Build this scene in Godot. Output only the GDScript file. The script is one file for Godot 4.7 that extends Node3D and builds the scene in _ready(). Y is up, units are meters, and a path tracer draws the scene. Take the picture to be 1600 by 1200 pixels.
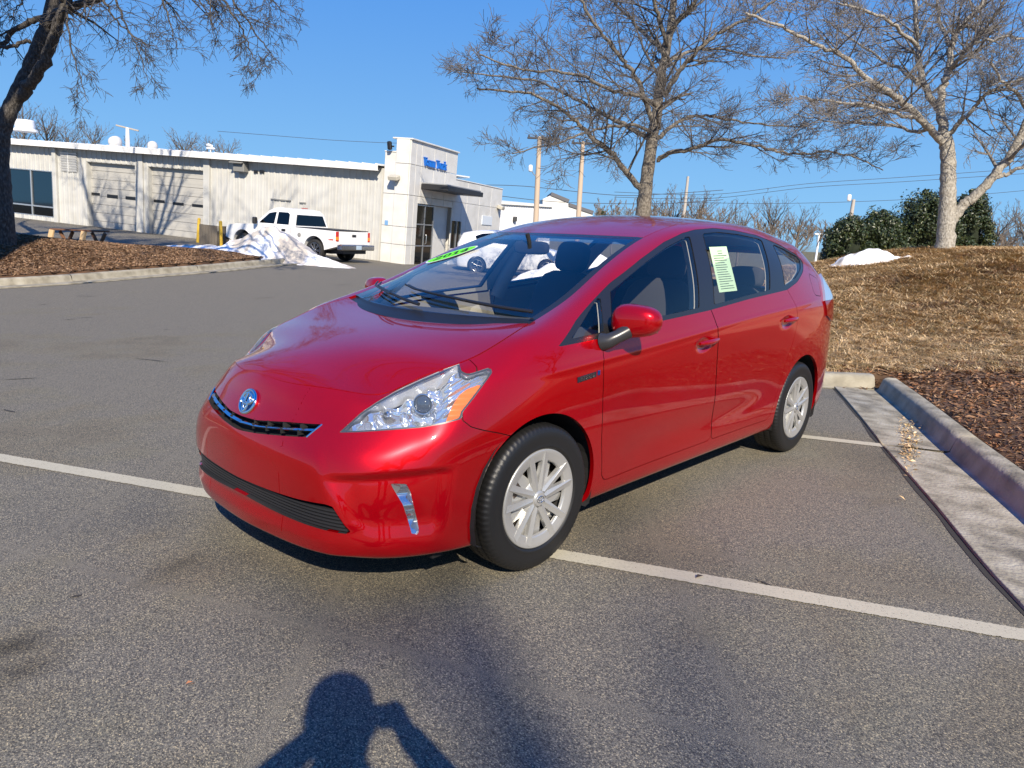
extends Node3D
# A red hatchback parked across the bay lines of a dealer's lot. Axes: x runs along the car to its nose, y up from the lot, z to the car's right.
# ---------------------------------------------------------------- mesh building
class MB:
	var v := PackedVector3Array()
	var uv := PackedVector2Array()
	var ix := PackedInt32Array()
	var c := PackedColorArray()
	var nn := PackedVector3Array()
	func p(a: Vector3, u := Vector2.ZERO) -> int:
		v.append(a)
		uv.append(u)
		return v.size() - 1
	func t(a: int, b: int, d: int) -> void:
		ix.append(a)
		ix.append(b)
		ix.append(d)
	func q(a: int, b: int, d: int, e: int) -> void:
		t(a, b, d)
		t(a, d, e)
	# a flat convex face whose front looks along out
	func face(pts: Array, out: Vector3) -> void:
		var n: Vector3 = (pts[2] - pts[0]).cross(pts[1] - pts[0])
		if pts.size() > 3:
			n += (pts[3] - pts[0]).cross(pts[2] - pts[0])
		var i0 := v.size()
		for k in pts:
			p(k)
		for k in range(1, pts.size() - 1):
			if n.dot(out) >= 0.0:
				t(i0, i0 + k, i0 + k + 1)
			else:
				t(i0, i0 + k + 1, i0 + k)
	func box(at: Vector3, size: Vector3, basis := Basis(), b := 0.0) -> void:
		hexa(Transform3D(basis, at), size, b)
	func hexa(xf: Transform3D, size: Vector3, b: float) -> void:
		var h := size * 0.5
		b = minf(b, minf(h.x, minf(h.y, h.z)) * 0.9)
		var ax := [Vector3.RIGHT, Vector3.UP, Vector3.BACK]
		var pt := func(s: Vector3, axis: int) -> Vector3:
			var k := Vector3(s.x * (h.x - b), s.y * (h.y - b), s.z * (h.z - b))
			k[axis] = s[axis] * h[axis]
			return xf * k
		for a in 3:
			var a1 := (a + 1) % 3
			var a2 := (a + 2) % 3
			for sg in [-1.0, 1.0]:
				var ring := []
				for o in [[-1.0, -1.0], [1.0, -1.0], [1.0, 1.0], [-1.0, 1.0]]:
					var s := Vector3()
					s[a] = sg
					s[a1] = o[0]
					s[a2] = o[1]
					ring.append(pt.call(s, a))
				face(ring, xf.basis * (ax[a] * sg))
		if b <= 0.0:
			return
		for a in 3:
			var a1 := (a + 1) % 3
			var a2 := (a + 2) % 3
			for o in [[-1.0, -1.0], [1.0, -1.0], [1.0, 1.0], [-1.0, 1.0]]:
				var s := Vector3()
				s[a1] = o[0]
				s[a2] = o[1]
				var lo := s
				lo[a] = -1.0
				var hi := s
				hi[a] = 1.0
				face([pt.call(lo, a1), pt.call(hi, a1), pt.call(hi, a2), pt.call(lo, a2)], xf.basis * s)
		for x in [-1.0, 1.0]:
			for y in [-1.0, 1.0]:
				for z in [-1.0, 1.0]:
					var s := Vector3(x, y, z)
					face([pt.call(s, 0), pt.call(s, 1), pt.call(s, 2)], xf.basis * s)
	# a round bar along a path; radius per point
	func tube(path: Array, rad: Array, sides := 8, caps := true) -> void:
		var n := path.size()
		var i0 := v.size()
		var side := Vector3.UP
		var dir0: Vector3 = (path[1] - path[0]).normalized()
		if absf(dir0.y) > 0.9:
			side = Vector3.RIGHT
		for i in n:
			var d: Vector3 = (path[mini(i + 1, n - 1)] - path[maxi(i - 1, 0)]).normalized()
			side = (side - d * side.dot(d)).normalized()
			var w := d.cross(side)
			for k in sides:
				var an := TAU * k / sides
				p(path[i] + (side * cos(an) + w * sin(an)) * rad[i], Vector2(float(k) / sides, i))
		for i in n - 1:
			for k in sides:
				var a := i0 + i * sides + k
				var b := i0 + i * sides + (k + 1) % sides
				q(a, a + sides, b + sides, b)
		if caps:
			for e in 2:
				var j := i0 + (n - 1) * sides * e
				var m := p(path[(n - 1) * e])
				for k in sides:
					var a := p(v[j + k])
					var b := p(v[j + (k + 1) % sides])
					if e == 1:
						t(m, b, a)
					else:
						t(m, a, b)
	# a profile of (radius, height along z) turned about the z axis of xf
	func lathe(prof: Array, seg: int, xf: Transform3D, wob: Variant = null) -> void:
		var i0 := v.size()
		var n := prof.size()
		for i in n:
			for k in seg:
				var an := TAU * k / seg
				var r: float = prof[i].x
				if wob != null:
					r = wob.call(i, k, r)
				p(xf * Vector3(cos(an) * r, sin(an) * r, prof[i].y), Vector2(float(k) / seg, float(i) / n))
		for i in n - 1:
			for k in seg:
				var a := i0 + i * seg + k
				var b := i0 + i * seg + (k + 1) % seg
				q(a, b, b + seg, a + seg)
	# a flat outline (x, y) given thickness along z of xf, front at +z
	func slab(poly: PackedVector2Array, depth: float, xf: Transform3D) -> void:
		if Geometry2D.is_polygon_clockwise(poly):
			poly = poly.duplicate()
			poly.reverse()
		var tri := Geometry2D.triangulate_polygon(poly)
		for i in range(0, tri.size(), 3):
			var a := poly[tri[i]]
			var b := poly[tri[i + 1]]
			var d := poly[tri[i + 2]]
			for z in [0.0, depth]:
				face([xf * Vector3(a.x, a.y, z), xf * Vector3(b.x, b.y, z), xf * Vector3(d.x, d.y, z)], xf.basis.z * (1.0 if z > 0 else -1.0))
		var n := poly.size()
		for i in n:
			var a := poly[i]
			var b := poly[(i + 1) % n]
			face([xf * Vector3(a.x, a.y, 0), xf * Vector3(b.x, b.y, 0), xf * Vector3(b.x, b.y, depth), xf * Vector3(a.x, a.y, depth)], xf.basis * Vector3(b.y - a.y, a.x - b.x, 0))
	func mesh(m: Material) -> ArrayMesh:
		var n := PackedVector3Array()
		if nn.size() == v.size():
			n = nn
		else:
			n.resize(v.size())
			for i in range(0, ix.size(), 3):
				var a := v[ix[i]]
				var f := (v[ix[i + 2]] - a).cross(v[ix[i + 1]] - a)
				n[ix[i]] += f
				n[ix[i + 1]] += f
				n[ix[i + 2]] += f
			for i in n.size():
				n[i] = n[i].normalized() if n[i].length_squared() > 1e-24 else Vector3.UP
		var ar := []
		ar.resize(Mesh.ARRAY_MAX)
		ar[Mesh.ARRAY_VERTEX] = v
		ar[Mesh.ARRAY_NORMAL] = n
		if uv.size() == v.size():
			ar[Mesh.ARRAY_TEX_UV] = uv
		if c.size() == v.size():
			ar[Mesh.ARRAY_COLOR] = c
		ar[Mesh.ARRAY_INDEX] = ix
		var am := ArrayMesh.new()
		am.add_surface_from_arrays(Mesh.PRIMITIVE_TRIANGLES, ar)
		am.surface_set_material(0, m)
		return am

# ---------------------------------------------------------------- naming
var used := {}
func numbered(called: String) -> String:
	var n: int = used.get(called, 0)
	used[called] = n + 1
	return called if n == 0 else "%s_%03d" % [called, n]

func thing(called: String, label: String, category: String, at := Vector3.ZERO, turn := 0.0, group := "") -> Node3D:
	var o := Node3D.new()
	o.name = numbered(called)
	add_child(o, true)
	o.position = at
	o.rotation.y = turn
	return tag(o, label, category, group)

func tag(o: Node3D, label: String, category := "", group := "") -> Node3D:
	o.set_meta("label", label)
	if category:
		o.set_meta("category", category)
	if group:
		o.set_meta("group", group)
	return o

func obj(called: String, mb: MB, m: Material, parent: Node = null) -> MeshInstance3D:
	var o := MeshInstance3D.new()
	if parent == null:
		parent = self
		called = numbered(called)
	o.name = called
	if mb.ix.size():
		o.mesh = mb.mesh(m)
	parent.add_child(o, true)
	return o

func struct(called: String, mb: MB, m: Material, parent: Node = null) -> MeshInstance3D:
	var o := obj(called, mb, m, parent)
	if parent == null:
		o.set_meta("kind", "structure")
	return o

func part_at(called: String, mb: MB, m: Material, parent: Node, at: Vector3) -> MeshInstance3D:
	var o := obj(called, mb, m, parent)
	o.position = at
	return o

# ---------------------------------------------------------------- the camera's place, used to find where things stand
const CAM := Vector3(2.27860, 1.39931, -2.73273)
const FOCAL := 1140.0
var cam_basis: Basis
const FWD := Vector3(-0.741939, 0, 0.670467)
const RGT := Vector3(-0.670467, 0, -0.741939)

func ray(px: float, py: float) -> Vector3:
	return cam_basis * Vector3((px - 800.0) / FOCAL, -(py - 600.0) / FOCAL, -1.0)

func at(px: float, py: float, depth: float) -> Vector3:
	return CAM + ray(px, py) * depth

func hit(px: float, py: float, o: Vector3, n: Vector3) -> Vector3:
	var d := ray(px, py)
	return CAM + d * ((o - CAM).dot(n) / d.dot(n))

# r metres right of and d metres ahead of where the photographer stands, h above the lot
func lot(r: float, d: float, h := 0.0) -> Vector3:
	return Vector3(CAM.x, h, CAM.z) + RGT * r + FWD * d

func rd(w: Vector3) -> Vector2:
	var k := Vector3(w.x - CAM.x, 0, w.z - CAM.z)
	return Vector2(k.dot(RGT), k.dot(FWD))

# ---------------------------------------------------------------- materials
func mat(c: Color, rough := 0.7, metal := 0.0) -> StandardMaterial3D:
	var m := StandardMaterial3D.new()
	m.albedo_color = c
	m.roughness = rough
	m.metallic = metal
	return m

func lin(r: float, g: float, b: float) -> Color:
	return Color(r, g, b).linear_to_srgb()

func glass(c: Color, alpha: float) -> StandardMaterial3D:
	var m := mat(Color(c, alpha), 0.02)
	m.transparency = BaseMaterial3D.TRANSPARENCY_ALPHA
	m.cull_mode = BaseMaterial3D.CULL_DISABLED
	return m

func noise_tex(size: int, freq: float, oct: int, sd: int, ramp: Array, type := FastNoiseLite.TYPE_SIMPLEX_SMOOTH) -> ImageTexture:
	var f := FastNoiseLite.new()
	f.seed = sd
	f.frequency = freq
	f.noise_type = type
	f.fractal_octaves = oct
	var im := f.get_seamless_image(size, size)
	var out := Image.create(size, size, false, Image.FORMAT_RGB8)
	var g := Gradient.new()
	g.offsets = PackedFloat32Array(ramp.map(func(k): return k[0]))
	g.colors = PackedColorArray(ramp.map(func(k): return k[1]))
	var lut := []
	for i in 256:
		lut.append(g.sample(i / 255.0))
	for y in size:
		for x in size:
			out.set_pixel(x, y, lut[int(im.get_pixel(x, y).r * 255.0)])
	return ImageTexture.create_from_image(out)

func tri_world(m: StandardMaterial3D, scale: float) -> StandardMaterial3D:
	m.uv1_triplanar = true
	m.uv1_world_triplanar = true
	m.uv1_scale = Vector3.ONE * scale
	return m

# ---------------------------------------------------------------- build
func _ready() -> void:
	var cam := Camera3D.new()
	cam.name = "camera"
	cam.fov = rad_to_deg(2.0 * atan(600.0 / FOCAL))
	cam.near = 0.05
	cam.far = 3000.0
	cam_basis = Basis.from_euler(Vector3(-0.19634695, 2.30567946, 0.04179616))
	cam.transform = Transform3D(cam_basis, CAM)
	add_child(cam)
	cam.current = true
	var env := Environment.new()
	env.background_mode = Environment.BG_SKY
	env.tonemap_mode = Environment.TONE_MAPPER_LINEAR
	env.tonemap_exposure = 1.55
	env.sdfgi_enabled = true
	env.ssao_enabled = true
	env.ssil_enabled = true
	var sm := ProceduralSkyMaterial.new()
	sm.sky_top_color = Color(0.02, 0.355, 0.69)
	sm.sky_horizon_color = Color(0.452, 0.629, 0.754)
	sm.sky_curve = 0.20
	sm.ground_bottom_color = Color(0.32, 0.31, 0.29)
	sm.ground_horizon_color = Color(0.5, 0.5, 0.48)
	sm.sky_energy_multiplier = 1.07
	var sky := Sky.new()
	sky.sky_material = sm
	env.sky = sky
	var we := WorldEnvironment.new()
	we.name = "surroundings"
	we.environment = env
	add_child(we)
	var sun := DirectionalLight3D.new()
	sun.name = "sun"
	sun.light_color = Color(1.0, 0.95, 0.87)
	sun.light_energy = 1.6
	sun.light_angular_distance = 0.5
	sun.shadow_enabled = true
	add_child(sun)
	var az := deg_to_rad(-55.0)
	var el := deg_to_rad(34.5)
	var to_sun := Vector3(cos(az) * cos(el), sin(el), sin(az) * cos(el))
	sun.basis = Basis.looking_at(-to_sun, Vector3.UP)
	build_all()

func build_all() -> void:
	var t0 := Time.get_ticks_msec()
	build_ground()
	print("ground ", Time.get_ticks_msec() - t0)
	build_garage()
	build_car()
	print("car ", Time.get_ticks_msec() - t0)
	build_truck()
	small_vehicles_and_snow()
	print("vehicles ", Time.get_ticks_msec() - t0)
	build_trees()
	far_trees()
	print("trees ", Time.get_ticks_msec() - t0)
	poles()
	figure()
	print("all ", Time.get_ticks_msec() - t0)

# ---------------------------------------------------------------- the body of the red car: a net of sections from the middle of the nose round to the middle of the tail
# 24 sections of 14 points (x, y, distance left of the middle), from the bottom edge up to the edge of bonnet, windscreen and roof
const NET := [
0.78,0.185,0,0.855,0.19,0,0.882,0.225,0,0.893,0.29,0,0.899,0.36,0,0.904,0.43,0,0.906,0.51,0,0.902,0.58,0,0.888,0.635,0,0.862,0.68,0,0.838,0.72,0,0.821,0.757,0,0.806,0.789,0,0.791,0.812,0,
	0.77,0.185,0.18,0.845,0.19,0.19,0.872,0.225,0.2,0.883,0.29,0.205,0.889,0.36,0.205,0.894,0.43,0.205,0.895,0.51,0.205,0.89,0.58,0.2,0.875,0.637,0.19,0.849,0.684,0.18,0.826,0.723,0.17,0.811,0.758,0.16,0.797,0.786,0.15,0.783,0.806,0.14,
	0.745,0.185,0.34,0.82,0.19,0.385,0.847,0.225,0.4,0.858,0.29,0.41,0.863,0.36,0.41,0.867,0.43,0.41,0.867,0.51,0.405,0.858,0.58,0.395,0.838,0.635,0.38,0.815,0.68,0.36,0.798,0.718,0.335,0.783,0.753,0.315,0.77,0.783,0.29,0.757,0.806,0.27,
	0.695,0.185,0.5,0.762,0.19,0.54,0.79,0.225,0.56,0.8,0.29,0.57,0.805,0.36,0.575,0.81,0.43,0.572,0.808,0.51,0.56,0.795,0.58,0.542,0.773,0.633,0.522,0.752,0.674,0.502,0.735,0.71,0.482,0.72,0.743,0.462,0.705,0.775,0.44,0.688,0.802,0.418,
	0.62,0.185,0.615,0.675,0.19,0.652,0.702,0.225,0.672,0.71,0.29,0.68,0.714,0.36,0.683,0.72,0.43,0.679,0.716,0.51,0.668,0.702,0.58,0.654,0.68,0.628,0.638,0.66,0.665,0.622,0.642,0.7,0.604,0.624,0.737,0.582,0.604,0.773,0.557,0.584,0.793,0.532,
	0.52,0.185,0.69,0.565,0.19,0.725,0.588,0.225,0.745,0.595,0.29,0.752,0.6,0.36,0.755,0.605,0.43,0.755,0.602,0.51,0.748,0.588,0.585,0.738,0.568,0.64,0.728,0.547,0.686,0.712,0.527,0.733,0.692,0.506,0.782,0.664,0.482,0.826,0.628,0.458,0.845,0.588,
	0.39,0.19,0.755,0.43,0.195,0.787,0.45,0.225,0.805,0.455,0.29,0.812,0.46,0.36,0.815,0.462,0.43,0.816,0.46,0.51,0.814,0.455,0.592,0.81,0.445,0.655,0.803,0.428,0.71,0.79,0.41,0.765,0.772,0.39,0.824,0.747,0.365,0.88,0.71,0.34,0.902,0.67,
	0.27,0.195,0.78,0.265,0.2,0.82,0.261,0.23,0.838,0.256,0.295,0.848,0.252,0.365,0.853,0.247,0.44,0.855,0.242,0.53,0.855,0.238,0.62,0.855,0.233,0.69,0.85,0.228,0.755,0.84,0.224,0.815,0.825,0.219,0.872,0.8,0.215,0.915,0.75,0.21,0.945,0.7,
	0.08,0.2,0.8,0.078,0.205,0.838,0.075,0.24,0.855,0.073,0.305,0.864,0.071,0.38,0.869,0.068,0.46,0.871,0.066,0.55,0.872,0.064,0.645,0.872,0.062,0.725,0.868,0.059,0.8,0.86,0.057,0.87,0.845,0.055,0.937,0.815,0.052,0.986,0.765,0.05,1.003,0.7,
	-0.14,0.2,0.79,-0.138,0.208,0.832,-0.135,0.25,0.855,-0.133,0.32,0.866,-0.131,0.4,0.872,-0.128,0.49,0.876,-0.126,0.585,0.878,-0.124,0.685,0.878,-0.122,0.78,0.875,-0.119,0.87,0.866,-0.117,0.942,0.846,-0.115,1.007,0.802,-0.112,1.042,0.74,-0.11,1.045,0.67,
	-0.37,0.2,0.77,-0.37,0.21,0.825,-0.37,0.26,0.852,-0.37,0.34,0.864,-0.37,0.43,0.872,-0.37,0.53,0.877,-0.37,0.63,0.88,-0.37,0.735,0.881,-0.37,0.84,0.877,-0.37,0.935,0.862,-0.37,1.007,0.828,-0.37,1.077,0.775,-0.37,1.124,0.715,-0.37,1.132,0.648,
	-0.62,0.2,0.76,-0.62,0.212,0.823,-0.62,0.27,0.85,-0.62,0.36,0.862,-0.62,0.46,0.871,-0.62,0.565,0.877,-0.62,0.675,0.881,-0.62,0.785,0.883,-0.62,0.89,0.878,-0.62,0.985,0.856,-0.62,1.07,0.815,-0.62,1.16,0.75,-0.62,1.223,0.685,-0.62,1.238,0.612,
	-0.88,0.2,0.76,-0.88,0.213,0.823,-0.88,0.275,0.849,-0.88,0.375,0.861,-0.88,0.48,0.871,-0.88,0.595,0.878,-0.88,0.71,0.882,-0.88,0.825,0.884,-0.88,0.925,0.878,-0.88,1.02,0.85,-0.88,1.128,0.803,-0.88,1.244,0.728,-0.88,1.324,0.655,-0.88,1.346,0.578,
	-1.15,0.2,0.76,-1.15,0.214,0.823,-1.15,0.28,0.849,-1.15,0.385,0.861,-1.15,0.5,0.871,-1.15,0.615,0.878,-1.15,0.735,0.882,-1.15,0.85,0.885,-1.15,0.95,0.88,-1.15,1.045,0.848,-1.15,1.175,0.795,-1.15,1.315,0.708,-1.15,1.405,0.63,-1.15,1.437,0.55,
	-1.48,0.2,0.76,-1.48,0.215,0.823,-1.48,0.285,0.849,-1.48,0.39,0.861,-1.48,0.505,0.871,-1.48,0.625,0.878,-1.48,0.745,0.882,-1.48,0.865,0.886,-1.48,0.967,0.881,-1.48,1.065,0.846,-1.48,1.215,0.786,-1.48,1.375,0.696,-1.48,1.478,0.62,-1.48,1.512,0.54,
	-1.85,0.2,0.76,-1.85,0.216,0.823,-1.85,0.285,0.849,-1.85,0.39,0.861,-1.85,0.505,0.871,-1.85,0.63,0.878,-1.85,0.755,0.882,-1.85,0.88,0.886,-1.85,0.985,0.881,-1.85,1.09,0.845,-1.85,1.245,0.782,-1.85,1.41,0.69,-1.85,1.51,0.615,-1.85,1.545,0.535,
	-2.22,0.205,0.77,-2.22,0.22,0.828,-2.22,0.29,0.853,-2.22,0.395,0.865,-2.22,0.515,0.874,-2.22,0.645,0.88,-2.22,0.775,0.884,-2.22,0.905,0.887,-2.22,1.01,0.881,-2.22,1.115,0.842,-2.22,1.268,0.778,-2.22,1.422,0.682,-2.22,1.515,0.605,-2.22,1.55,0.525,
	-2.58,0.21,0.79,-2.58,0.225,0.84,-2.58,0.295,0.864,-2.58,0.405,0.876,-2.58,0.53,0.884,-2.58,0.665,0.887,-2.58,0.8,0.889,-2.58,0.93,0.888,-2.58,1.03,0.879,-2.58,1.135,0.836,-2.58,1.28,0.768,-2.58,1.417,0.668,-2.58,1.5,0.588,-2.58,1.535,0.508,
	-2.9,0.215,0.79,-2.9,0.23,0.838,-2.9,0.3,0.862,-2.9,0.41,0.874,-2.9,0.535,0.88,-2.9,0.675,0.882,-2.9,0.815,0.882,-2.9,0.945,0.879,-2.9,1.045,0.866,-2.9,1.14,0.822,-2.9,1.27,0.752,-2.9,1.395,0.645,-2.9,1.468,0.565,-2.9,1.503,0.485,
	-3.18,0.225,0.78,-3.18,0.24,0.825,-3.18,0.31,0.848,-3.18,0.415,0.858,-3.18,0.535,0.862,-3.18,0.68,0.862,-3.18,0.82,0.86,-3.18,0.95,0.856,-3.18,1.05,0.84,-3.18,1.145,0.795,-3.18,1.26,0.725,-3.18,1.37,0.625,-3.18,1.435,0.55,-3.18,1.465,0.465,
	-3.39,0.235,0.72,-3.42,0.25,0.76,-3.44,0.32,0.785,-3.45,0.425,0.795,-3.45,0.54,0.8,-3.45,0.68,0.802,-3.44,0.82,0.802,-3.43,0.95,0.798,-3.425,1.055,0.785,-3.4,1.145,0.742,-3.37,1.25,0.668,-3.345,1.355,0.57,-3.325,1.415,0.49,-3.31,1.442,0.41,
	-3.52,0.235,0.59,-3.56,0.25,0.63,-3.58,0.32,0.65,-3.595,0.425,0.66,-3.6,0.54,0.665,-3.595,0.68,0.67,-3.575,0.82,0.67,-3.56,0.95,0.665,-3.55,1.05,0.65,-3.51,1.14,0.61,-3.46,1.245,0.55,-3.41,1.345,0.47,-3.38,1.41,0.39,-3.355,1.438,0.31,
	-3.57,0.235,0.33,-3.61,0.25,0.34,-3.63,0.32,0.35,-3.645,0.425,0.35,-3.65,0.54,0.35,-3.64,0.68,0.35,-3.62,0.82,0.35,-3.605,0.95,0.35,-3.595,1.05,0.35,-3.555,1.14,0.335,-3.5,1.245,0.3,-3.44,1.35,0.25,-3.405,1.415,0.2,-3.375,1.443,0.15,
	-3.58,0.235,0,-3.62,0.25,0,-3.64,0.32,0,-3.655,0.425,0,-3.66,0.54,0,-3.65,0.68,0,-3.63,0.82,0,-3.615,0.95,0,-3.605,1.05,0,-3.565,1.14,0,-3.51,1.245,0,-3.45,1.35,0,-3.41,1.415,0,-3.38,1.445,0
]
const NS := 24
const NK := 14
const HOOD_MID := [0.791, 0.812, 0.778, 0.825, 0.745, 0.845, 0.69, 0.868, 0.62, 0.893, 0.53, 0.917, 0.42, 0.943, 0.30, 0.968, 0.16, 0.992, 0.02, 1.011]
const TOP_MID := [0.075, 1.02, -0.17, 1.145, -0.45, 1.252, -0.73, 1.352, -0.995, 1.44, -1.4, 1.54, -1.82, 1.58, -2.2, 1.588, -2.57, 1.572, -2.88, 1.542, -3.13, 1.503, -3.28, 1.472, -3.35, 1.455, -3.37, 1.448, -3.38, 1.445]
var ctrl := []

func spline_row(pts: Array) -> Array:
	var c := pts.duplicate()
	var n := pts.size()
	for it in 30:
		var e := []
		for i in n:
			var a = c[i - 1] if i > 0 else c[0] * 2.0 - c[1]
			var b = c[i + 1] if i < n - 1 else c[n - 1] * 2.0 - c[n - 2]
			e.append((a + c[i] * 4.0 + b) / 6.0)
		for i in n:
			c[i] = c[i] + (pts[i] - e[i])
	return c

func weights(t: float) -> Array:
	var u := 1.0 - t
	return [u * u * u / 6.0, (3.0 * t * t * t - 6.0 * t * t + 4.0) / 6.0, (-3.0 * t * t * t + 3.0 * t * t + 3.0 * t + 1.0) / 6.0, t * t * t / 6.0]

func make_ctrl() -> void:
	var rows := []
	for e in range(-2, NS + 2):
		var s := absi(e)
		var sg := -1.0 if e < 0 else 1.0
		if s > NS - 1:
			s = 2 * (NS - 1) - s
			sg = -1.0
		var r := []
		for k in NK:
			var j := k * 3
			r.append(Vector3(NET[s * NK * 3 + j], NET[s * NK * 3 + j + 1], NET[s * NK * 3 + j + 2] * sg))
		rows.append(r)
	for k in NK:
		var colm := rows.map(func(r): return r[k])
		colm = spline_row(colm)
		for i in rows.size():
			rows[i][k] = colm[i]
	for r in rows:
		var c := spline_row(r)
		var g := [c[0] * 2.0 - c[1]]
		g.append_array(c)
		g.append(c[NK - 1] * 2.0 - c[NK - 2])
		ctrl.append(g)

func surf(s: float, k: float) -> Vector3:
	s += 2.0
	var i := clampi(int(s), 1, ctrl.size() - 3)
	var j := clampi(int(k), 0, NK - 2)
	var a := weights(s - i)
	var b := weights(k - j)
	var o := Vector3()
	for m in 4:
		var row: Array = ctrl[i - 1 + m]
		o += (row[j] * b[0] + row[j + 1] * b[1] + row[j + 2] * b[2] + row[j + 3] * b[3]) * a[m]
	return o

func sstep(a: float, b: float, x: float) -> float:
	var t := clampf((x - a) / (b - a), 0.0, 1.0)
	return t * t * (3.0 - 2.0 * t)

func crease_y(x: float) -> float:
	return 0.886 + (-0.387 - x) * 0.0705 + 0.008 * sstep(-0.6, -1.8, x) * sstep(-3.0, -1.8, x)

const HANDLES := [Vector2(-1.285, 0.889), Vector2(-2.37, 0.951)]
# small shaping pressed into the sheet: how far a point moves out along its normal
func press(q: Vector3) -> float:
	var o := 0.0
	if q.x < 0.25 and q.x > -3.2 and q.y > 0.78 and q.y < 1.1 and q.z > 0.6:
		var dy := q.y - crease_y(q.x)
		var f := sstep(0.2, -0.15, q.x) * sstep(-3.15, -2.6, q.x)
		o += f * 0.0036 * exp(-dy * dy / 0.00016)
		for h in HANDLES:
			var e := Vector2((q.x - h.x) / 0.088, (q.y - h.y + 0.004) / 0.043).length()
			if e < 1.0:
				o -= 0.014 * (1.0 - sstep(0.55, 1.0, e))
	if q.x < -0.3 and q.x > -2.6 and q.y < 0.62 and q.z > 0.6:
		# the long hollow low on the doors
		var w := sstep(-0.4, -0.9, q.x) * sstep(-2.45, -1.9, q.x)
		var mid := 0.40 + (-0.4 - q.x) * 0.035
		o -= 0.010 * w * exp(-pow((q.y - mid) / 0.085, 2))
	if q.x > 0.45 and q.y < 0.62 and q.y > 0.2 and q.z > 0.42:
		# the scoop beside the fog lamp
		var top := 0.535 + 0.10 * (q.z - 0.6)
		var w := sstep(top, top - 0.035, q.y) * sstep(0.24, 0.36, q.y)
		w *= sstep(0.53, 0.64, q.z + (q.y - 0.4) * 0.35) * sstep(0.475, 0.545, q.x + (q.y - 0.3) * 0.12)
		o -= 0.026 * w
	if q.x > 0.55 and q.y < 0.34:
		# the lip under the lower grille
		o += 0.016 * sstep(0.19, 0.215, q.y) * sstep(0.325, 0.255, q.y) * sstep(0.66, 0.5, q.z)
	if q.x > 0.3 and q.y > 0.22 and q.y < 0.62:
		# the flat panel between the grilles stands a little proud
		var edge := 0.50 + (0.56 - q.y) * 0.55
		o += 0.007 * (1.0 - sstep(edge - 0.03, edge + 0.02, q.z)) * sstep(0.30, 0.34, q.y) * (1.0 - sstep(0.55, 0.63, q.y))
	return o

# a sheet of mesh: p points (x, y, left), n normals, ix triangles
func wrap_mesh() -> Dictionary:
	var ns := (NS - 1) * 14 + 1
	var nk := (NK - 1) * 13 + 1
	var p := PackedVector3Array()
	p.resize(ns * nk)
	for i in ns:
		for j in nk:
			p[i * nk + j] = surf(i / 14.0, j / 13.0)
	var out := {"p": p, "n": PackedVector3Array(), "ix": PackedInt32Array()}
	for i in ns - 1:
		for j in nk - 1:
			var a := i * nk + j
			out.ix.append_array([a, a + nk, a + nk + 1, a, a + nk + 1, a + 1])
	out.n = normals(p, out.ix)
	# face outwards
	var m := (14 * 14) * nk + 60
	if out.n[m].z < 0.0:
		flip(out)
	for i in p.size():
		var o := press(p[i])
		if o != 0.0:
			p[i] += out.n[i] * o
	out.p = p
	out.n = normals(p, out.ix)
	# the middle of nose and tail face straight ahead
	for j in nk:
		out.n[j] = Vector3(out.n[j].x, out.n[j].y, 0).normalized()
	return out

func normals(p: PackedVector3Array, ix: PackedInt32Array) -> PackedVector3Array:
	var n := PackedVector3Array()
	n.resize(p.size())
	for i in range(0, ix.size(), 3):
		var a := p[ix[i]]
		var f := (p[ix[i + 1]] - a).cross(p[ix[i + 2]] - a)
		n[ix[i]] += f
		n[ix[i + 1]] += f
		n[ix[i + 2]] += f
	for i in n.size():
		n[i] = n[i].normalized()
	return n

func flip(m: Dictionary) -> void:
	for i in range(0, m.ix.size(), 3):
		var k: int = m.ix[i + 1]
		m.ix[i + 1] = m.ix[i + 2]
		m.ix[i + 2] = k
	for i in m.n.size():
		m.n[i] = -m.n[i]

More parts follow.
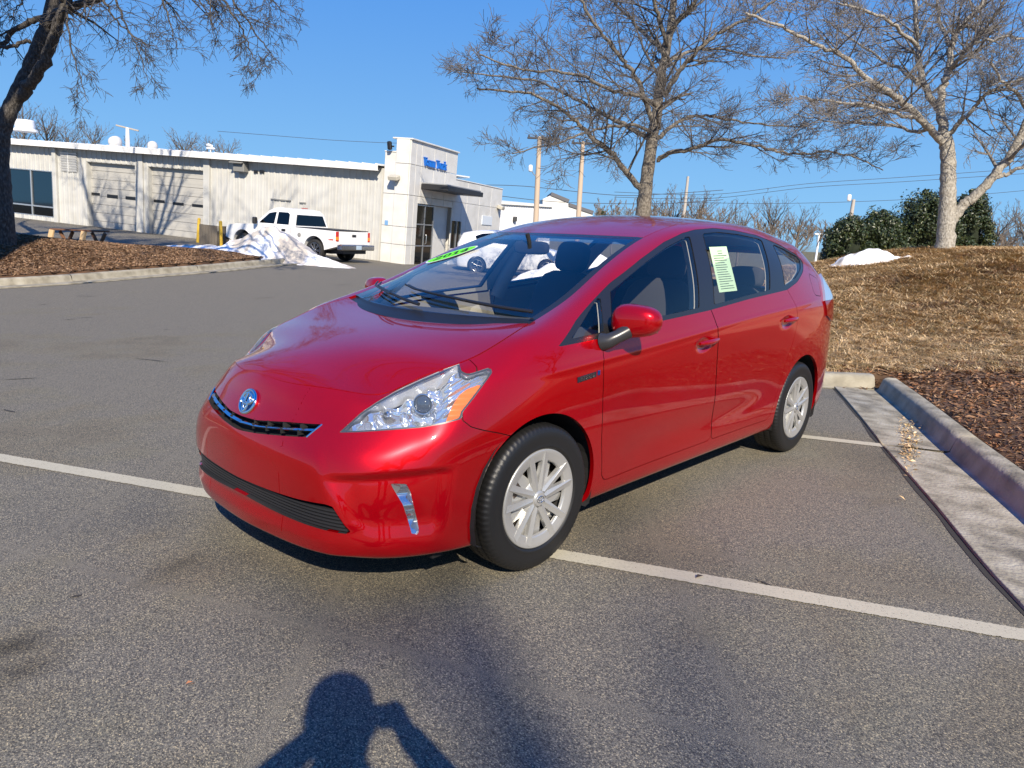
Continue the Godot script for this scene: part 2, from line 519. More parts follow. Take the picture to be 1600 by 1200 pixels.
# cut a sheet where d changes sign: [the part below zero, the part above]
func cut(m: Dictionary, f: Callable) -> Array:
	var p: PackedVector3Array = m.p
	var n: PackedVector3Array = m.n
	var ix: PackedInt32Array = m.ix
	var d := PackedFloat32Array()
	d.resize(p.size())
	for i in p.size():
		var k: float = f.call(p[i])
		d[i] = k if absf(k) > 1e-6 else 1e-6
	var op := [PackedVector3Array(), PackedVector3Array()]
	var on := [PackedVector3Array(), PackedVector3Array()]
	var ox := [PackedInt32Array(), PackedInt32Array()]
	var map := [PackedInt32Array(), PackedInt32Array()]
	for s in 2:
		map[s].resize(p.size())
		map[s].fill(-1)
	var edges := [{}, {}]
	for i in range(0, ix.size(), 3):
		var above := int(d[ix[i]] > 0) + int(d[ix[i + 1]] > 0) + int(d[ix[i + 2]] > 0)
		if above == 0 or above == 3:
			var s := 1 if above == 3 else 0
			for k in 3:
				var a := ix[i + k]
				if map[s][a] < 0:
					map[s][a] = op[s].size()
					op[s].append(p[a])
					on[s].append(n[a])
				ox[s].append(map[s][a])
			continue
		for s in 2:
			var poly := PackedInt32Array()
			for k in 3:
				var a := ix[i + k]
				var b := ix[i + (k + 1) % 3]
				if (d[a] > 0) == (s == 1):
					if map[s][a] < 0:
						map[s][a] = op[s].size()
						op[s].append(p[a])
						on[s].append(n[a])
					poly.append(map[s][a])
				if (d[a] > 0) != (d[b] > 0):
					var key := mini(a, b) * 1000003 + maxi(a, b)
					if not edges[s].has(key):
						var t := d[a] / (d[a] - d[b])
						edges[s][key] = op[s].size()
						op[s].append(p[a].lerp(p[b], t))
						on[s].append(n[a].lerp(n[b], t).normalized())
					poly.append(edges[s][key])
			for k in range(1, poly.size() - 1):
				ox[s].append_array([poly[0], poly[k], poly[k + 1]])
	return [{"p": op[0], "n": on[0], "ix": ox[0]}, {"p": op[1], "n": on[1], "ix": ox[1]}]

func sd_poly(q: Vector2, poly: Array) -> float:
	var n := poly.size()
	var d := 1e9
	var s := 1.0
	var j := n - 1
	for i in n:
		var a: Vector2 = poly[i]
		var b: Vector2 = poly[j]
		var e := b - a
		var w := q - a
		var t := w - e * clampf(w.dot(e) / e.length_squared(), 0.0, 1.0)
		d = minf(d, t.length_squared())
		var c1 := q.y >= a.y
		var c2 := q.y < b.y
		var c3 := e.x * w.y > e.y * w.x
		if (c1 and c2 and c3) or (not c1 and not c2 and not c3):
			s = -s
		j = i
	return s * sqrt(d)

func pairs(a: Array) -> Array:
	var o := []
	for i in range(0, a.size(), 2):
		o.append(Vector2(a[i], a[i + 1]))
	return o

func bounds(poly: Array, by: float) -> Rect2:
	var r := Rect2(poly[0], Vector2())
	for q in poly:
		r = r.expand(q)
	return r.grow(by)

# cut by an outline seen from the side (x, y), from the corner (a, y) or from the front (left, y)
func outline(poly: Array, view: String, off := 0.0) -> Callable:
	var r := bounds(poly, 0.15)
	return func(q: Vector3) -> float:
		var u := Vector2(q.x, q.y)
		if view == "corner":
			if q.z < 0.4 or q.x < 0.1:
				return 0.2
			u.x = (q.z - q.x) * 0.70711
		elif view == "front":
			if q.x < 0.3:
				return 0.2
			u.x = q.z
		elif view == "rear":
			if q.x > -3.0:
				return 0.2
			u.x = q.z
		elif q.z < 0.3 or q.x > 0.45 and view == "side":
			return 0.2
		if not r.has_point(u):
			return 0.14 - off
		return sd_poly(u, poly) - off

func moved(m: Dictionary, by: Callable) -> Dictionary:
	var o := {"p": m.p.duplicate(), "n": m.n, "ix": m.ix.duplicate()}
	for i in o.p.size():
		o.p[i] = by.call(m.p[i], m.n[i])
	o.n = normals(o.p, o.ix)
	return o

func joined(list: Array) -> Dictionary:
	var o := {"p": PackedVector3Array(), "n": PackedVector3Array(), "ix": PackedInt32Array()}
	for m in list:
		var i0: int = o.p.size()
		o.p.append_array(m.p)
		o.n.append_array(m.n)
		for k in m.ix:
			o.ix.append(k + i0)
	return o

# the sheet's free edges turned in by a depth: the thickness of panels and the walls of recesses
func rim(m: Dictionary, by: Callable) -> Dictionary:
	var seen := {}
	var ix: PackedInt32Array = m.ix
	for i in range(0, ix.size(), 3):
		for k in 3:
			var a := ix[i + k]
			var b := ix[i + (k + 1) % 3]
			var key := mini(a, b) * 1000003 + maxi(a, b)
			if seen.has(key):
				seen[key] = Vector2i(-1, -1)
			else:
				seen[key] = Vector2i(a, b)
	var o := {"p": PackedVector3Array(), "n": PackedVector3Array(), "ix": PackedInt32Array()}
	for e in seen.values():
		if e.x < 0 or m.p[e.x].distance_squared_to(m.p[e.y]) < 1e-10:
			continue
		if absf(m.p[e.x].z) < 1e-4 and absf(m.p[e.y].z) < 1e-4:
			continue
		var i0: int = o.p.size()
		o.p.append_array([m.p[e.x], m.p[e.y], by.call(m.p[e.y], m.n[e.y]), by.call(m.p[e.x], m.n[e.x])])
		o.ix.append_array([i0, i0 + 2, i0 + 1, i0, i0 + 3, i0 + 2])
	o.n = normals(o.p, o.ix)
	return o

# into the builder: the sheet as the car's left side and, mirrored, as its right
func put(mb: MB, m: Dictionary, left := true, right := false) -> MB:
	for s in 2:
		if s == 0 and not left or s == 1 and not right:
			continue
		var sg := -1.0 if s == 0 else 1.0
		var i0 := mb.v.size()
		for i in m.p.size():
			mb.v.append(Vector3(m.p[i].x, m.p[i].y, m.p[i].z * sg))
			mb.nn.append(Vector3(m.n[i].x, m.n[i].y, m.n[i].z * sg))
			mb.uv.append(Vector2(m.p[i].x, m.p[i].y))
		for i in range(0, m.ix.size(), 3):
			# points are given as (x, y, left): turned to z the sheet's left side changes hand, and front faces run clockwise
			if s == 0:
				mb.t(i0 + m.ix[i], i0 + m.ix[i + 1], i0 + m.ix[i + 2])
			else:
				mb.t(i0 + m.ix[i], i0 + m.ix[i + 2], i0 + m.ix[i + 1])
	return mb

# where the sheet has given coordinates: view side (x, y), front (left, y)
func find_on(view: String, a: float, b: float, s: float, k: float) -> Vector3:
	var got := func(q: Vector3) -> Vector2:
		return Vector2(q.x if view == "side" else q.z, q.y)
	for it in 14:
		var q: Vector2 = got.call(surf(s, k))
		var e := Vector2(a, b) - q
		var h := 0.01
		var js: Vector2 = (got.call(surf(s + h, k)) - q) / h
		var jk: Vector2 = (got.call(surf(s, k + h)) - q) / h
		var det := js.x * jk.y - js.y * jk.x
		if absf(det) < 1e-9:
			break
		s = clampf(s + clampf((e.x * jk.y - e.y * jk.x) / det, -1.5, 1.5), 0.0, NS - 1.0)
		k = clampf(k + clampf((js.x * e.y - js.y * e.x) / det, -1.5, 1.5), 0.0, NK - 1.0)
	return surf(s, k)

func on_side(x: float, y: float) -> Vector3:
	return find_on("side", x, y, 8.0 + (0.08 - x) / 0.27, 6.0)

func on_front(l: float, y: float) -> Vector3:
	return find_on("front", l, y, l / 0.18, 6.0)

# the skin between left and right edge: bonnet (from section 0) or windscreen and roof (from section 9)
func strip_mesh(i0: int, mid: Array, v0: float, v1: float, u0: float, u1: float, nv: int, nu: int, lift := 0.0, short := 0.0) -> Dictionary:
	var pts := []
	for i in range(0, mid.size(), 2):
		pts.append(Vector2(mid[i], mid[i + 1]))
	var c := spline_row(pts)
	var n := pts.size()
	var o := {"p": PackedVector3Array(), "n": PackedVector3Array(), "ix": PackedInt32Array()}
	for a in nv + 1:
		var v := lerpf(v0, v1, float(a) / nv)
		var e := surf(i0 + v, NK - 1.0)
		var i := clampi(int(v), 0, n - 2)
		var w := weights(v - i)
		var g := func(k: int) -> Vector2:
			if k < 0:
				return c[0] * 2.0 - c[1]
			if k >= n:
				return c[n - 1] * 2.0 - c[n - 2]
			return c[k]
		var m: Vector2 = g.call(i - 1) * w[0] + g.call(i) * w[1] + g.call(i + 1) * w[2] + g.call(i + 2) * w[3]
		var k1 := 1.0 - short / maxf(Vector3(e.x - m.x, e.y - m.y, e.z).length(), short * 2.5) if short > 0.0 else 1.0
		for b in nu + 1:
			var u := lerpf(u0, u1, float(b) / nu) * k1
			var au := u * u
			o.p.append(Vector3(lerpf(m.x, e.x, au), lerpf(m.y, e.y, au) + lift, e.z * u))
	for a in nv:
		for b in nu:
			var k := a * (nu + 1) + b
			o.ix.append_array([k, k + nu + 2, k + nu + 1, k, k + 1, k + nu + 2])
	o.n = normals(o.p, o.ix)
	if o.n[o.n.size() / 2].y < 0.0:
		flip(o)
	return o
# ---------------------------------------------------------------- the red car
const CAR_MID := Vector3(-1.38, 0, 0)
var car: Node3D
func cp(called: String, mb: MB, m: Material, parent: Node = null) -> MeshInstance3D:
	var o := obj(called, mb, m, car if parent == null else parent)
	if parent == null:
		o.position = -CAR_MID
	return o

func cps(called: String, list: Array, m: Material, left := true, right := false, parent: Node = null) -> MeshInstance3D:
	var mb := MB.new()
	put(mb, joined(list), left, right)
	return cp(called, mb, m, parent)

func inward(by: float) -> Callable:
	return func(q: Vector3, n: Vector3) -> Vector3: return q - n * by

func build_car() -> void:
	car = thing("parked_car", "red five-door hybrid hatchback parked askew across the white bay line", "car", CAR_MID)
	make_ctrl()
	# --- materials
	var red := mat(Color(0.70, 0.0, 0.045), 0.36, 0.58)
	red.metallic_specular = 0.25
	red.clearcoat_enabled = true
	red.clearcoat = 1.0
	red.clearcoat_roughness = 0.03
	var fl := noise_tex(256, 0.45, 1, 5, [[0.0, Color(0.42, 0.42, 0.42)], [1.0, Color(1, 1, 1)]], FastNoiseLite.TYPE_CELLULAR)
	red.roughness_texture = fl
	red.roughness = 0.44
	tri_world(red, 14.0)
	var black := mat(lin(0.012, 0.012, 0.013), 0.35)
	var trim := mat(lin(0.016, 0.016, 0.017), 0.18)
	var gap := mat(lin(0.02, 0.002, 0.004), 0.8)
	var dark := mat(lin(0.008, 0.008, 0.009), 0.9)
	var chrome := mat(Color(0.86, 0.87, 0.88), 0.07, 1.0)
	var silver := mat(Color(0.70, 0.70, 0.69), 0.34, 0.55)
	var rubber := mat(lin(0.0095, 0.0095, 0.0098), 0.46)
	var clear := glass(Color(0.9, 0.95, 1.0), 0.04)
	var pane := glass(Color(0.05, 0.12, 0.11), 0.08)
	var pane2 := glass(Color(0.03, 0.08, 0.08), 0.14)
	var beige := mat(lin(0.30, 0.29, 0.25), 0.9)
	var cloth := mat(lin(0.045, 0.047, 0.05), 0.95)
	var liner := mat(lin(0.34, 0.34, 0.31), 0.95)
	# --- the shell, cut into panels
	var w := wrap_mesh()
	for c in [Vector2(0, 0.322), Vector2(-2.768, 0.327)]:
		w = cut(w, func(q: Vector3) -> float:
			return (Vector2(q.x, q.y) - c).length() - 0.372 if q.z > 0.62 else 0.3)[1]
	# the side glass
	var dlo := pairs([-0.10, 0.962, -0.456, 0.983, -0.916, 1.031, -1.39, 1.061, -1.894, 1.107, -2.452, 1.147, -2.66, 1.192, -2.86, 1.258, -2.985, 1.315, -3.008, 1.345, -2.985, 1.372, -2.729, 1.432, -2.353, 1.489, -2.048, 1.508, -1.808, 1.512, -1.576, 1.495, -1.423, 1.470, -1.211, 1.416, -0.933, 1.324, -0.631, 1.212, -0.280, 1.056])
	var r := cut(w, outline(dlo, "side"))
	var day: Dictionary = r[0]
	w = r[1]
	var panes := [
		["quarter_window", pairs([-0.185, 0.985, -0.425, 1.003, -0.515, 1.145, -0.50, 1.15, -0.305, 1.045])],
		["front_door_window", pairs([-0.475, 1.008, -0.916, 1.052, -1.29, 1.078, -1.47, 1.455, -1.43, 1.452, -1.211, 1.394, -0.933, 1.303, -0.60, 1.178])],
		["rear_door_window", pairs([-1.455, 1.087, -1.894, 1.128, -2.20, 1.152, -2.40, 1.455, -2.353, 1.468, -2.048, 1.487, -1.808, 1.491, -1.615, 1.476])],
		["rear_quarter_window", pairs([-2.43, 1.17, -2.64, 1.213, -2.84, 1.275, -2.965, 1.336, -2.96, 1.36, -2.729, 1.412, -2.56, 1.437])]]
	var glasses := []
	for k in panes:
		r = cut(day, outline(k[1], "side", -0.002))
		glasses.append(moved(r[0], inward(0.004)))
		day = r[1]
	for s in 2:
		for k in panes.size():
			cps(panes[k][0], [glasses[k]], pane if k < 2 else pane2, s == 0, s == 1)
		cps("window_trim", [moved(day, inward(0.002)), rim(day, inward(0.02))], trim, s == 0, s == 1)
	cps("window_pillar_lining", [moved(day, inward(0.035))], liner, true, true)
	# rear window
	r = cut(w, outline(pairs([-0.7, 1.10, 0.56, 1.10, 0.50, 1.30, 0.40, 1.37, -0.7, 1.385]), "rear"))
	cps("rear_window", [moved(r[0], inward(0.004))], pane2, true, true)
	w = r[1]
	# head lamp
	var lamp := pairs([-0.182, 0.666, -0.106, 0.736, -0.049, 0.773, 0.012, 0.805, 0.109, 0.850, 0.199, 0.89, 0.250, 0.916, 0.264, 0.889, 0.282, 0.881, 0.301, 0.880, 0.341, 0.890, 0.368, 0.897, 0.380, 0.893, 0.384, 0.880, 0.350, 0.838, 0.310, 0.787, 0.275, 0.746, 0.271, 0.722, 0.209, 0.707, 0.122, 0.692, -0.012, 0.680, -0.111, 0.671])
	r = cut(w, outline(lamp, "corner"))
	var lens: Dictionary = r[0]
	w = r[1]
	head_lamps(lens, lamp, clear, chrome, black, rim(w, inward(0.012)))
	# fog lamp
	var fog := pairs([0.016, 0.493, 0.075, 0.488, 0.090, 0.458, 0.124, 0.307, 0.122, 0.289, 0.098, 0.294, 0.063, 0.411])
	r = cut(w, outline(fog, "corner"))
	var fogp: Dictionary = r[0]
	w = r[1]
	for s in 2:
		var fo := cps("fog_lamp", [moved(fogp, func(q: Vector3, n: Vector3) -> Vector3:
			return q - n * (0.030 + 0.012 * sin(q.y * 60.0)))], chrome, s == 0, s == 1)
		cps("lens", [moved(fogp, inward(0.005))], clear, s == 0, s == 1, fo)
		cps("surround", [rim(fogp, inward(0.05))], silver, s == 0, s == 1, fo)
	# grilles
	var upper := pairs([-0.05, 0.648, 0.0, 0.650, 0.104, 0.653, 0.281, 0.675, 0.428, 0.687, 0.394, 0.638, 0.131, 0.607, 0.037, 0.599, -0.05, 0.597])
	r = cut(w, outline(upper, "front"))
	var up: Dictionary = r[0]
	w = r[1]
	cps("upper_grille", [moved(up, inward(0.045)), rim(up, inward(0.045))], dark, true, true)
	chrome_grille(chrome, dark)
	var low := pairs([-0.1, 0.399, 0.0, 0.399, 0.23, 0.401, 0.39, 0.405, 0.53, 0.412, 0.553, 0.406, 0.603, 0.308, 0.590, 0.301, 0.50, 0.305, 0.379, 0.310, 0.218, 0.316, 0.072, 0.327, 0.0, 0.329, -0.1, 0.329])
	r = cut(w, outline(low, "front"))
	var lo: Dictionary = r[0]
	w = r[1]
	var lg := cps("lower_grille", [moved(lo, inward(0.07)), rim(lo, inward(0.07))], dark, true, true)
	for i in 6:
		var y := 0.318 + i * 0.0142
		var path := []
		for j in 41:
			var l := lerpf(-0.588 + 0.007 * i, 0.588 - 0.007 * i, j / 40.0)
			var q := on_front(absf(l), y + (0.020 - 0.003 * i) * (1.0 - absf(l) / 0.6))
			path.append(Vector3(q.x - 0.026, q.y, -l))
		var mb := MB.new()
		for j in 40:
			var a: Vector3 = path[j]
			var b: Vector3 = path[j + 1]
			var f := Vector3(0.016, -0.004, 0)
			var u := Vector3(0, 0.0075, 0)
			mb.face([a, b, b + f, a + f], Vector3.UP)
			mb.face([a + f, b + f, b + f - u, a + f - u], Vector3.RIGHT)
			mb.face([a - u, b - u, b + f - u, a + f - u], Vector3.DOWN)
		var sl := obj("slat", mb, mat(lin(0.02, 0.02, 0.022), 0.4), lg)
		sl.position = Vector3()
	# tail lamps
	var tail := pairs([-3.28, 1.235, -3.18, 1.165, -3.075, 1.06, -3.12, 0.95, -3.3, 0.90, -3.62, 0.92, -3.62, 1.2])
	r = cut(w, func(q: Vector3) -> float:
		if q.x > -2.9 or q.z < 0.35:
			return 0.2
		return sd_poly(Vector2(q.x, q.y), tail))
	var tl: Dictionary = r[0]
	w = r[1]
	r = cut(tl, func(q: Vector3) -> float: return q.y - 1.055)
	for s in 2:
		var t := cps("tail_lamp", [moved(r[0], inward(-0.012)), rim(moved(r[0], inward(-0.012)), inward(0.03))], mat(Color(0.45, 0.02, 0.03), 0.08), s == 0, s == 1)
		cps("clear_lens", [moved(r[1], inward(-0.016)), rim(moved(r[1], inward(-0.016)), inward(0.03))], mat(Color(0.72, 0.78, 0.84), 0.05, 0.55), s == 0, s == 1, t)
	# front bumper, doors, fuel flap: every joint is a groove
	var gaps := []
	var panels := {}
	var cuts := [
		["front_bumper", pairs([-0.15, 0.60, 0.15, 0.615, 0.204, 0.634, 0.258, 0.652, 0.330, 0.672, 0.380, 0.690, 0.407, 0.716, 0.400, 0.75, 0.28, 0.90, 0.27, 1.1, 1.3, 1.1, 1.3, 0.0, -0.15, 0.0])],
		["front_door", pairs([-0.388, 1.02, -0.388, 0.975, -0.382, 0.884, -0.384, 0.718, -0.405, 0.50, -0.445, 0.33, -0.468, 0.303, -0.50, 0.297, -0.9, 0.302, -1.50, 0.305, -1.535, 0.325, -1.52, 0.44, -1.476, 0.66, -1.436, 0.93, -1.410, 1.045, -1.392, 1.09, -1.38, 1.18, -0.9, 1.15])],
		["rear_door", pairs([-1.395, 1.09, -1.413, 1.045, -1.439, 0.93, -1.479, 0.66, -1.523, 0.44, -1.538, 0.325, -1.56, 0.307, -2.29, 0.307, -2.33, 0.335, -2.36, 0.46, -2.42, 0.66, -2.50, 0.80, -2.540, 0.92, -2.530, 1.00, -2.505, 1.07, -2.45, 1.16, -2.36, 1.30, -1.5, 1.2])],
		["fuel_flap", pairs([-2.955, 1.225, -2.985, 1.243, -3.10, 1.215, -3.125, 1.195, -3.075, 1.105, -3.045, 1.09, -2.945, 1.098, -2.925, 1.12])]]
	for k in cuts:
		var view := "all" if k[0] == "front_bumper" else "side"
		var f := outline(k[1], view)
		r = cut(w, func(q: Vector3) -> float: return f.call(q) + 0.002)
		panels[k[0]] = r[0]
		r = cut(r[1], func(q: Vector3) -> float: return f.call(q) - 0.002)
		gaps.append(moved(r[0], inward(0.007)))
		w = r[1]
	cps("front_bumper", [panels.front_bumper, rim(panels.front_bumper, inward(0.018))], red, true, true)
	for s in 2:
		var fd := cps("front_door", [panels.front_door], red, s == 0, s == 1)
		var rdr := cps("rear_door", [panels.rear_door], red, s == 0, s == 1)
		for h in 2:
			var mb := MB.new()
			var q := on_side(HANDLES[h].x, HANDLES[h].y)
			var path := []
			var rad := []
			for i in 13:
				var t := i / 12.0
				var y: float = HANDLES[h].y + 0.012 - (t - 0.5) * 0.010
				var x: float = HANDLES[h].x + (t - 0.5) * 0.205 - 0.035
				var o := on_side(x, y)
				path.append(Vector3(x, y, (-1.0 if s == 0 else 1.0) * (o.z + 0.012 + 0.014 * sin(PI * t))))
				rad.append(0.006 + 0.0085 * sqrt(sin(PI * clampf(t, 0.02, 0.98))))
			mb.tube(path, rad, 10)
			cp("handle", mb, red, fd if h == 0 else rdr)
		cps("inner_trim", [moved(panels.front_door, inward(0.06))], beige, s == 0, s == 1, fd)
		cps("inner_trim", [moved(panels.rear_door, inward(0.06))], beige, s == 0, s == 1, rdr)
	cps("fuel_flap", [panels.fuel_flap], red)
	var right_side := joined([w, panels.fuel_flap])
	cps("body_side", [w, rim(w, inward(0.02))], red)
	cps("body_side", [right_side, rim(w, inward(0.02))], red, false, true)
	cps("panel_gap", gaps, gap, true, true)
	# bonnet, windscreen, roof
	var hood := strip_mesh(0, HOOD_MID, 0.06, 8.97, -1.0, 1.0, 130, 80, 0.0, 0.008)
	cps("bonnet_gap", [strip_mesh(0, HOOD_MID, 0.0, 9.0, -1.0, 1.0, 130, 60, -0.0045)], dark)
	cps("bonnet", [hood, rim(hood, func(q: Vector3, n: Vector3) -> Vector3: return q + Vector3(0, -0.02, 0))], red)
	cps("cowl", [strip_mesh(9, TOP_MID, -0.02, 0.30, -0.985, 0.985, 6, 40, -0.012)], black)
	var ws := cps("windscreen", [strip_mesh(9, TOP_MID, 0.20, 3.9, -0.955, 0.955, 50, 50)], glass(Color(0.10, 0.22, 0.24), 0.05))
	cps("windscreen_border", [strip_mesh(9, TOP_MID, 0.18, 3.98, -1.0, -0.955, 50, 3), strip_mesh(9, TOP_MID, 0.18, 3.98, 0.955, 1.0, 50, 3), strip_mesh(9, TOP_MID, 3.9, 3.99, -0.955, 0.955, 3, 40)], trim, true, false, ws)
	cps("shade_band", [strip_mesh(9, TOP_MID, 3.55, 3.9, -0.955, 0.955, 4, 40, -0.004)], glass(Color(0.02, 0.06, 0.12), 0.45), true, false, ws)
	var rf := strip_mesh(9, TOP_MID, 4.0, 14.0, -0.994, 0.994, 110, 60)
	cps("roof", [rf, rim(rf, func(q: Vector3, n: Vector3) -> Vector3: return q + Vector3(0, -0.02, 0))], red)
	cps("headliner", [moved(rf, inward(0.03))], liner)
	car_fittings(red, black, trim, chrome, silver, clear)
	interior(cloth, beige, dark, silver)
	for s in [-1.0, 1.0]:
		wheel(Vector3(0, 0.322, s * 0.765), s, deg_to_rad(-2.1), rubber, silver, dark, chrome)
		wheel(Vector3(-2.768, 0.322, s * 0.765), s, 0.0, rubber, silver, dark, chrome)
	# wells and floor
	var mb := MB.new()
	for c in [Vector2(0, 0.322), Vector2(-2.768, 0.327)]:
		for s in [-1.0, 1.0]:
			for i in 20:
				var a0 := -0.5 + (PI + 1.0) * i / 20.0
				var a1 := -0.5 + (PI + 1.0) * (i + 1) / 20.0
				var e0 := Vector3(c.x + cos(a0) * 0.385, maxf(c.y + sin(a0) * 0.385, 0.2), s * 0.50)
				var e1 := Vector3(c.x + cos(a1) * 0.385, maxf(c.y + sin(a1) * 0.385, 0.2), s * 0.50)
				var z := Vector3(0, 0, s * 0.355)
				mb.face([e0, e1, e1 + z, e0 + z], Vector3(c.x, c.y, 0) - Vector3(e0.x, e0.y, 0))
				mb.face([Vector3(c.x, c.y, s * 0.5), e0, e1], Vector3(0, 0, s))
	cp("wheel_well", mb, dark)
	mb = MB.new()
	mb.box(Vector3(-1.38, 0.23, 0), Vector3(3.6, 0.03, 1.02))
	mb.box(Vector3(-1.385, 0.225, 0), Vector3(1.98, 0.035, 1.54))
	mb.box(Vector3(0.50, 0.225, 0), Vector3(0.28, 0.03, 1.3))
	mb.box(Vector3(0.46, 0.185, -0.6), Vector3(0.05, 0.06, 0.26))
	mb.box(Vector3(0.46, 0.185, 0.6), Vector3(0.05, 0.06, 0.26))
	cp("underbody", mb, dark)

func head_lamps(lens: Dictionary, lamp: Array, clear: Material, chrome: Material, black: Material, _r: Dictionary) -> void:
	var ca := func(q: Vector3) -> Vector2: return Vector2((q.z - q.x) * 0.70711, q.y)
	var amber_poly := pairs([0.335, 0.843, 0.356, 0.833, 0.310, 0.778, 0.276, 0.738, 0.268, 0.722, 0.213, 0.713, 0.233, 0.764, 0.258, 0.806, 0.290, 0.829])
	var inner := cut(lens, outline(lamp, "corner", -0.006))
	var refl := cut(inner[0], outline(amber_poly, "corner"))
	var bowls := [[Vector2(0.0, 0.722), 0.062, 0.055], [Vector2(0.120, 0.757), 0.055, 0.05], [Vector2(-0.09, 0.690), 0.03, 0.03]]
	var depth := func(q: Vector3, n: Vector3) -> Vector3:
		var u: Vector2 = ca.call(q)
		var d := 0.034 + 0.03 * sstep(-0.16, 0.02, u.x)
		for b in bowls:
			var e: float = (u - b[0]).length() / b[1]
			if e < 1.0:
				d += b[2] * (1.0 - e * e)
		d += 0.010 * sin(u.x * 75.0 + u.y * 40.0) * sstep(0.25, 0.16, u.x) + 0.006 * sin(u.y * 130.0) * sstep(-0.1, 0.0, u.x)
		if u.x > 0.17:
			d = lerpf(d, 0.028 + 0.012 * absf(sin((u.y - u.x * 0.55) * 90.0)), sstep(0.17, 0.22, u.x))
		return q - n * d
	var shine := mat(Color(0.90, 0.91, 0.92), 0.10, 0.88)
	var shell := mat(Color(0.75, 0.76, 0.78), 0.25, 0.5)
	for s in 2:
		var hl := cps("headlamp", [moved(refl[1], depth)], shine, s == 0, s == 1)
		cps("lens", [moved(lens, inward(0.001))], clear, s == 0, s == 1, hl)
		cps("gasket", [moved(inner[1], inward(0.003))], black, s == 0, s == 1, hl)
		cps("lamp_wall", [rim(lens, inward(0.07))], shell, s == 0, s == 1, hl)
		var am := mat(lin(0.78, 0.14, 0.0), 0.3)
		am.metallic_specular = 0.3
		cps("turn_signal", [moved(refl[0], func(q: Vector3, n: Vector3) -> Vector3: return q - n * (0.010 + 0.003 * sin(q.y * 160.0))), rim(moved(refl[0], inward(0.010)), inward(0.02))], am, s == 0, s == 1, hl)
		# projector
		var sg := -1.0 if s == 0 else 1.0
		var dirv := Vector3(0.86, 0.12, sg * 0.5).normalized()
		var c := Vector3(0.462, 0.757, sg * 0.632)
		var xf := Transform3D(Basis.looking_at(-dirv), c)
		var mb := MB.new()
		mb.lathe([Vector2(0.033, -0.03), Vector2(0.041, 0.0), Vector2(0.041, 0.006), Vector2(0.036, 0.008), Vector2(0.034, 0.0)], 28, xf)
		obj("projector_ring", mb, chrome, hl)
		mb = MB.new()
		var pf := []
		for i in 9:
			pf.append(Vector2(0.034 * cos(i / 8.0 * PI / 2), 0.024 * sin(i / 8.0 * PI / 2)))
		mb.lathe(pf, 28, xf)
		var ball := mat(Color(0.16, 0.20, 0.25), 0.03)
		ball.metallic_specular = 0.9
		obj("projector_lens", mb, ball, hl)
		mb = MB.new()
		mb.lathe([Vector2(0.006, 0.03), Vector2(0.016, 0.02), Vector2(0.02, -0.02)], 16, Transform3D(Basis.looking_at(-dirv), Vector3(0.555, 0.717, sg * 0.535)))
		obj("bulb_shield", mb, chrome, hl)

func chrome_grille(chrome: Material, dark: Material) -> void:
	for s in [-1.0, 1.0]:
		# the bright bar through the grille and the bright edge at its outer end
		var mb := MB.new()
		var path := []
		for i in 25:
			var t := i / 24.0
			var l := lerpf(0.0, 0.405, t)
			var q := on_front(l, 0.619 + 0.042 * t + 0.006 * sstep(0.3, 0.0, t))
			path.append(Vector3(q.x - 0.010, q.y, s * l))
		for i in 24:
			var a: Vector3 = path[i]
			var b: Vector3 = path[i + 1]
			var u := Vector3(-0.003, 0.0068, 0)
			var v := Vector3(0.009, 0.0, 0)
			mb.face([a - u, b - u, b + v, a + v], Vector3(0.7, -0.6, 0))
			mb.face([a + v, b + v, b + u, a + u], Vector3(0.7, 0.6, 0))
			mb.face([a - u - v, b - u - v, b - u, a - u], Vector3(0, -1, 0))
			mb.face([a + u - v, b + u - v, b + u, a + u], Vector3(0, 1, 0))
		cp("chrome_bar", mb, chrome)
		mb = MB.new()
		var e := []
		for i in 7:
			var t := i / 6.0
			var q := on_front(lerpf(0.396, 0.428, t), lerpf(0.637, 0.686, t))
			e.append(Vector3(q.x - 0.003, q.y, s * q.z))
		mb.tube(e, [0.005, 0.005, 0.005, 0.005, 0.005, 0.005, 0.004], 8)
		cp("chrome_end", mb, chrome)
		for i in 4:
			for k in 2:
				mb = MB.new()
				var l := 0.09 + 0.085 * i
				var q := on_front(l, (0.640 if k == 0 else 0.620) + l * 0.075)
				mb.box(Vector3(q.x - 0.02, q.y, s * l), Vector3(0.03, 0.022, 0.006))
				cp("grille_rib", mb, dark)

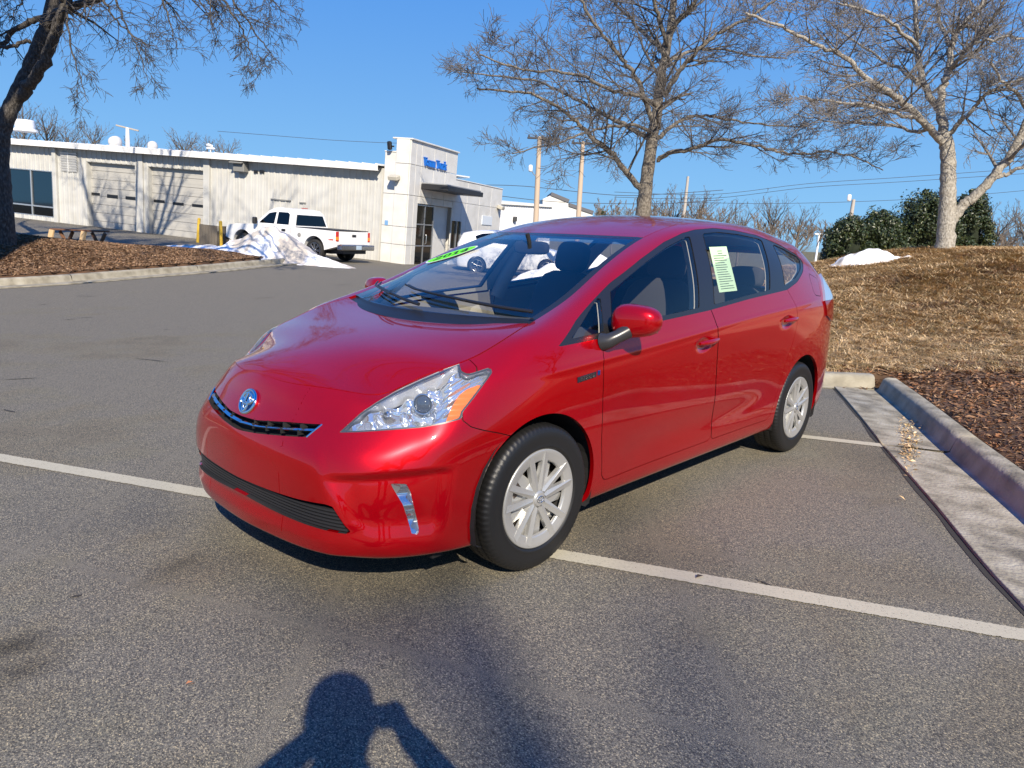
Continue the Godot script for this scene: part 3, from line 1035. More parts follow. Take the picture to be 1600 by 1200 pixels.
# a closed outline on the body given thickness: badges
func car_fittings(red: Material, black: Material, trim: Material, chrome: Material, silver: Material, clear: Material) -> void:
	# nose badge: a ring round two crossed ovals
	var c := Vector3(0.842, 0.703, 0)
	var xf := Transform3D(Basis(Vector3(0, 0, -1), Vector3(-0.42, 0.907, 0).normalized(), Vector3(0.907, 0.42, 0).normalized()), c + Vector3(0.012, 0.004, 0))
	var mb := MB.new()
	var pf := []
	for i in 7:
		pf.append(Vector2(0.058 * cos(i / 6.0 * PI / 2), -0.012 + 0.016 * sin(i / 6.0 * PI / 2)))
	mb.lathe(pf, 40, xf.scaled_local(Vector3(1, 0.92, 1)))
	var badge := cp("nose_badge", mb, mat(Color(0.03, 0.12, 0.30), 0.08, 0.2))
	for e in [[0.0, 0.0, 0.053, 0.048, 0.008], [0.0, 0.012, 0.038, 0.022, 0.008], [0.0, -0.002, 0.0155, 0.040, 0.008]]:
		mb = MB.new()
		var path := []
		var rad := []
		for i in 41:
			var a := TAU * i / 40.0
			path.append(xf * Vector3(e[0] + cos(a) * e[2], e[1] + sin(a) * e[3], 0.003 - 2.2 * (cos(a) * e[2]) ** 2 - 2.0 * (sin(a) * e[3] + e[1]) ** 2))
			rad.append(e[4])
		mb.tube(path, rad, 8, false)
		obj("oval", mb, chrome, badge)
	# wipers
	var pts := [[[0.35, 0.95, 0.02], [0.62, 0.30, 0.02], [0.75, -0.12, 0.018], [0.86, -0.30, 0.012]], [[0.30, 0.10, 0.02], [0.55, -0.45, 0.02], [0.66, -0.78, 0.018], [0.80, -0.90, 0.012]]]
	for k in pts:
		mb = MB.new()
		var path := []
		for i in 25:
			var t := i / 24.0 * 2.999
			var a: Array = k[int(t)]
			var b: Array = k[int(t) + 1]
			var f := t - int(t)
			var m := strip_mesh(9, TOP_MID, lerpf(a[0], b[0], f), lerpf(a[0], b[0], f) + 0.01, lerpf(a[1], b[1], f), lerpf(a[1], b[1], f) + 0.01, 1, 1)
			path.append(Vector3(m.p[0].x + 0.010, m.p[0].y + 0.018, -m.p[0].z))
		var rad := []
		for i in 25:
			rad.append(lerpf(0.009, 0.005, i / 24.0))
		mb.tube(path, rad, 6)
		var arm := cp("wiper", mb, black)
		mb = MB.new()
		var bl := []
		for i in range(6, 25):
			bl.append(path[i] + Vector3(0.022, 0.004, 0.0))
		mb.tube(bl, bl.map(func(_a): return 0.005), 6)
		obj("blade", mb, black, arm)
	# door mirrors
	for s in [-1.0, 1.0]:
		mb = MB.new()
		var n := 26
		var m := 15
		var i0 := mb.v.size()
		for i in m + 1:
			var lat := -PI / 2 + PI * i / m
			for k in n:
				var an := TAU * k / n
				var sx := signf(cos(an)) * pow(absf(cos(an)), 0.72) * pow(cos(lat), 0.62)
				var sz := signf(sin(an)) * pow(absf(sin(an)), 0.72) * pow(cos(lat), 0.62)
				var sy := signf(sin(lat)) * pow(absf(sin(lat)), 0.85)
				var fat := 1.0 - 0.22 * (sz + 1.0) * 0.5
				var px := sx * (0.085 if sx > 0 else 0.05) * fat
				mb.p(Vector3(-0.52 + px + 0.10 * 0.42 * sz * -0.5, 1.060 + sy * (0.074 - 0.012 * sz) + 0.004 * sz, s * (0.95 + sz * 0.108)))
		for i in m:
			for k in n:
				var a := i0 + i * n + k
				var b := i0 + i * n + (k + 1) % n
				if s > 0:
					mb.q(a, a + n, b + n, b)
				else:
					mb.q(a, b, b + n, a + n)
		var house := cp("door_mirror", mb, red)
		mb = MB.new()
		mb.tube([Vector3(-0.395, 0.962, s * 0.852), Vector3(-0.400, 0.972, s * 0.885), Vector3(-0.43, 0.990, s * 0.905), Vector3(-0.47, 1.018, s * 0.93)], [0.042, 0.034, 0.030, 0.036], 12)
		obj("foot", mb, mat(lin(0.03, 0.03, 0.032), 0.3), house)
		mb = MB.new()
		mb.box(Vector3(-0.572, 1.06, s * 0.95), Vector3(0.006, 0.10, 0.16), Basis(Vector3.UP, s * 0.12), 0.002)
		obj("mirror_glass", mb, mat(Color(0.8, 0.82, 0.85), 0.02, 1.0), house)
	# letters on the wing
	var q := on_side(-0.272, 0.822)
	var font := SystemFont.new()
	font.font_names = PackedStringArray(["Droid Sans"])
	font.font_weight = 700
	var tm := TextMesh.new()
	tm.text = "HYBRID"
	tm.font = font
	tm.font_size = 32
	tm.pixel_size = 0.0009
	tm.depth = 0.004
	tm.material = mat(Color(0.85, 0.86, 0.87), 0.15, 1.0)
	var ti := MeshInstance3D.new()
	ti.name = "wing_lettering"
	ti.mesh = tm
	car.add_child(ti, true)
	ti.position = Vector3(q.x + 0.012, q.y, -q.z - 0.004) - CAR_MID
	ti.basis = Basis(Vector3(-1, 0.09, 0).normalized(), Vector3(0.09, 1, 0).normalized(), Vector3(0, 0, -1))
	mb = MB.new()
	var q2 := on_side(-0.345, 0.832)
	mb.box(Vector3(q2.x, q2.y, -q2.z - 0.002), Vector3(0.018, 0.022, 0.004), Basis(), 0.0015)
	cp("wing_emblem", mb, mat(Color(0.15, 0.30, 0.6), 0.15, 0.6))
	mb = MB.new()
	mb.box(Vector3(q.x + 0.012, q.y, -q.z - 0.0015), Vector3(0.135, 0.024, 0.002), Basis(Vector3(0, 0, 1), -0.09))
	cp("wing_plate", mb, mat(lin(0.02, 0.02, 0.03), 0.2))
	# year sticker on the windscreen and the paper in the rear door window
	sticker()

func screen_pt(px: float, py: float, back := 0.0) -> Vector3:
	# where the line of sight meets the windscreen
	var m := strip_mesh(9, TOP_MID, 0.3, 4.0, -1.0, 1.0, 40, 40)
	var d := ray(px, py)
	for i in range(0, m.ix.size(), 3):
		var t = Geometry3D.ray_intersects_triangle(CAM, d, Vector3(m.p[m.ix[i]].x, m.p[m.ix[i]].y, -m.p[m.ix[i]].z), Vector3(m.p[m.ix[i + 1]].x, m.p[m.ix[i + 1]].y, -m.p[m.ix[i + 1]].z), Vector3(m.p[m.ix[i + 2]].x, m.p[m.ix[i + 2]].y, -m.p[m.ix[i + 2]].z))
		if t != null:
			return t - Vector3(0.0, 1, 0) * back
	return Vector3.INF

func sticker() -> void:
	var a := screen_pt(666, 411)
	var b := screen_pt(746, 387)
	var mid := screen_pt(706, 399)
	var up := mid * 2.0 - screen_pt(712, 404)
	if a == Vector3.INF or b == Vector3.INF or mid == Vector3.INF:
		print("sticker misses ", a, b, mid)
		return
	var ex := (b - a).normalized()
	var n := ex.cross((up - mid).normalized()).normalized()
	if n.dot(CAM - mid) < 0:
		n = -n
	var ey := n.cross(ex).normalized()
	var half := (b - a).length() * 0.5
	print("sticker half ", half, " ", mid)
	var c := (a + b) * 0.5
	c = mid + n * 0.006
	var mb := MB.new()
	for e in [[1.0, 0.0, Color(0.85, 0.88, 0.82)], [0.93, 0.0012, Color(0.42, 0.92, 0.03)]]:
		mb = MB.new()
		var ring := []
		for i in 48:
			var an := TAU * i / 48.0
			ring.append(c + n * e[1] + ex * cos(an) * half * e[0] + ey * sin(an) * (half * 0.46 - (1.0 - e[0]) * half * 0.9))
		mb.face(ring, n)
		cp("year_sticker" if e[0] == 1.0 else "year_sticker_face", mb, mat(e[2], 0.6))
	var font := SystemFont.new()
	font.font_names = PackedStringArray(["Droid Serif"])
	font.font_weight = 700
	var tm := TextMesh.new()
	tm.text = "2014"
	tm.font = font
	tm.font_size = 48
	tm.pixel_size = half * 0.0125
	tm.depth = 0.001
	tm.material = mat(Color(0.02, 0.03, 0.02), 0.6)
	var ti := MeshInstance3D.new()
	ti.name = "year_figures"
	ti.mesh = tm
	car.add_child(ti, true)
	ti.position = c + n * 0.002 - CAR_MID
	ti.basis = Basis(ex, ey, n)
	# paper
	var o := Vector3(-1.75, 1.25, -0.76)
	var nn := Vector3(0, 0.36, -0.93).normalized()
	var cor := []
	for k in [[1108, 386], [1135, 385], [1152, 454], [1124, 457]]:
		cor.append(hit(k[0], k[1], o, nn))
	mb = MB.new()
	mb.face(cor, nn)
	var pp := mat(Color(0.74, 0.86, 0.70), 0.9)
	var paper := cp("window_paper", mb, pp)
	var rng := RandomNumberGenerator.new()
	rng.seed = 4
	mb = MB.new()
	for i in 17:
		var v := 0.09 + 0.052 * i
		var l0: Vector3 = cor[0].lerp(cor[3], v)
		var r0: Vector3 = cor[1].lerp(cor[2], v)
		var f0 := 0.12 if i > 1 else 0.4
		var f1 := rng.randf_range(0.6, 0.9) if i > 1 else 0.66
		var dn: Vector3 = (cor[3] - cor[0]) * 0.014
		mb.face([l0.lerp(r0, f0) + nn * 0.001, l0.lerp(r0, f1) + nn * 0.001, l0.lerp(r0, f1) + dn + nn * 0.001, l0.lerp(r0, f0) + dn + nn * 0.001], nn)
	obj("print_lines", mb, mat(Color(0.25, 0.3, 0.26), 0.9), paper)

func rounded(mb: MB, at: Vector3, size: Vector3, basis := Basis(), e := 0.55, n := 16, m := 10) -> void:
	var i0 := mb.v.size()
	for i in m + 1:
		var lat := -PI / 2 + PI * i / m
		for k in n:
			var an := TAU * k / n
			var cl := pow(maxf(cos(lat), 0.0), e)
			var q := Vector3(signf(cos(an)) * pow(absf(cos(an)), e) * cl, signf(sin(lat)) * pow(absf(sin(lat)), e), signf(sin(an)) * pow(absf(sin(an)), e) * cl)
			mb.p(at + basis * (q * size * 0.5))
	for i in m:
		for k in n:
			var a := i0 + i * n + k
			var b := i0 + i * n + (k + 1) % n
			mb.q(a, a + n, b + n, b)

func interior(cloth: Material, beige: Material, dark: Material, silver: Material) -> void:
	var mb := MB.new()
	var prof := [Vector2(0.08, 0.80), Vector2(0.05, 0.965), Vector2(-0.20, 0.985), Vector2(-0.42, 0.995), Vector2(-0.60, 0.99), Vector2(-0.70, 0.95), Vector2(-0.74, 0.86), Vector2(-0.70, 0.62), Vector2(-0.55, 0.45)]
	for i in prof.size() - 1:
		for k in 16:
			var z0 := lerpf(-0.77, 0.77, k / 16.0)
			var z1 := lerpf(-0.77, 0.77, (k + 1) / 16.0)
			var f := func(q: Vector2, z: float) -> Vector3:
				var hump := 0.022 * exp(-pow((z + 0.37) / 0.16, 2)) * sstep(-0.2, -0.5, q.x) if q.y > 0.9 else 0.0
				return Vector3(q.x - 0.10 * z * z, q.y + hump - 0.04 * z * z, z)
			mb.face([f.call(prof[i], z0), f.call(prof[i + 1], z0), f.call(prof[i + 1], z1), f.call(prof[i], z1)], Vector3(-0.1, 1, 0))
	cp("dashboard", mb, mat(lin(0.05, 0.053, 0.058), 0.8))
	# steering wheel
	mb = MB.new()
	var xf := Transform3D(Basis(Vector3(0, 0, 1), Vector3(0.4, 0.92, 0).normalized(), Vector3(-0.92, 0.4, 0).normalized()), Vector3(-0.86, 0.93, -0.37))
	var ring := []
	for i in 33:
		var a := TAU * i / 32.0
		ring.append(xf * Vector3(cos(a) * 0.185, sin(a) * 0.18, 0))
	mb.tube(ring, ring.map(func(_a): return 0.016), 8, false)
	rounded(mb, xf.origin, Vector3(0.16, 0.13, 0.06), xf.basis)
	mb.box(xf * Vector3(0.1, -0.01, 0), Vector3(0.16, 0.035, 0.02), xf.basis)
	mb.box(xf * Vector3(-0.1, -0.01, 0), Vector3(0.16, 0.035, 0.02), xf.basis)
	mb.box(xf * Vector3(0, 0, -0.12), Vector3(0.07, 0.07, 0.24), xf.basis)
	cp("steering_wheel", mb, dark)
	# seats
	for s in [-1.0, 1.0]:
		mb = MB.new()
		rounded(mb, Vector3(-1.28, 0.52, s * 0.37), Vector3(0.56, 0.22, 0.52))
		var bk := Basis(Vector3(0, 0, 1), 0.28)
		rounded(mb, Vector3(-1.60, 0.86, s * 0.37), Vector3(0.20, 0.70, 0.50), bk)
		rounded(mb, Vector3(-1.715, 1.295, s * 0.37), Vector3(0.11, 0.21, 0.25), bk)
		mb.tube([Vector3(-1.70, 1.10, s * 0.37 - 0.06), Vector3(-1.715, 1.24, s * 0.37 - 0.06)], [0.007, 0.007], 6)
		mb.tube([Vector3(-1.70, 1.10, s * 0.37 + 0.06), Vector3(-1.715, 1.24, s * 0.37 + 0.06)], [0.007, 0.007], 6)
		cp("front_seat", mb, cloth)
		# pillar lining with its belt
		mb = MB.new()
		mb.tube([Vector3(-1.40, 1.00, s * 0.77), Vector3(-1.44, 1.12, s * 0.745), Vector3(-1.50, 1.30, s * 0.67), Vector3(-1.55, 1.45, s * 0.58)], [0.05, 0.05, 0.045, 0.04], 10)
		cp("pillar_lining", mb, beige)
	mb = MB.new()
	rounded(mb, Vector3(-2.25, 0.55, 0), Vector3(0.55, 0.24, 1.3))
	rounded(mb, Vector3(-2.62, 0.85, 0), Vector3(0.20, 0.66, 1.3), Basis(Vector3(0, 0, 1), 0.3))
	for z in [-0.42, 0.0, 0.42]:
		rounded(mb, Vector3(-2.72, 1.20, z), Vector3(0.10, 0.15, 0.26), Basis(Vector3(0, 0, 1), 0.3))
	cp("rear_bench", mb, cloth)
	mb = MB.new()
	rounded(mb, Vector3(-0.86, 1.355, 0), Vector3(0.05, 0.075, 0.25))
	mb.tube([Vector3(-0.85, 1.36, 0), Vector3(-0.82, 1.43, 0)], [0.012, 0.012], 8)
	cp("interior_mirror", mb, dark)
	mb = MB.new()
	mb.box(Vector3(-1.6, 0.26, 0), Vector3(3.2, 0.02, 1.5))
	mb.box(Vector3(-0.9, 0.42, 0), Vector3(1.5, 0.3, 0.22), Basis(), 0.03)
	cp("cabin_floor", mb, dark)
	mb = MB.new()
	mb.box(Vector3(-0.02, 0.62, 0), Vector3(0.03, 0.75, 1.5))
	cp("bulkhead", mb, dark)

func wheel(at: Vector3, s: float, steer: float, rubber: Material, silver: Material, dark: Material, chrome: Material) -> void:
	# the wheel's own z points outwards
	var xf := Transform3D(Basis(Vector3.UP, steer) * Basis(Vector3(-s, 0, 0), Vector3.UP, Vector3(0, 0, -s)).orthonormalized(), at)
	xf.basis = Basis(Vector3.UP, steer) * (Basis() if s > 0 else Basis(Vector3.UP, PI))
	var w := Node3D.new()
	w.name = "wheel"
	car.add_child(w, true)
	w.transform = Transform3D(xf.basis, at - CAR_MID)
	var mb := MB.new()
	var pr := [Vector2(0.200, -0.085), Vector2(0.235, -0.100), Vector2(0.28, -0.102), Vector2(0.308, -0.092), Vector2(0.3195, -0.074), Vector2(0.3215, -0.05), Vector2(0.314, -0.048), Vector2(0.314, -0.041), Vector2(0.322, -0.039), Vector2(0.3225, -0.004), Vector2(0.3145, -0.002), Vector2(0.3145, 0.006), Vector2(0.3225, 0.008), Vector2(0.322, 0.039), Vector2(0.314, 0.041), Vector2(0.314, 0.048), Vector2(0.3215, 0.05), Vector2(0.3195, 0.074), Vector2(0.314, 0.086), Vector2(0.306, 0.094), Vector2(0.296, 0.0985), Vector2(0.292, 0.0985), Vector2(0.290, 0.101), Vector2(0.272, 0.103), Vector2(0.268, 0.1015), Vector2(0.250, 0.1025), Vector2(0.238, 0.100), Vector2(0.234, 0.103), Vector2(0.226, 0.102), Vector2(0.2185, 0.094), Vector2(0.212, 0.088)]
	var seg := 240
	mb.lathe(pr, seg, Transform3D(), func(i: int, k: int, r: float) -> float:
		if i >= 16 and i <= 19 and k % 3 == 0:
			return r - 0.0035
		if i >= 3 and i <= 5 and k % 3 == 0:
			return r - 0.0035
		if (i == 8 or i == 9 or i == 12 or i == 13) and k % 3 == 1:
			return r - 0.003
		return r)
	obj("tyre", mb, rubber, w)
	mb = MB.new()
	mb.lathe([Vector2(0.205, -0.08), Vector2(0.195, -0.05), Vector2(0.19, 0.03), Vector2(0.197, 0.07), Vector2(0.205, 0.088)], 64, Transform3D())
	mb.lathe([Vector2(0.0, 0.025), Vector2(0.19, 0.02)], 48, Transform3D())
	var bk := obj("rim_well", mb, mat(lin(0.05, 0.05, 0.05), 0.6, 0.5), w)
	mb = MB.new()
	mb.lathe([Vector2(0.07, 0.04), Vector2(0.14, 0.038), Vector2(0.14, 0.03)], 48, Transform3D())
	mb.box(Vector3(-0.11, 0.05, 0.045), Vector3(0.06, 0.12, 0.05), Basis(), 0.01)
	obj("brake_disc", mb, mat(Color(0.42, 0.38, 0.35), 0.45, 0.8), w)
	# trim: outer ring, ten blades, hub
	mb = MB.new()
	mb.lathe([Vector2(0.2175, 0.092), Vector2(0.2165, 0.098), Vector2(0.212, 0.1005), Vector2(0.200, 0.0985), Vector2(0.172, 0.094), Vector2(0.166, 0.090), Vector2(0.164, 0.078)], 96, Transform3D())
	mb.lathe([Vector2(0.098, 0.05), Vector2(0.094, 0.066), Vector2(0.076, 0.078), Vector2(0.060, 0.087), Vector2(0.034, 0.092), Vector2(0.032, 0.098), Vector2(0.028, 0.101), Vector2(0.0, 0.1025)], 48, Transform3D())
	var cover := obj("wheel_trim", mb, silver, w)
	for i in 10:
		var a := TAU * i / 10.0 + 0.08
		mb = MB.new()
		var lean := 0.12 if i % 2 == 0 else -0.04
		var rt := Vector3(cos(a), sin(a), 0)
		var tt := Vector3(-sin(a), cos(a), 0)
		var rt2 := Vector3(cos(a + lean), sin(a + lean), 0)
		var tt2 := Vector3(-sin(a + lean), cos(a + lean), 0)
		var h0 := 0.018
		var h1 := 0.021
		var z0 := Vector3(0, 0, 0.088)
		var z1 := Vector3(0, 0, 0.0985)
		var p0 := rt * 0.03 - tt * h0 + z0
		var p1 := rt * 0.03 + tt * h0 + z0
		var m0 := rt * 0.04 + z0 + Vector3(0, 0, 0.008)
		var e0 := rt2 * 0.198 - tt2 * h1 + z1
		var e1 := rt2 * 0.198 + tt2 * h1 * 0.4 + z1
		var m1 := rt2 * 0.208 + tt2 * h1 * 0.3 + z1 + Vector3(0, 0, 0.004)
		var dn := Vector3(0, 0, -0.022)
		mb.face([p0, m0, m1, e0], Vector3(0, 0, 1))
		mb.face([m0, p1, e1, m1], Vector3(0, 0, 1))
		mb.face([p0, e0, e0 + dn, p0 + dn], -tt)
		mb.face([p1, e1, e1 + dn, p1 + dn], tt)
		obj("blade", mb, silver, cover)
	for i in 10:
		var a := TAU * (i + 0.5) / 10.0 + 0.08
		var rt := Vector3(cos(a), sin(a), 0)
		var tt := Vector3(-sin(a), cos(a), 0)
		mb = MB.new()
		var side := 1.0 if i % 2 == 0 else -1.0
		mb.face([rt * 0.07 - tt * 0.03 + Vector3(0, 0, 0.074), rt * 0.07 + tt * 0.03 + Vector3(0, 0, 0.074), rt * 0.172 + tt * (0.036 + 0.012 * side) + Vector3(0, 0, 0.070), rt * 0.172 + tt * (0.010 * side) + Vector3(0, 0, 0.062)], Vector3(0, 0, 1))
		obj("filler", mb, silver, cover)
	mb = MB.new()
	for i in 5:
		var a := TAU * (i + 0.5) / 5.0 + 0.08
		mb.lathe([Vector2(0.011, 0.08), Vector2(0.0105, 0.0905), Vector2(0.0, 0.0915)], 10, Transform3D(Basis(), Vector3(cos(a), sin(a), 0) * 0.057))
	obj("wheel_nut", mb, dark, cover).set_meta("kind", "stuff")
	mb = MB.new()
	for e in [[0.0, 0.020, 0.0145], [0.005, 0.014, 0.008], [0.0, 0.006, 0.0145]]:
		var path := []
		for i in 25:
			var an := TAU * i / 24.0
			path.append(Vector3(cos(an) * e[1], e[0] + sin(an) * e[2], 0.103))
		mb.tube(path, path.map(func(_a): return 0.0018), 6, false)
	obj("hub_emblem", mb, chrome, cover)
	w.set_meta("label", "front wheel" if at.x > -1.0 else "rear wheel")

# ---------------------------------------------------------------- the ground
const KERB := [2.0, -1.2, 2.3, 1.2, 2.56, 2.7, 2.86, 3.84, 3.0, 4.38, 3.19, 5.12, 3.42, 5.94, 3.65, 6.8, 3.83, 7.51]
const KERB_BACK := [3.82, 7.56, 3.4, 7.56, 2.6, 7.58, 1.8, 7.7, 1.25, 8.05, 0.95, 8.6, 0.7, 10.0, 0.8, 14.0, 1.5, 20.0, 2.2, 30.0]
const ISLE := [-16.5, 7.5, -13.2, 9.6, -11.4, 11.9, -10.05, 14.23, -9.49, 15.35, -8.96, 16.9, -8.17, 19.24, -7.7, 21.6, -7.35, 23.4, -7.3, 24.2, -7.7, 24.7, -8.4, 24.8]
var bank_poly := []
var isle_poly := []

func lot_h(r: float, d: float) -> float:
	var s := sstep(10.0, 27.0, d)
	var rr := clampf(r, -45.0, 14.0)
	return s * (0.28 + (-5.5 - rr) * 0.0585)

func bank_h(r: float, d: float) -> float:
	var e := -sd_poly(Vector2(r, d), bank_poly)
	if e < 0.0:
		return -0.3 if e < -0.06 else 0.1
	var h := 0.125 + 0.13 * minf(e, 9.0) + 0.05 * maxf(0.0, r - 6.0) * sstep(0.0, 6.0, e) - 0.07 * maxf(0.0, d - 20.0)
	return h + 0.05 * relief.get_noise_2d(r * 6.0, d * 6.0) * sstep(0.0, 1.0, e) - 0.02 * sstep(0.35, 0.0, e)

func isle_h(r: float, d: float) -> float:
	var e := -sd_poly(Vector2(r, d), isle_poly)
	if e < 0.0:
		return -0.3 if e < -0.06 else lot_h(r, d) + 0.1
	var top := 0.62 * sstep(23.5, 15.0, d) + 0.10
	return lot_h(r, d) + 0.125 + top * sstep(0.0, 2.8, e) + 0.05 * relief.get_noise_2d(r * 5.0, d * 5.0) * sstep(0.0, 1.0, e)

var relief := FastNoiseLite.new()

func ground_at(r: float, d: float) -> float:
	return maxf(lot_h(r, d), maxf(bank_h(r, d), isle_h(r, d)))

# follow a line of sight to the ground
func on_ground(px: float, py: float) -> Vector3:
	var q := CAM
	var v := ray(px, py)
	for i in 3000:
		q += v * 0.02
		var k := rd(q)
		if q.y <= ground_at(k.x, k.y):
			return q
	return q

func axis(a: float, b: float, step: float, lo: float, hi: float, grow: float) -> PackedFloat32Array:
	var o := PackedFloat32Array()
	var x := a
	while x <= b:
		o.append(x)
		x += step
	var s := step
	while x < hi:
		s *= grow
		x += s
		o.append(x)
	s = step
	x = a
	while x > lo:
		s *= grow
		x -= s
		o.insert(0, x)
	return o

func stones(size: int, seed_: int, freq: float, tones: Array) -> Array:
	# a surface of small stones lying close: [colour image, height image]
	var f := FastNoiseLite.new()
	f.seed = seed_
	f.frequency = freq
	f.noise_type = FastNoiseLite.TYPE_CELLULAR
	f.fractal_type = FastNoiseLite.FRACTAL_NONE
	f.cellular_jitter = 1.0
	f.cellular_return_type = FastNoiseLite.RETURN_CELL_VALUE
	var v := f.get_seamless_image(size, size, false, false, 0.06, true).get_data()
	f.cellular_return_type = FastNoiseLite.RETURN_DISTANCE2_SUB
	var e := f.get_seamless_image(size, size, false, false, 0.06, true).get_data()
	f.cellular_return_type = FastNoiseLite.RETURN_DISTANCE
	var lut := []
	for t in tones:
		lut.append([int(t.r * 255), int(t.g * 255), int(t.b * 255)])
	var col := PackedByteArray()
	col.resize(size * size * 3)
	var hi := PackedByteArray()
	hi.resize(size * size * 3)
	for i in size * size:
		var k: int = v[i]
		var t: Array = lut[(k * 7 + (k >> 3)) % lut.size()]
		var edge := clampf(e[i] / 70.0, 0.0, 1.0)
		var sh := 0.62 + 0.38 * edge
		col[i * 3] = int(t[0] * sh)
		col[i * 3 + 1] = int(t[1] * sh)
		col[i * 3 + 2] = int(t[2] * sh)
		var h := int(clampf(90.0 * edge + (k % 97) * 1.2, 0, 255))
		hi[i * 3] = h
		hi[i * 3 + 1] = h
		hi[i * 3 + 2] = h
	return [Image.create_from_data(size, size, false, Image.FORMAT_RGB8, col), Image.create_from_data(size, size, false, Image.FORMAT_RGB8, hi)]

func seg_dist(q: Vector2, a: Vector2, b: Vector2) -> float:
	var e := b - a
	return (q - a - e * clampf((q - a).dot(e) / e.length_squared(), 0.0, 1.0)).length()

func px_lot(px: float, py: float) -> Vector2:
	return rd(hit(px, py, Vector3(), Vector3.UP))

func build_ground() -> void:
	relief.seed = 3
	relief.frequency = 0.05
	relief.fractal_octaves = 3
	bank_poly = []
	var inner := []
	for i in range(0, KERB.size(), 2):
		inner.append(Vector2(KERB[i] + 0.17, KERB[i + 1] - 0.02))
	bank_poly = inner
	bank_poly[-1] = Vector2(3.98, 7.70)
	for i in range(2, KERB_BACK.size(), 2):
		bank_poly.append(Vector2(KERB_BACK[i] + (0.0 if i < 10 else 0.15), KERB_BACK[i + 1] + (0.16 if i < 10 else 0.0)))
	bank_poly.append_array([Vector2(3, 60), Vector2(70, 60), Vector2(70, -4)])
	isle_poly = []
	for i in range(0, ISLE.size(), 2):
		isle_poly.append(Vector2(ISLE[i], ISLE[i + 1]) + Vector2(-0.60, 0.22))
	isle_poly.append_array([Vector2(-10.5, 24.2), Vector2(-13.0, 22.8), Vector2(-20.0, 20.5), Vector2(-32.0, 18.0), Vector2(-32, 4.0), Vector2(-20, 6.0)])
	# asphalt
	var st := stones(1024, 11, 0.33, [lin(0.20, 0.188, 0.155), lin(0.15, 0.141, 0.122), lin(0.27, 0.245, 0.19), lin(0.11, 0.104, 0.092), lin(0.23, 0.211, 0.168), lin(0.47, 0.405, 0.275), lin(0.18, 0.17, 0.148), lin(0.085, 0.081, 0.073), lin(0.36, 0.318, 0.235), lin(0.13, 0.123, 0.11), lin(0.21, 0.193, 0.156), lin(0.165, 0.154, 0.13), lin(0.29, 0.26, 0.2)])
	var m := StandardMaterial3D.new()
	m.albedo_texture = ImageTexture.create_from_image(st[0])
	var nm: Image = st[1].duplicate()
	nm.bump_map_to_normal_map(2.2)
	m.normal_enabled = true
	m.normal_texture = ImageTexture.create_from_image(nm)
	m.normal_scale = 0.7
	m.roughness = 0.93
	m.metallic_specular = 0.35
	m.vertex_color_use_as_albedo = true
	var rs := axis(-8.0, 8.0, 0.13, -1600.0, 1600.0, 1.16)
	var ds := axis(-3.0, 12.0, 0.13, -1200.0, 2200.0, 1.13)
	var big := FastNoiseLite.new()
	big.seed = 8
	big.frequency = 0.35
	big.fractal_octaves = 4
	var streak := [px_lot(690, 1110), px_lot(745, 1010), px_lot(790, 950), px_lot(835, 895)]
	var blots := [[px_lot(1452, 1020), 0.13, 0.75], [px_lot(1530, 985), 0.16, 0.45], [px_lot(1170, 835), 0.30, 0.16], [px_lot(955, 1000), 0.3, 0.18], [px_lot(1300, 800), 0.35, 0.14], [px_lot(255, 800), 0.4, 0.12], [px_lot(20, 1012), 0.12, -0.45], [px_lot(50, 1045), 0.09, -0.4], [px_lot(262, 890), 0.08, -0.35], [px_lot(1330, 790), 0.07, -0.35], [px_lot(1380, 785), 0.05, -0.3], [px_lot(120, 985), 0.5, 0.10], [px_lot(990, 930), 0.22, 0.15]]
	var mb := MB.new()
	for d in ds:
		for r in rs:
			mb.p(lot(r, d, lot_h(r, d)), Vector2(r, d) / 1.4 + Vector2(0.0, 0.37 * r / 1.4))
			var t := 1.0 + 0.34 * big.get_noise_2d(r, d) + 0.16 * big.get_noise_2d(r * 5.0 + 40.0, d * 5.0)
			if absf(r) < 8.5 and d < 13.0:
				var q := Vector2(r, d)
				for i in 3:
					t += 0.34 * exp(-pow(seg_dist(q, streak[i], streak[i + 1]) / 0.10, 2)) * (0.7 + 0.6 * big.get_noise_2d(r * 9.0, d * 9.0))
				for b in blots:
					t += 1.5 * b[2] * exp(-pow((q - b[0]).length() / b[1], 2)) * (0.8 + 0.9 * big.get_noise_2d(r * 12.0, d * 12.0 + 9.0))
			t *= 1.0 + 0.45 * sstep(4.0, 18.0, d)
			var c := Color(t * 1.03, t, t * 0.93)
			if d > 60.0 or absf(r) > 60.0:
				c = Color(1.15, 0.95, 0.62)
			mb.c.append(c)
	var w := rs.size()
	for j in ds.size() - 1:
		for i in w - 1:
			var a := j * w + i
			mb.q(a, a + w, a + w + 1, a + 1)
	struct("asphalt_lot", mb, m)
	cracks()
	bay_lines()
	kerbs()
	banks()

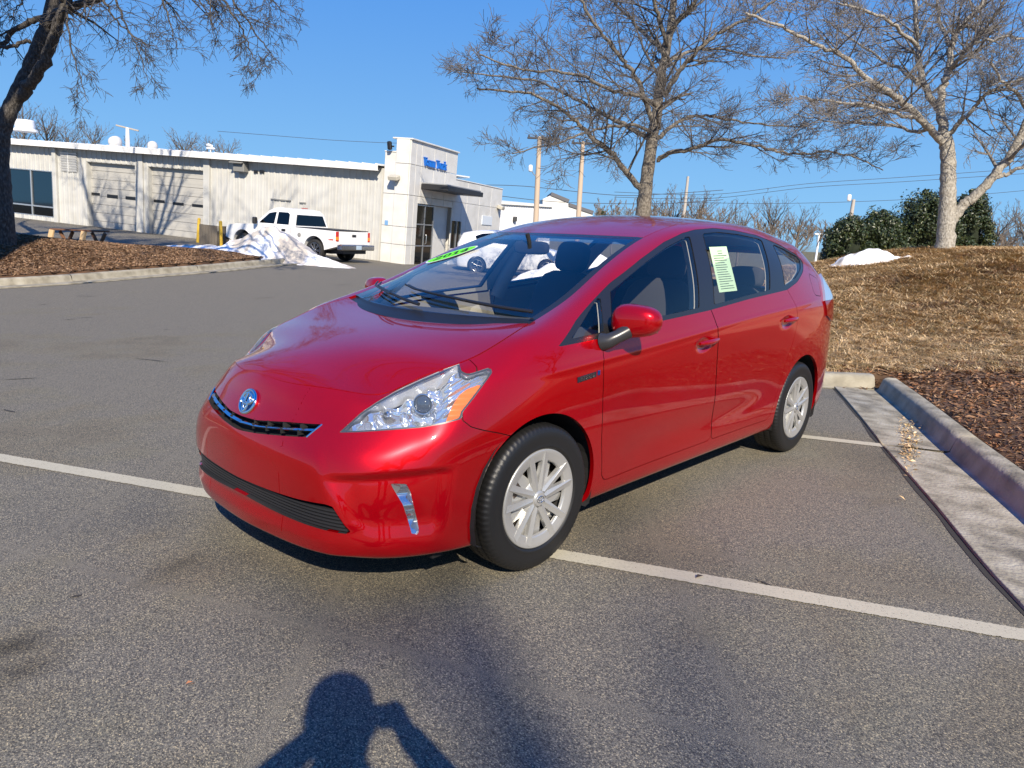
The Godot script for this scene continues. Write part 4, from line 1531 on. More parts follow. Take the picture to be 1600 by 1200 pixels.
func cracks() -> void:
	var rng := RandomNumberGenerator.new()
	rng.seed = 19
	var m := mat(lin(0.035, 0.033, 0.03), 1.0)
	for k in [[118, 466, 152, 467], [124, 497, 146, 496], [100, 500, 122, 499], [255, 515, 266, 515], [2, 594, 60, 590], [60, 478, 78, 477], [470, 434, 540, 436], [520, 452, 552, 451], [390, 470, 430, 468], [0, 640, 26, 645], [210, 560, 262, 566], [1180, 905, 1230, 925], [110, 935, 130, 930]]:
		var a := px_lot(k[0], k[1])
		var b := px_lot(k[2], k[3])
		var mb := MB.new()
		var n := 14
		var side := (b - a).orthogonal().normalized()
		var w := 0.010 + 0.0012 * a.y
		var off := 0.0
		for i in n + 1:
			var t := float(i) / n
			off += rng.randfn(0.0, 0.005)
			var q := a.lerp(b, t) + side * off
			var e := w * sin(PI * clampf(t, 0.03, 0.97)) * rng.randf_range(0.4, 1.0)
			for s in [-1.0, 1.0]:
				var z: Vector2 = q + side * e * s
				mb.p(lot(z.x, z.y, lot_h(z.x, z.y) + 0.003))
		for i in n:
			mb.q(i * 2, i * 2 + 2, i * 2 + 3, i * 2 + 1)
		struct("asphalt_crack", mb, m)

func bay_lines() -> void:
	var im := Image.create(1024, 96, false, Image.FORMAT_RGBA8)
	var cell := FastNoiseLite.new()
	cell.seed = 4
	cell.noise_type = FastNoiseLite.TYPE_CELLULAR
	cell.cellular_return_type = FastNoiseLite.RETURN_DISTANCE2_SUB
	cell.frequency = 0.055
	cell.domain_warp_enabled = true
	cell.domain_warp_amplitude = 12.0
	cell.domain_warp_frequency = 0.05
	var f := FastNoiseLite.new()
	f.seed = 6
	f.frequency = 0.09
	f.fractal_octaves = 4
	var g := FastNoiseLite.new()
	g.seed = 7
	g.frequency = 0.012
	for x in 1024:
		for y in 96:
			var e := minf(y, 95 - y) / 48.0
			var n := f.get_noise_2d(x, y)
			var crack := cell.get_noise_2d(x, y) < -0.92
			var a := 1.0
			if e < 0.08 + 0.12 * n + 0.07 * g.get_noise_2d(x, y * 0.2) or n > 0.52 - 0.1 * e and f.get_noise_2d(x * 3.0, y * 3.0) > 0.05:
				a = 0.0
			var v := 0.86 + 0.12 * n
			var c := lin(0.50 * v, 0.46 * v, 0.345 * v)
			if crack:
				c = lin(0.22, 0.205, 0.17)
			c.a = a
			im.set_pixel(x, y, c)
	var m := StandardMaterial3D.new()
	m.albedo_texture = ImageTexture.create_from_image(im)
	m.transparency = BaseMaterial3D.TRANSPARENCY_ALPHA_SCISSOR
	m.alpha_scissor_threshold = 0.5
	m.roughness = 0.85
	var dirv := Vector2(0.415, 0.91).normalized()
	for k in [[Vector2(-0.18, -0.82), -4.2, 7.0], [Vector2(-3.415, -1.09), -0.32, 5.2]]:
		var mb := MB.new()
		var n := 40
		for i in n + 1:
			var t := lerpf(k[1], k[2], float(i) / n)
			var q: Vector2 = k[0] + dirv * t
			var s := Vector2(dirv.y, -dirv.x) * 0.058
			for e in [-1.0, 1.0]:
				mb.p(Vector3(q.x + s.x * e, 0.004, q.y + s.y * e), Vector2(t / 2.1, 0.0 if e < 0 else 1.0))
		for i in n:
			var a := i * 2
			mb.q(a, a + 2, a + 3, a + 1)
		var o := struct("bay_line", mb, m)
		o.set_meta("label", "worn cream bay line passing under the red car's front wheel" if k[1] < -1.0 else "short white bay line beside the red car's rear wheel")

func curve_pts(a: Array, step: float) -> Array:
	var pts := pairs(a)
	var o := []
	for i in pts.size() - 1:
		var p0: Vector2 = pts[maxi(i - 1, 0)]
		var p1: Vector2 = pts[i]
		var p2: Vector2 = pts[i + 1]
		var p3: Vector2 = pts[mini(i + 2, pts.size() - 1)]
		var n := maxi(1, int((p2 - p1).length() / step))
		for k in n:
			o.append(p1.cubic_interpolate(p2, p0, p3, float(k) / n))
	o.append(pts[-1])
	return o

func kerbs() -> void:
	var conc := mat(lin(1, 1, 1), 0.9)
	conc.albedo_texture = noise_tex(512, 0.012, 6, 21, [[0.0, lin(0.11, 0.098, 0.07)], [0.35, lin(0.23, 0.205, 0.15)], [0.55, lin(0.31, 0.28, 0.21)], [1.0, lin(0.42, 0.39, 0.31)]])
	tri_world(conc, 0.55)
	var bm := noise_tex(512, 0.12, 4, 22, [[0.0, Color(0, 0, 0)], [1.0, Color(1, 1, 1)]])
	conc.normal_enabled = true
	var ni := bm.get_image()
	ni.bump_map_to_normal_map(3.0)
	conc.normal_texture = ImageTexture.create_from_image(ni)
	conc.normal_scale = 0.5
	var seam := mat(lin(0.03, 0.027, 0.022), 0.95)
	var prof := [Vector2(-0.44, -0.08), Vector2(-0.44, 0.012), Vector2(-0.43, 0.018), Vector2(-0.03, 0.004), Vector2(0.0, 0.016), Vector2(0.022, 0.09), Vector2(0.032, 0.118), Vector2(0.052, 0.138), Vector2(0.085, 0.146), Vector2(0.150, 0.146), Vector2(0.172, 0.132), Vector2(0.18, 0.09), Vector2(0.18, -0.1)]
	for k in [["kerb_and_gutter", KERB, 1.0, 3.05, 0.44], ["kerb_and_gutter", KERB_BACK, 1.0, 3.05, 0.06], ["kerb_and_gutter", ISLE, -1.0, 3.6, 0.44]]:
		var root := Node3D.new()
		root.name = numbered(k[0])
		root.set_meta("kind", "structure")
		add_child(root, true)
		var pts := curve_pts(k[1], 0.22)
		var run := 0.0
		var start := 0
		for i in range(1, pts.size()):
			run += (pts[i] - pts[i - 1]).length()
			if run < k[3] and i < pts.size() - 1:
				continue
			run = 0.0
			var mb := MB.new()
			for j in range(start, i + 1):
				var t: Vector2 = (pts[mini(j + 1, pts.size() - 1)] - pts[maxi(j - 1, 0)]).normalized()
				var nrm: Vector2 = Vector2(t.y, -t.x) * k[2]
				var q: Vector2 = pts[j]
				if j == i:
					q -= t * 0.009
				if j == start and start > 0:
					q += t * 0.009
				var h := lot_h(q.x, q.y)
				for e in prof:
					var u: float = maxf(e.x, -k[4])
					mb.p(lot(q.x + nrm.x * u, q.y + nrm.y * u, h + (e.y if e.x > -0.42 or k[4] > 0.4 else 0.01 if e.y > 0 else e.y)))
			var np := prof.size()
			for j in i - start:
				for e in np - 1:
					var a := j * np + e
					if k[2] > 0:
						mb.q(a, a + np, a + np + 1, a + 1)
					else:
						mb.q(a, a + 1, a + np + 1, a + np)
			for e in [0, i - start]:
				var c := mb.p(mb.v[e * np + 4] + Vector3(0, 0.0, 0))
				for q in np - 1:
					mb.t(c, e * np + q, e * np + q + 1)
			obj("kerb_segment", mb, conc, root)
			start = i
	# the dark joint between asphalt and gutter
	for k in [[KERB, 1.0], [ISLE, -1.0]]:
		var pts := curve_pts(k[0], 0.22)
		var mb := MB.new()
		var rng := RandomNumberGenerator.new()
		rng.seed = 5
		for j in pts.size():
			var t: Vector2 = (pts[mini(j + 1, pts.size() - 1)] - pts[maxi(j - 1, 0)]).normalized()
			var nrm: Vector2 = Vector2(t.y, -t.x) * k[1]
			var a: Vector2 = pts[j] - nrm * (0.455 + rng.randf() * 0.022)
			var b: Vector2 = pts[j] - nrm * 0.436
			mb.p(lot(a.x, a.y, lot_h(a.x, a.y) + 0.003))
			mb.p(lot(b.x, b.y, lot_h(b.x, b.y) + 0.003))
		for j in pts.size() - 1:
			if k[1] > 0:
				mb.q(j * 2, j * 2 + 2, j * 2 + 3, j * 2 + 1)
			else:
				mb.q(j * 2, j * 2 + 1, j * 2 + 3, j * 2 + 2)
		struct("asphalt_joint", mb, seam)

func multi(called: String, mesh: Mesh, xf: Array, cols: Array, m: Material, label := "", category := "") -> MultiMeshInstance3D:
	var mm := MultiMesh.new()
	mm.transform_format = MultiMesh.TRANSFORM_3D
	mm.use_colors = true
	mm.mesh = mesh
	mm.instance_count = xf.size()
	for i in xf.size():
		mm.set_instance_transform(i, xf[i])
		mm.set_instance_color(i, cols[i])
	var o := MultiMeshInstance3D.new()
	o.name = numbered(called)
	o.multimesh = mm
	o.material_override = m
	add_child(o, true)
	o.set_meta("kind", "stuff")
	if label:
		o.set_meta("label", label)
		o.set_meta("category", category)
	return o

func blade_mesh(n: int, tall: float, wide: float, lean: float, sd: int) -> ArrayMesh:
	var rng := RandomNumberGenerator.new()
	rng.seed = sd
	var mb := MB.new()
	for i in n:
		var a := rng.randf() * TAU
		var o := Vector3(rng.randf_range(-1, 1), 0, rng.randf_range(-1, 1)) * tall * 0.35
		var dirv := Vector3(cos(a), 0, sin(a))
		var w := Vector3(-sin(a), 0, cos(a)) * wide
		var l := lean * rng.randf_range(0.4, 1.3)
		var h := tall * rng.randf_range(0.6, 1.2)
		var p1 := o + dirv * l * h * 0.4 + Vector3.UP * h * 0.6
		var p2 := o + dirv * l * h * 1.1 + Vector3.UP * h * (1.0 if l < 0.9 else 0.75)
		var k0 := mb.p(o - w)
		var k1 := mb.p(o + w)
		var k2 := mb.p(p1 + w * 0.8)
		var k3 := mb.p(p1 - w * 0.8)
		var k4 := mb.p(p2)
		mb.q(k0, k3, k2, k1)
		mb.t(k3, k4, k2)
	return mb.mesh(null)

func leaf_mesh() -> ArrayMesh:
	var mb := MB.new()
	var a := mb.p(Vector3(-0.5, 0, 0))
	var b := mb.p(Vector3(-0.05, 0.10, 0.22))
	var c := mb.p(Vector3(0.5, 0.05, 0))
	var d := mb.p(Vector3(-0.05, 0.10, -0.22))
	var e := mb.p(Vector3(0.0, 0.0, 0.0))
	mb.t(a, b, e)
	mb.t(b, c, e)
	mb.t(c, d, e)
	mb.t(d, a, e)
	return mb.mesh(null)

func banks() -> void:
	var soil := mat(Color.WHITE, 1.0)
	soil.vertex_color_use_as_albedo = true
	var n := FastNoiseLite.new()
	n.seed = 31
	n.frequency = 0.8
	n.fractal_octaves = 4
	var straw := lin(0.52, 0.36, 0.19)
	var leafy := lin(0.135, 0.072, 0.036)
	for side in 2:
		var rs := axis(0.3, 14.0, 0.14, 0.2, 60.0, 1.12) if side == 0 else axis(-15.0, -6.8, 0.16, -32.0, -6.7, 1.15)
		var ds := axis(-1.5, 22.0, 0.14, -4.0, 60.0, 1.12) if side == 0 else axis(5.0, 25.2, 0.16, 3.9, 25.3, 1.2)
		var mb := MB.new()
		for d in ds:
			for r in rs:
				mb.p(lot(r, d, bank_h(r, d) if side == 0 else isle_h(r, d)))
				var t := 0.5 + 0.5 * n.get_noise_2d(r, d)
				var f := mulch_share(r, d) if side == 0 else 1.0
				var c := straw.srgb_to_linear().lerp(leafy.srgb_to_linear(), f) * (0.45 + 0.7 * t)
				mb.c.append(c)
		var w := rs.size()
		for j in ds.size() - 1:
			for i in w - 1:
				var a := j * w + i
				mb.q(a, a + w, a + w + 1, a + 1)
		var o := struct("grass_bank" if side == 0 else "mulch_mound", mb, soil)
	var rng := RandomNumberGenerator.new()
	rng.seed = 12
	# dry grass and leaf litter
	var gx := []
	var gc := []
	var lx := []
	var lc := []
	var gcols := [Color(0.62, 0.43, 0.22), Color(0.70, 0.51, 0.28), Color(0.50, 0.33, 0.16), Color(0.76, 0.58, 0.34), Color(0.40, 0.265, 0.13), Color(0.36, 0.27, 0.125)]
	var lcols := [Color(0.23, 0.115, 0.055), Color(0.30, 0.17, 0.085), Color(0.16, 0.085, 0.045), Color(0.36, 0.22, 0.12), Color(0.11, 0.07, 0.045), Color(0.27, 0.12, 0.05)]
	var tries := 0
	while gx.size() < 62000 and tries < 400000:
		tries += 1
		var d := pow(rng.randf(), 0.75) * 21.0
		var r := rng.randf_range(maxf(1.5, d * 0.33), maxf(4.0, d * 0.80))
		var e := -sd_poly(Vector2(r, d), bank_poly)
		if e < 0.03:
			continue
		var q := lot(r, d, bank_h(r, d))
		var near := clampf(d / 9.0, 0.5, 1.6)
		if rng.randf() > mulch_share(r, d):
			var s := rng.randf_range(0.7, 1.35) * near
			gx.append(Transform3D(Basis(Vector3.UP, rng.randf() * TAU).scaled(Vector3(s * 1.2, s * rng.randf_range(0.3, 0.75), s * 1.2)), q))
			var pt := relief.get_noise_2d(r * 9.0 + 70.0, d * 9.0)
			gc.append((gcols[rng.randi() % gcols.size()] if rng.randf() > sstep(0.1, 0.5, pt) * 0.4 else lcols[rng.randi() % lcols.size()]) * rng.randf_range(0.75, 1.15))
			if rng.randf() < 0.10 + sstep(0.05, 0.35, pt) * 0.25 and lx.size() < 60000:
				leaf_at(lx, lc, q + Vector3(0, 0.02, 0), rng, gcols if rng.randf() < 0.6 else lcols, 0.075 * near)
		elif lx.size() < 80000:
			leaf_at(lx, lc, q, rng, lcols, 0.085 * near)
	var b := blade_mesh(9, 0.085, 0.0034, 1.5, 3)
	var gm := mat(Color.WHITE, 0.85)
	gm.vertex_color_use_as_albedo = true
	gm.cull_mode = BaseMaterial3D.CULL_DISABLED
	multi("dry_grass", b, gx, gc, gm, "dry straw-coloured grass covering the bank behind the red car", "grass")
	multi("leaf_litter", leaf_mesh(), lx, lc, gm, "brown leaf litter on the bank just behind the right-hand kerb", "leaf litter")
	var mcols := [Color(0.25, 0.15, 0.085), Color(0.30, 0.19, 0.11), Color(0.20, 0.125, 0.075), Color(0.34, 0.22, 0.13), Color(0.17, 0.11, 0.07), Color(0.28, 0.155, 0.08)]
	lx = []
	lc = []
	tries = 0
	while lx.size() < 100000 and tries < 600000:
		tries += 1
		var r := rng.randf_range(-17.0, -7.4)
		var d := rng.randf_range(9.0, 25.0)
		var e := -sd_poly(Vector2(r, d), isle_poly)
		if e < 0.0 or absf(r) > d * 0.78:
			continue
		leaf_at(lx, lc, lot(r, d, isle_h(r, d)), rng, mcols, 0.085)
	multi("leaf_litter", leaf_mesh(), lx, lc, gm, "brown leaf litter over the mound under the leaning tree", "leaf litter")
	# what has blown into the gutter
	lx = []
	lc = []
	for i in 420:
		var t := absf(rng.randfn(0.0, 0.28))
		var c := on_ground(1420 + rng.randfn(0.0, 9.0), 690 + rng.randfn(0.0, 22.0))
		leaf_at(lx, lc, Vector3(c.x, maxf(c.y, 0.005), c.z) + Vector3(0, 0.004, 0), rng, gcols, 0.035)
	for i in 160:
		var c := on_ground(1352 + rng.randfn(0.0, 14.0), 601 + rng.randfn(0.0, 4.0))
		leaf_at(lx, lc, c + Vector3(0, 0.01, 0), rng, lcols, 0.05)
	multi("straw_debris", leaf_mesh(), lx, lc, gm, "dry straw blown against the gutter's edge beside the short bay line", "debris")
	var mb := MB.new()
	mb.face([Vector3(-0.016, 0.004, -0.008), Vector3(0.0, 0.009, -0.014), Vector3(0.018, 0.005, 0.0), Vector3(0.002, 0.008, 0.013)], Vector3.UP)
	var lf := obj("fallen_leaf", mb, mat(lin(0.50, 0.20, 0.08), 0.8))
	lf.position = on_ground(298, 1070) + Vector3(0, 0.002, 0)
	tag(lf, "small orange leaf lying on the asphalt in front of the red car", "leaf")
	mb = MB.new()
	mb.face([Vector3(-0.022, 0.003, -0.006), Vector3(-0.004, 0.012, -0.012), Vector3(0.024, 0.004, 0.004), Vector3(0.0, 0.010, 0.012)], Vector3.UP)
	lf = obj("fallen_leaf", mb, mat(lin(0.05, 0.035, 0.025), 0.8))
	lf.position = on_ground(1093, 904) + Vector3(0, 0.007, 0)
	tag(lf, "dark curled leaf lying on the worn bay line", "leaf")

func mulch_share(r: float, d: float) -> float:
	var e := -sd_poly(Vector2(r, d), bank_poly)
	var edge := 2.4 * sstep(8.2, 6.4, d) + 0.12 + 0.5 * relief.get_noise_2d(r * 14.0, d * 14.0)
	return sstep(edge + 0.7, edge - 0.3, e)

func leaf_at(xs: Array, cs: Array, q: Vector3, rng: RandomNumberGenerator, cols: Array, size: float) -> void:
	var s := size * rng.randf_range(0.5, 1.3)
	var bs := Basis.from_euler(Vector3(rng.randfn(0.0, 0.35), rng.randf() * TAU, rng.randfn(0.0, 0.35)))
	xs.append(Transform3D(bs.scaled_local(Vector3(s, s, s * rng.randf_range(0.25, 1.0))), q + Vector3(0, 0.012 * rng.randf() + 0.004, 0)))
	cs.append(cols[rng.randi() % cols.size()] * rng.randf_range(0.7, 1.2))

# ---------------------------------------------------------------- the dealer's building
var bx: Transform3D
func wl(px: float, py: float, z := 0.0) -> Vector3:
	return bx.affine_inverse() * hit(px, py, bx * Vector3(0, 0, z), bx.basis.z)

func fl(px: float, py: float, x: float) -> Vector3:
	return bx.affine_inverse() * hit(px, py, bx * Vector3(x, 0, 0), bx.basis.x)

func bpart(called: String, mb: MB, m: Material, root: Node3D) -> MeshInstance3D:
	return obj(called, mb, m, root)

func ribbed(mb: MB, x0: float, x1: float, y0: float, y1: float) -> void:
	# a run of ribbed steel sheet in the wall's plane
	var pitch := 0.305
	var i0 := floori(x0 / pitch)
	var xs := [x0]
	var zs := [0.0]
	for i in range(i0, ceili(x1 / pitch) + 1):
		for e in [[-0.045, 0.0], [-0.022, 0.032], [0.022, 0.032], [0.045, 0.0], [0.12, 0.0], [0.13, 0.008], [0.15, 0.008], [0.16, 0.0]]:
			var x: float = i * pitch + e[0]
			if x > x0 + 0.001 and x < x1 - 0.001:
				xs.append(x)
				zs.append(e[1])
	xs.append(x1)
	zs.append(0.0)
	for i in xs.size() - 1:
		mb.face([Vector3(xs[i], y0, zs[i]), Vector3(xs[i + 1], y0, zs[i + 1]), Vector3(xs[i + 1], y1, zs[i + 1]), Vector3(xs[i], y1, zs[i])], Vector3(0, 0, 1))

func rect(mb: MB, a: Vector3, b: Vector3, d: float) -> void:
	# a box between two corners of its front, going back by d along z
	mb.box(Vector3((a.x + b.x) / 2, (a.y + b.y) / 2, a.z - d / 2), Vector3(absf(a.x - b.x), absf(a.y - b.y), d), Basis(), 0.004)

func build_garage() -> void:
	var o := at(590, 409, 30.0)
	var l := at(85, 349.5, 35.8)
	var ex := (o - l).normalized()
	var ey := (Vector3.UP - ex * ex.y).normalized()
	bx = Transform3D(Basis(ex, ey, ex.cross(ey)), o)
	var root := thing("service_garage", "long pale ribbed-steel service garage with two roll-up doors", "building")
	root.transform = bx
	var steel := mat(lin(0.52, 0.52, 0.50), 0.55)
	steel.albedo_texture = noise_tex(256, 0.02, 5, 41, [[0.0, Color(0.90, 0.895, 0.88)], [0.5, Color(0.97, 0.97, 0.965)], [1.0, Color(1, 1, 1)]])
	tri_world(steel, 0.22)
	var white := mat(lin(0.72, 0.72, 0.70), 0.5)
	var black := mat(lin(0.012, 0.012, 0.013), 0.4)
	var grey := mat(lin(0.20, 0.20, 0.19), 0.6)
	var eave := wl(520, 257, 0.0).y
	var xl := wl(-70, 300).x
	var xr := wl(597, 300).x
	# openings
	var win := [wl(12, 262), wl(84, 340)]
	var d1 := [wl(135, 250), wl(213, 357)]
	var d2 := [wl(231, 261), wl(318, 370)]

	var top1: float = (d1[0].y + d2[0].y) / 2
	d1[0].y = top1
	d2[0].y = top1
	var base := -0.35
	var mb := MB.new()
	ribbed(mb, xl, win[0].x, base, eave)
	ribbed(mb, win[0].x, win[1].x, win[0].y, eave)
	ribbed(mb, win[0].x, win[1].x, base, win[1].y)
	ribbed(mb, win[1].x, d1[0].x, base, eave)
	ribbed(mb, d1[0].x, d1[1].x, top1, eave)
	ribbed(mb, d1[1].x, d2[0].x, base, eave)
	ribbed(mb, d2[0].x, d2[1].x, top1, eave)
	ribbed(mb, d2[1].x, xr, base, eave)
	bpart("wall", mb, steel, root)
	mb = MB.new()
	mb.box(Vector3((xl + xr) / 2, (eave + base) / 2, -9.0), Vector3(xr - xl, eave - base, 0.2))
	mb.box(Vector3(xl, (eave + base) / 2, -4.5), Vector3(0.2, eave - base, 9.0))
	mb.box(Vector3(xr + 0.02, (eave + base) / 2, -4.5), Vector3(0.2, eave - base, 8.9))
	bpart("far_walls", mb, steel, root)
	# doors: sections with three panes each
	var doorm := mat(lin(0.40, 0.39, 0.36), 0.6)
	for k in 2:
		var d = [d1, d2][k]
		var n := 8
		var w: float = d[1].x - d[0].x
		var h: float = (top1 - d[1].y + 0.25) / n
		mb = MB.new()
		for e in [d[0].x + 0.004, d[1].x - 0.004]:
			mb.box(Vector3(e, (top1 + base) / 2, -0.15), Vector3(0.03, top1 - base, 0.29))
		mb.box(Vector3((d[0].x + d[1].x) / 2, top1 - 0.012, -0.15), Vector3(w, 0.02, 0.29))
		var door := bpart("roll_up_door", mb, steel, root)
		for i in n:
			mb = MB.new()
			var y: float = d[1].y - 0.25 + h * (i + 0.5)
			mb.box(Vector3((d[0].x + d[1].x) / 2, y, -0.24), Vector3(w - 0.03, h - 0.012, 0.06), Basis(), 0.008)
			mb.box(Vector3((d[0].x + d[1].x) / 2, y, -0.212), Vector3(w - 0.05, h * 0.30, 0.012), Basis(), 0.005)
			obj("door_section", mb, doorm, door)
		var rows := [[[141, 303], [156, 303]], [[167, 306], [184, 308]], [[196, 309], [212, 310.5]]] if k == 0 else [[[240, 314], [257, 315]], [[270, 318], [287, 319]], [[300, 321], [317, 322]]]
		for q in rows:
			var a := wl(q[0][0], q[0][1] - 2.6, -0.2)
			var b := wl(q[1][0], q[1][1] + 2.6, -0.2)
			mb = MB.new()
			rect(mb, Vector3(a.x, a.y, -0.198), Vector3(b.x, b.y, -0.198), 0.02)
			obj("door_pane", mb, black, door)
	# office window: two lights over two dark panels
	var frame := mat(Color(0.75, 0.77, 0.78), 0.35, 0.7)
	var wg := mat(Color(0.03, 0.10, 0.15), 0.06)
	wg.metallic_specular = 0.8
	mb = MB.new()
	var mid: float = (win[0].x + win[1].x) / 2 + 0.04
	var bar := wl(50, 321).y
	for e in [win[0].x, mid, win[1].x]:
		mb.box(Vector3(e, (win[0].y + win[1].y) / 2, -0.05), Vector3(0.07, win[0].y - win[1].y, 0.1), Basis(), 0.01)
	for e in [win[0].y, bar, win[1].y]:
		mb.box(Vector3((win[0].x + win[1].x) / 2, e, -0.048), Vector3(win[1].x - win[0].x + 0.07, 0.07, 0.1), Basis(), 0.01)
	var wf := bpart("office_window", mb, frame, root)
	for e in [[win[0].x, mid], [mid, win[1].x]]:
		mb = MB.new()
		rect(mb, Vector3(e[0], win[0].y, -0.07), Vector3(e[1], bar, -0.07), 0.02)
		obj("pane", mb, wg, wf)
		mb = MB.new()
		rect(mb, Vector3(e[0], bar, -0.07), Vector3(e[1], win[1].y, -0.07), 0.02)
		obj("lower_pane", mb, mat(Color(0.015, 0.03, 0.045), 0.1), wf)
	# downpipes and trims
	for e in [[86.5, 93.5, 0.13], [215, 226, 0.03], [319, 331, 0.09]]:
		var a := wl(e[0], 300)
		var b := wl(e[1], 300)
		mb = MB.new()
		mb.box(Vector3((a.x + b.x) / 2, (eave + base) / 2 - 0.05, e[2] / 2 + 0.034), Vector3(absf(b.x - a.x) * 0.8, eave - base - 0.1, e[2]), Basis(), 0.015)
		bpart("downpipe", mb, steel, root)
	# louvre
	var a := wl(96, 237)
	var b := wl(122, 270)
	mb = MB.new()
	rect(mb, Vector3(a.x, a.y, 0.036), Vector3(b.x, b.y, 0.036), 0.03)
	var lv := bpart("louvre", mb, grey, root)
	for i in 8:
		mb = MB.new()
		mb.box(Vector3((a.x + b.x) / 2, lerpf(a.y, b.y, (i + 0.5) / 8.0), 0.06), Vector3(b.x - a.x, absf(a.y - b.y) / 8.0 * 0.85, 0.015), Basis(Vector3.RIGHT, 0.6))
		obj("slat", mb, white, lv)
	mb = MB.new()
	mb.box(Vector3((a.x + b.x) / 2 - 0.02, (a.y + b.y) / 2, 0.08), Vector3(0.03, absf(a.y - b.y), 0.02))
	obj("bar", mb, white, lv)
	# roof with its seams, eave trim
	var pitch := 0.035
	var depth := 9.2
	mb = MB.new()
	var r0 := Vector3(xl - 0.1, eave + 0.06, 0.42)
	var r1 := Vector3(xr, eave + 0.06, 0.42)
	var back := Vector3(0, depth * pitch, -depth)
	mb.face([r0, r1, r1 + back, r0 + back], Vector3.UP)
	mb.face([r0 - Vector3(0, 0.05, 0), r1 - Vector3(0, 0.05, 0), r1 - Vector3(0, 0.05, 0) + back, r0 - Vector3(0, 0.05, 0) + back], Vector3.DOWN)
	var roof := bpart("roof", mb, white, root)
	mb = MB.new()
	mb.box(Vector3((xl + xr) / 2, eave - 0.02, 0.43), Vector3(xr - xl, 0.24, 0.02), Basis(Vector3.RIGHT, 0.12), 0.004)
	mb.box(Vector3((xl + xr) / 2, eave - 0.13, 0.39), Vector3(xr - xl, 0.02, 0.10))
	obj("gutter", mb, white, roof)
	var x := xl
	while x < xr:
		mb = MB.new()
		mb.box(Vector3(x, eave + 0.10 + depth * 0.5 * pitch, 0.44 - depth * 0.5), Vector3(0.07, 0.07, depth), Basis(Vector3.RIGHT, pitch), 0.012)
		obj("roof_seam", mb, white, roof)
		x += 0.61
	# what stands on the roof
	var px := [[40, 209, 11.0], [180, 222, 8.0], [238, 228, 7.0], [329, 236, 5.0]]
	for i in 4:
		var q := bx * (wl(px[i][0], px[i][1], -1.2))
		var s: float = px[i][2]
		mb = MB.new()
		var up := Transform3D(Basis(Vector3.RIGHT, -PI / 2), Vector3())
		var t: Node3D
		if i == 0:
			mb.lathe([Vector2(0.56, 0.0), Vector2(0.54, 0.10), Vector2(0.44, 0.16), Vector2(0.44, 0.52), Vector2(0.41, 0.56), Vector2(0.0, 0.57)], 28, up)
			t = obj("roof_vent", mb, white)
			tag(t, "white drum-shaped roof vent above the office window", "roof vent", "")
		elif i == 3:
			mb.box(Vector3(0, 0.12, 0), Vector3(0.34, 0.08, 0.2), Basis(), 0.02)
			mb.box(Vector3(0.03, 0.24, 0), Vector3(0.24, 0.10, 0.2), Basis(Vector3.BACK, 0.3), 0.02)
			mb.tube([Vector3(0, -0.1, 0), Vector3(0, 0.12, 0)], [0.03, 0.03], 6)
			t = obj("roof_floodlight", mb, white)
			tag(t, "small white floodlight on the garage eave right of the doors", "floodlight")
		else:
			var k2 := 1.0 if i == 1 else 0.78
			rounded(mb, Vector3(0, 0.16, 0), Vector3(0.62, 0.56, 0.5) * k2, Basis(Vector3.BACK, -0.35), 0.9, 18, 12)
			mb.tube([Vector3(0.08, -0.25, 0), Vector3(0.08, 0.1, 0)], [0.2 * k2, 0.2 * k2], 12)
			t = obj("roof_cowl", mb, mat(lin(0.5, 0.5, 0.49), 0.6))
			var mb2 := MB.new()
			rounded(mb2, Vector3(-0.20, 0.07, 0.10) * k2, Vector3(0.24, 0.34, 0.36) * k2, Basis(Vector3.BACK, -0.35), 0.9, 14, 10)
			obj("rusty_mouth", mb2, mat(lin(0.20, 0.07, 0.03), 0.9) if i == 1 else mat(lin(0.10, 0.11, 0.12), 0.8), t)
			tag(t, "rounded white roof cowl with a rust-stained mouth, larger of two" if i == 1 else "smaller white roof cowl right of the rust-stained one", "roof cowl")
		t.position = q - Vector3(0, 0.16 if i == 1 or i == 2 else -0.1 if i == 0 else 0.0, 0)
	# lamps under the eave
	for e in [[372, 389, 254, 270, 0.30], [398, 404, 266, 271, 0.06], [407, 414, 266, 271, 0.06]]:
		var p0 := wl(e[0], e[2])
		var p1 := wl(e[1], e[3])
		mb = MB.new()
		mb.box(Vector3((p0.x + p1.x) / 2, (p0.y + p1.y) / 2, 0.03 + e[4] / 2), Vector3(absf(p1.x - p0.x), absf(p1.y - p0.y), e[4]), Basis(), 0.02)
		if e[4] > 0.1:
			mb.box(Vector3((p0.x + p1.x) / 2 - 0.05, p0.y + 0.02, 0.25), Vector3(absf(p1.x - p0.x) + 0.08, 0.05, 0.5), Basis(Vector3.RIGHT, 0.25), 0.01)
		bpart("wall_lamp" if e[4] > 0.1 else "wall_fitting", mb, grey if e[4] > 0.1 else black, root)
	var s0 := wl(424, 311)
	for q in [[424, 455, 311.5], [469, 478, 316]]:
		s0 = wl(q[0], q[2])
		var s1 := wl(q[1], q[2] + 2)
		mb = MB.new()
		mb.box(Vector3((s0.x + s1.x) / 2, (s0.y + s1.y) / 2, 0.04), Vector3(absf(s1.x - s0.x), 0.05, 0.04))
		bpart("wall_rail", mb, grey, root)
	yard_things()
	build_showroom(white, black, eave)

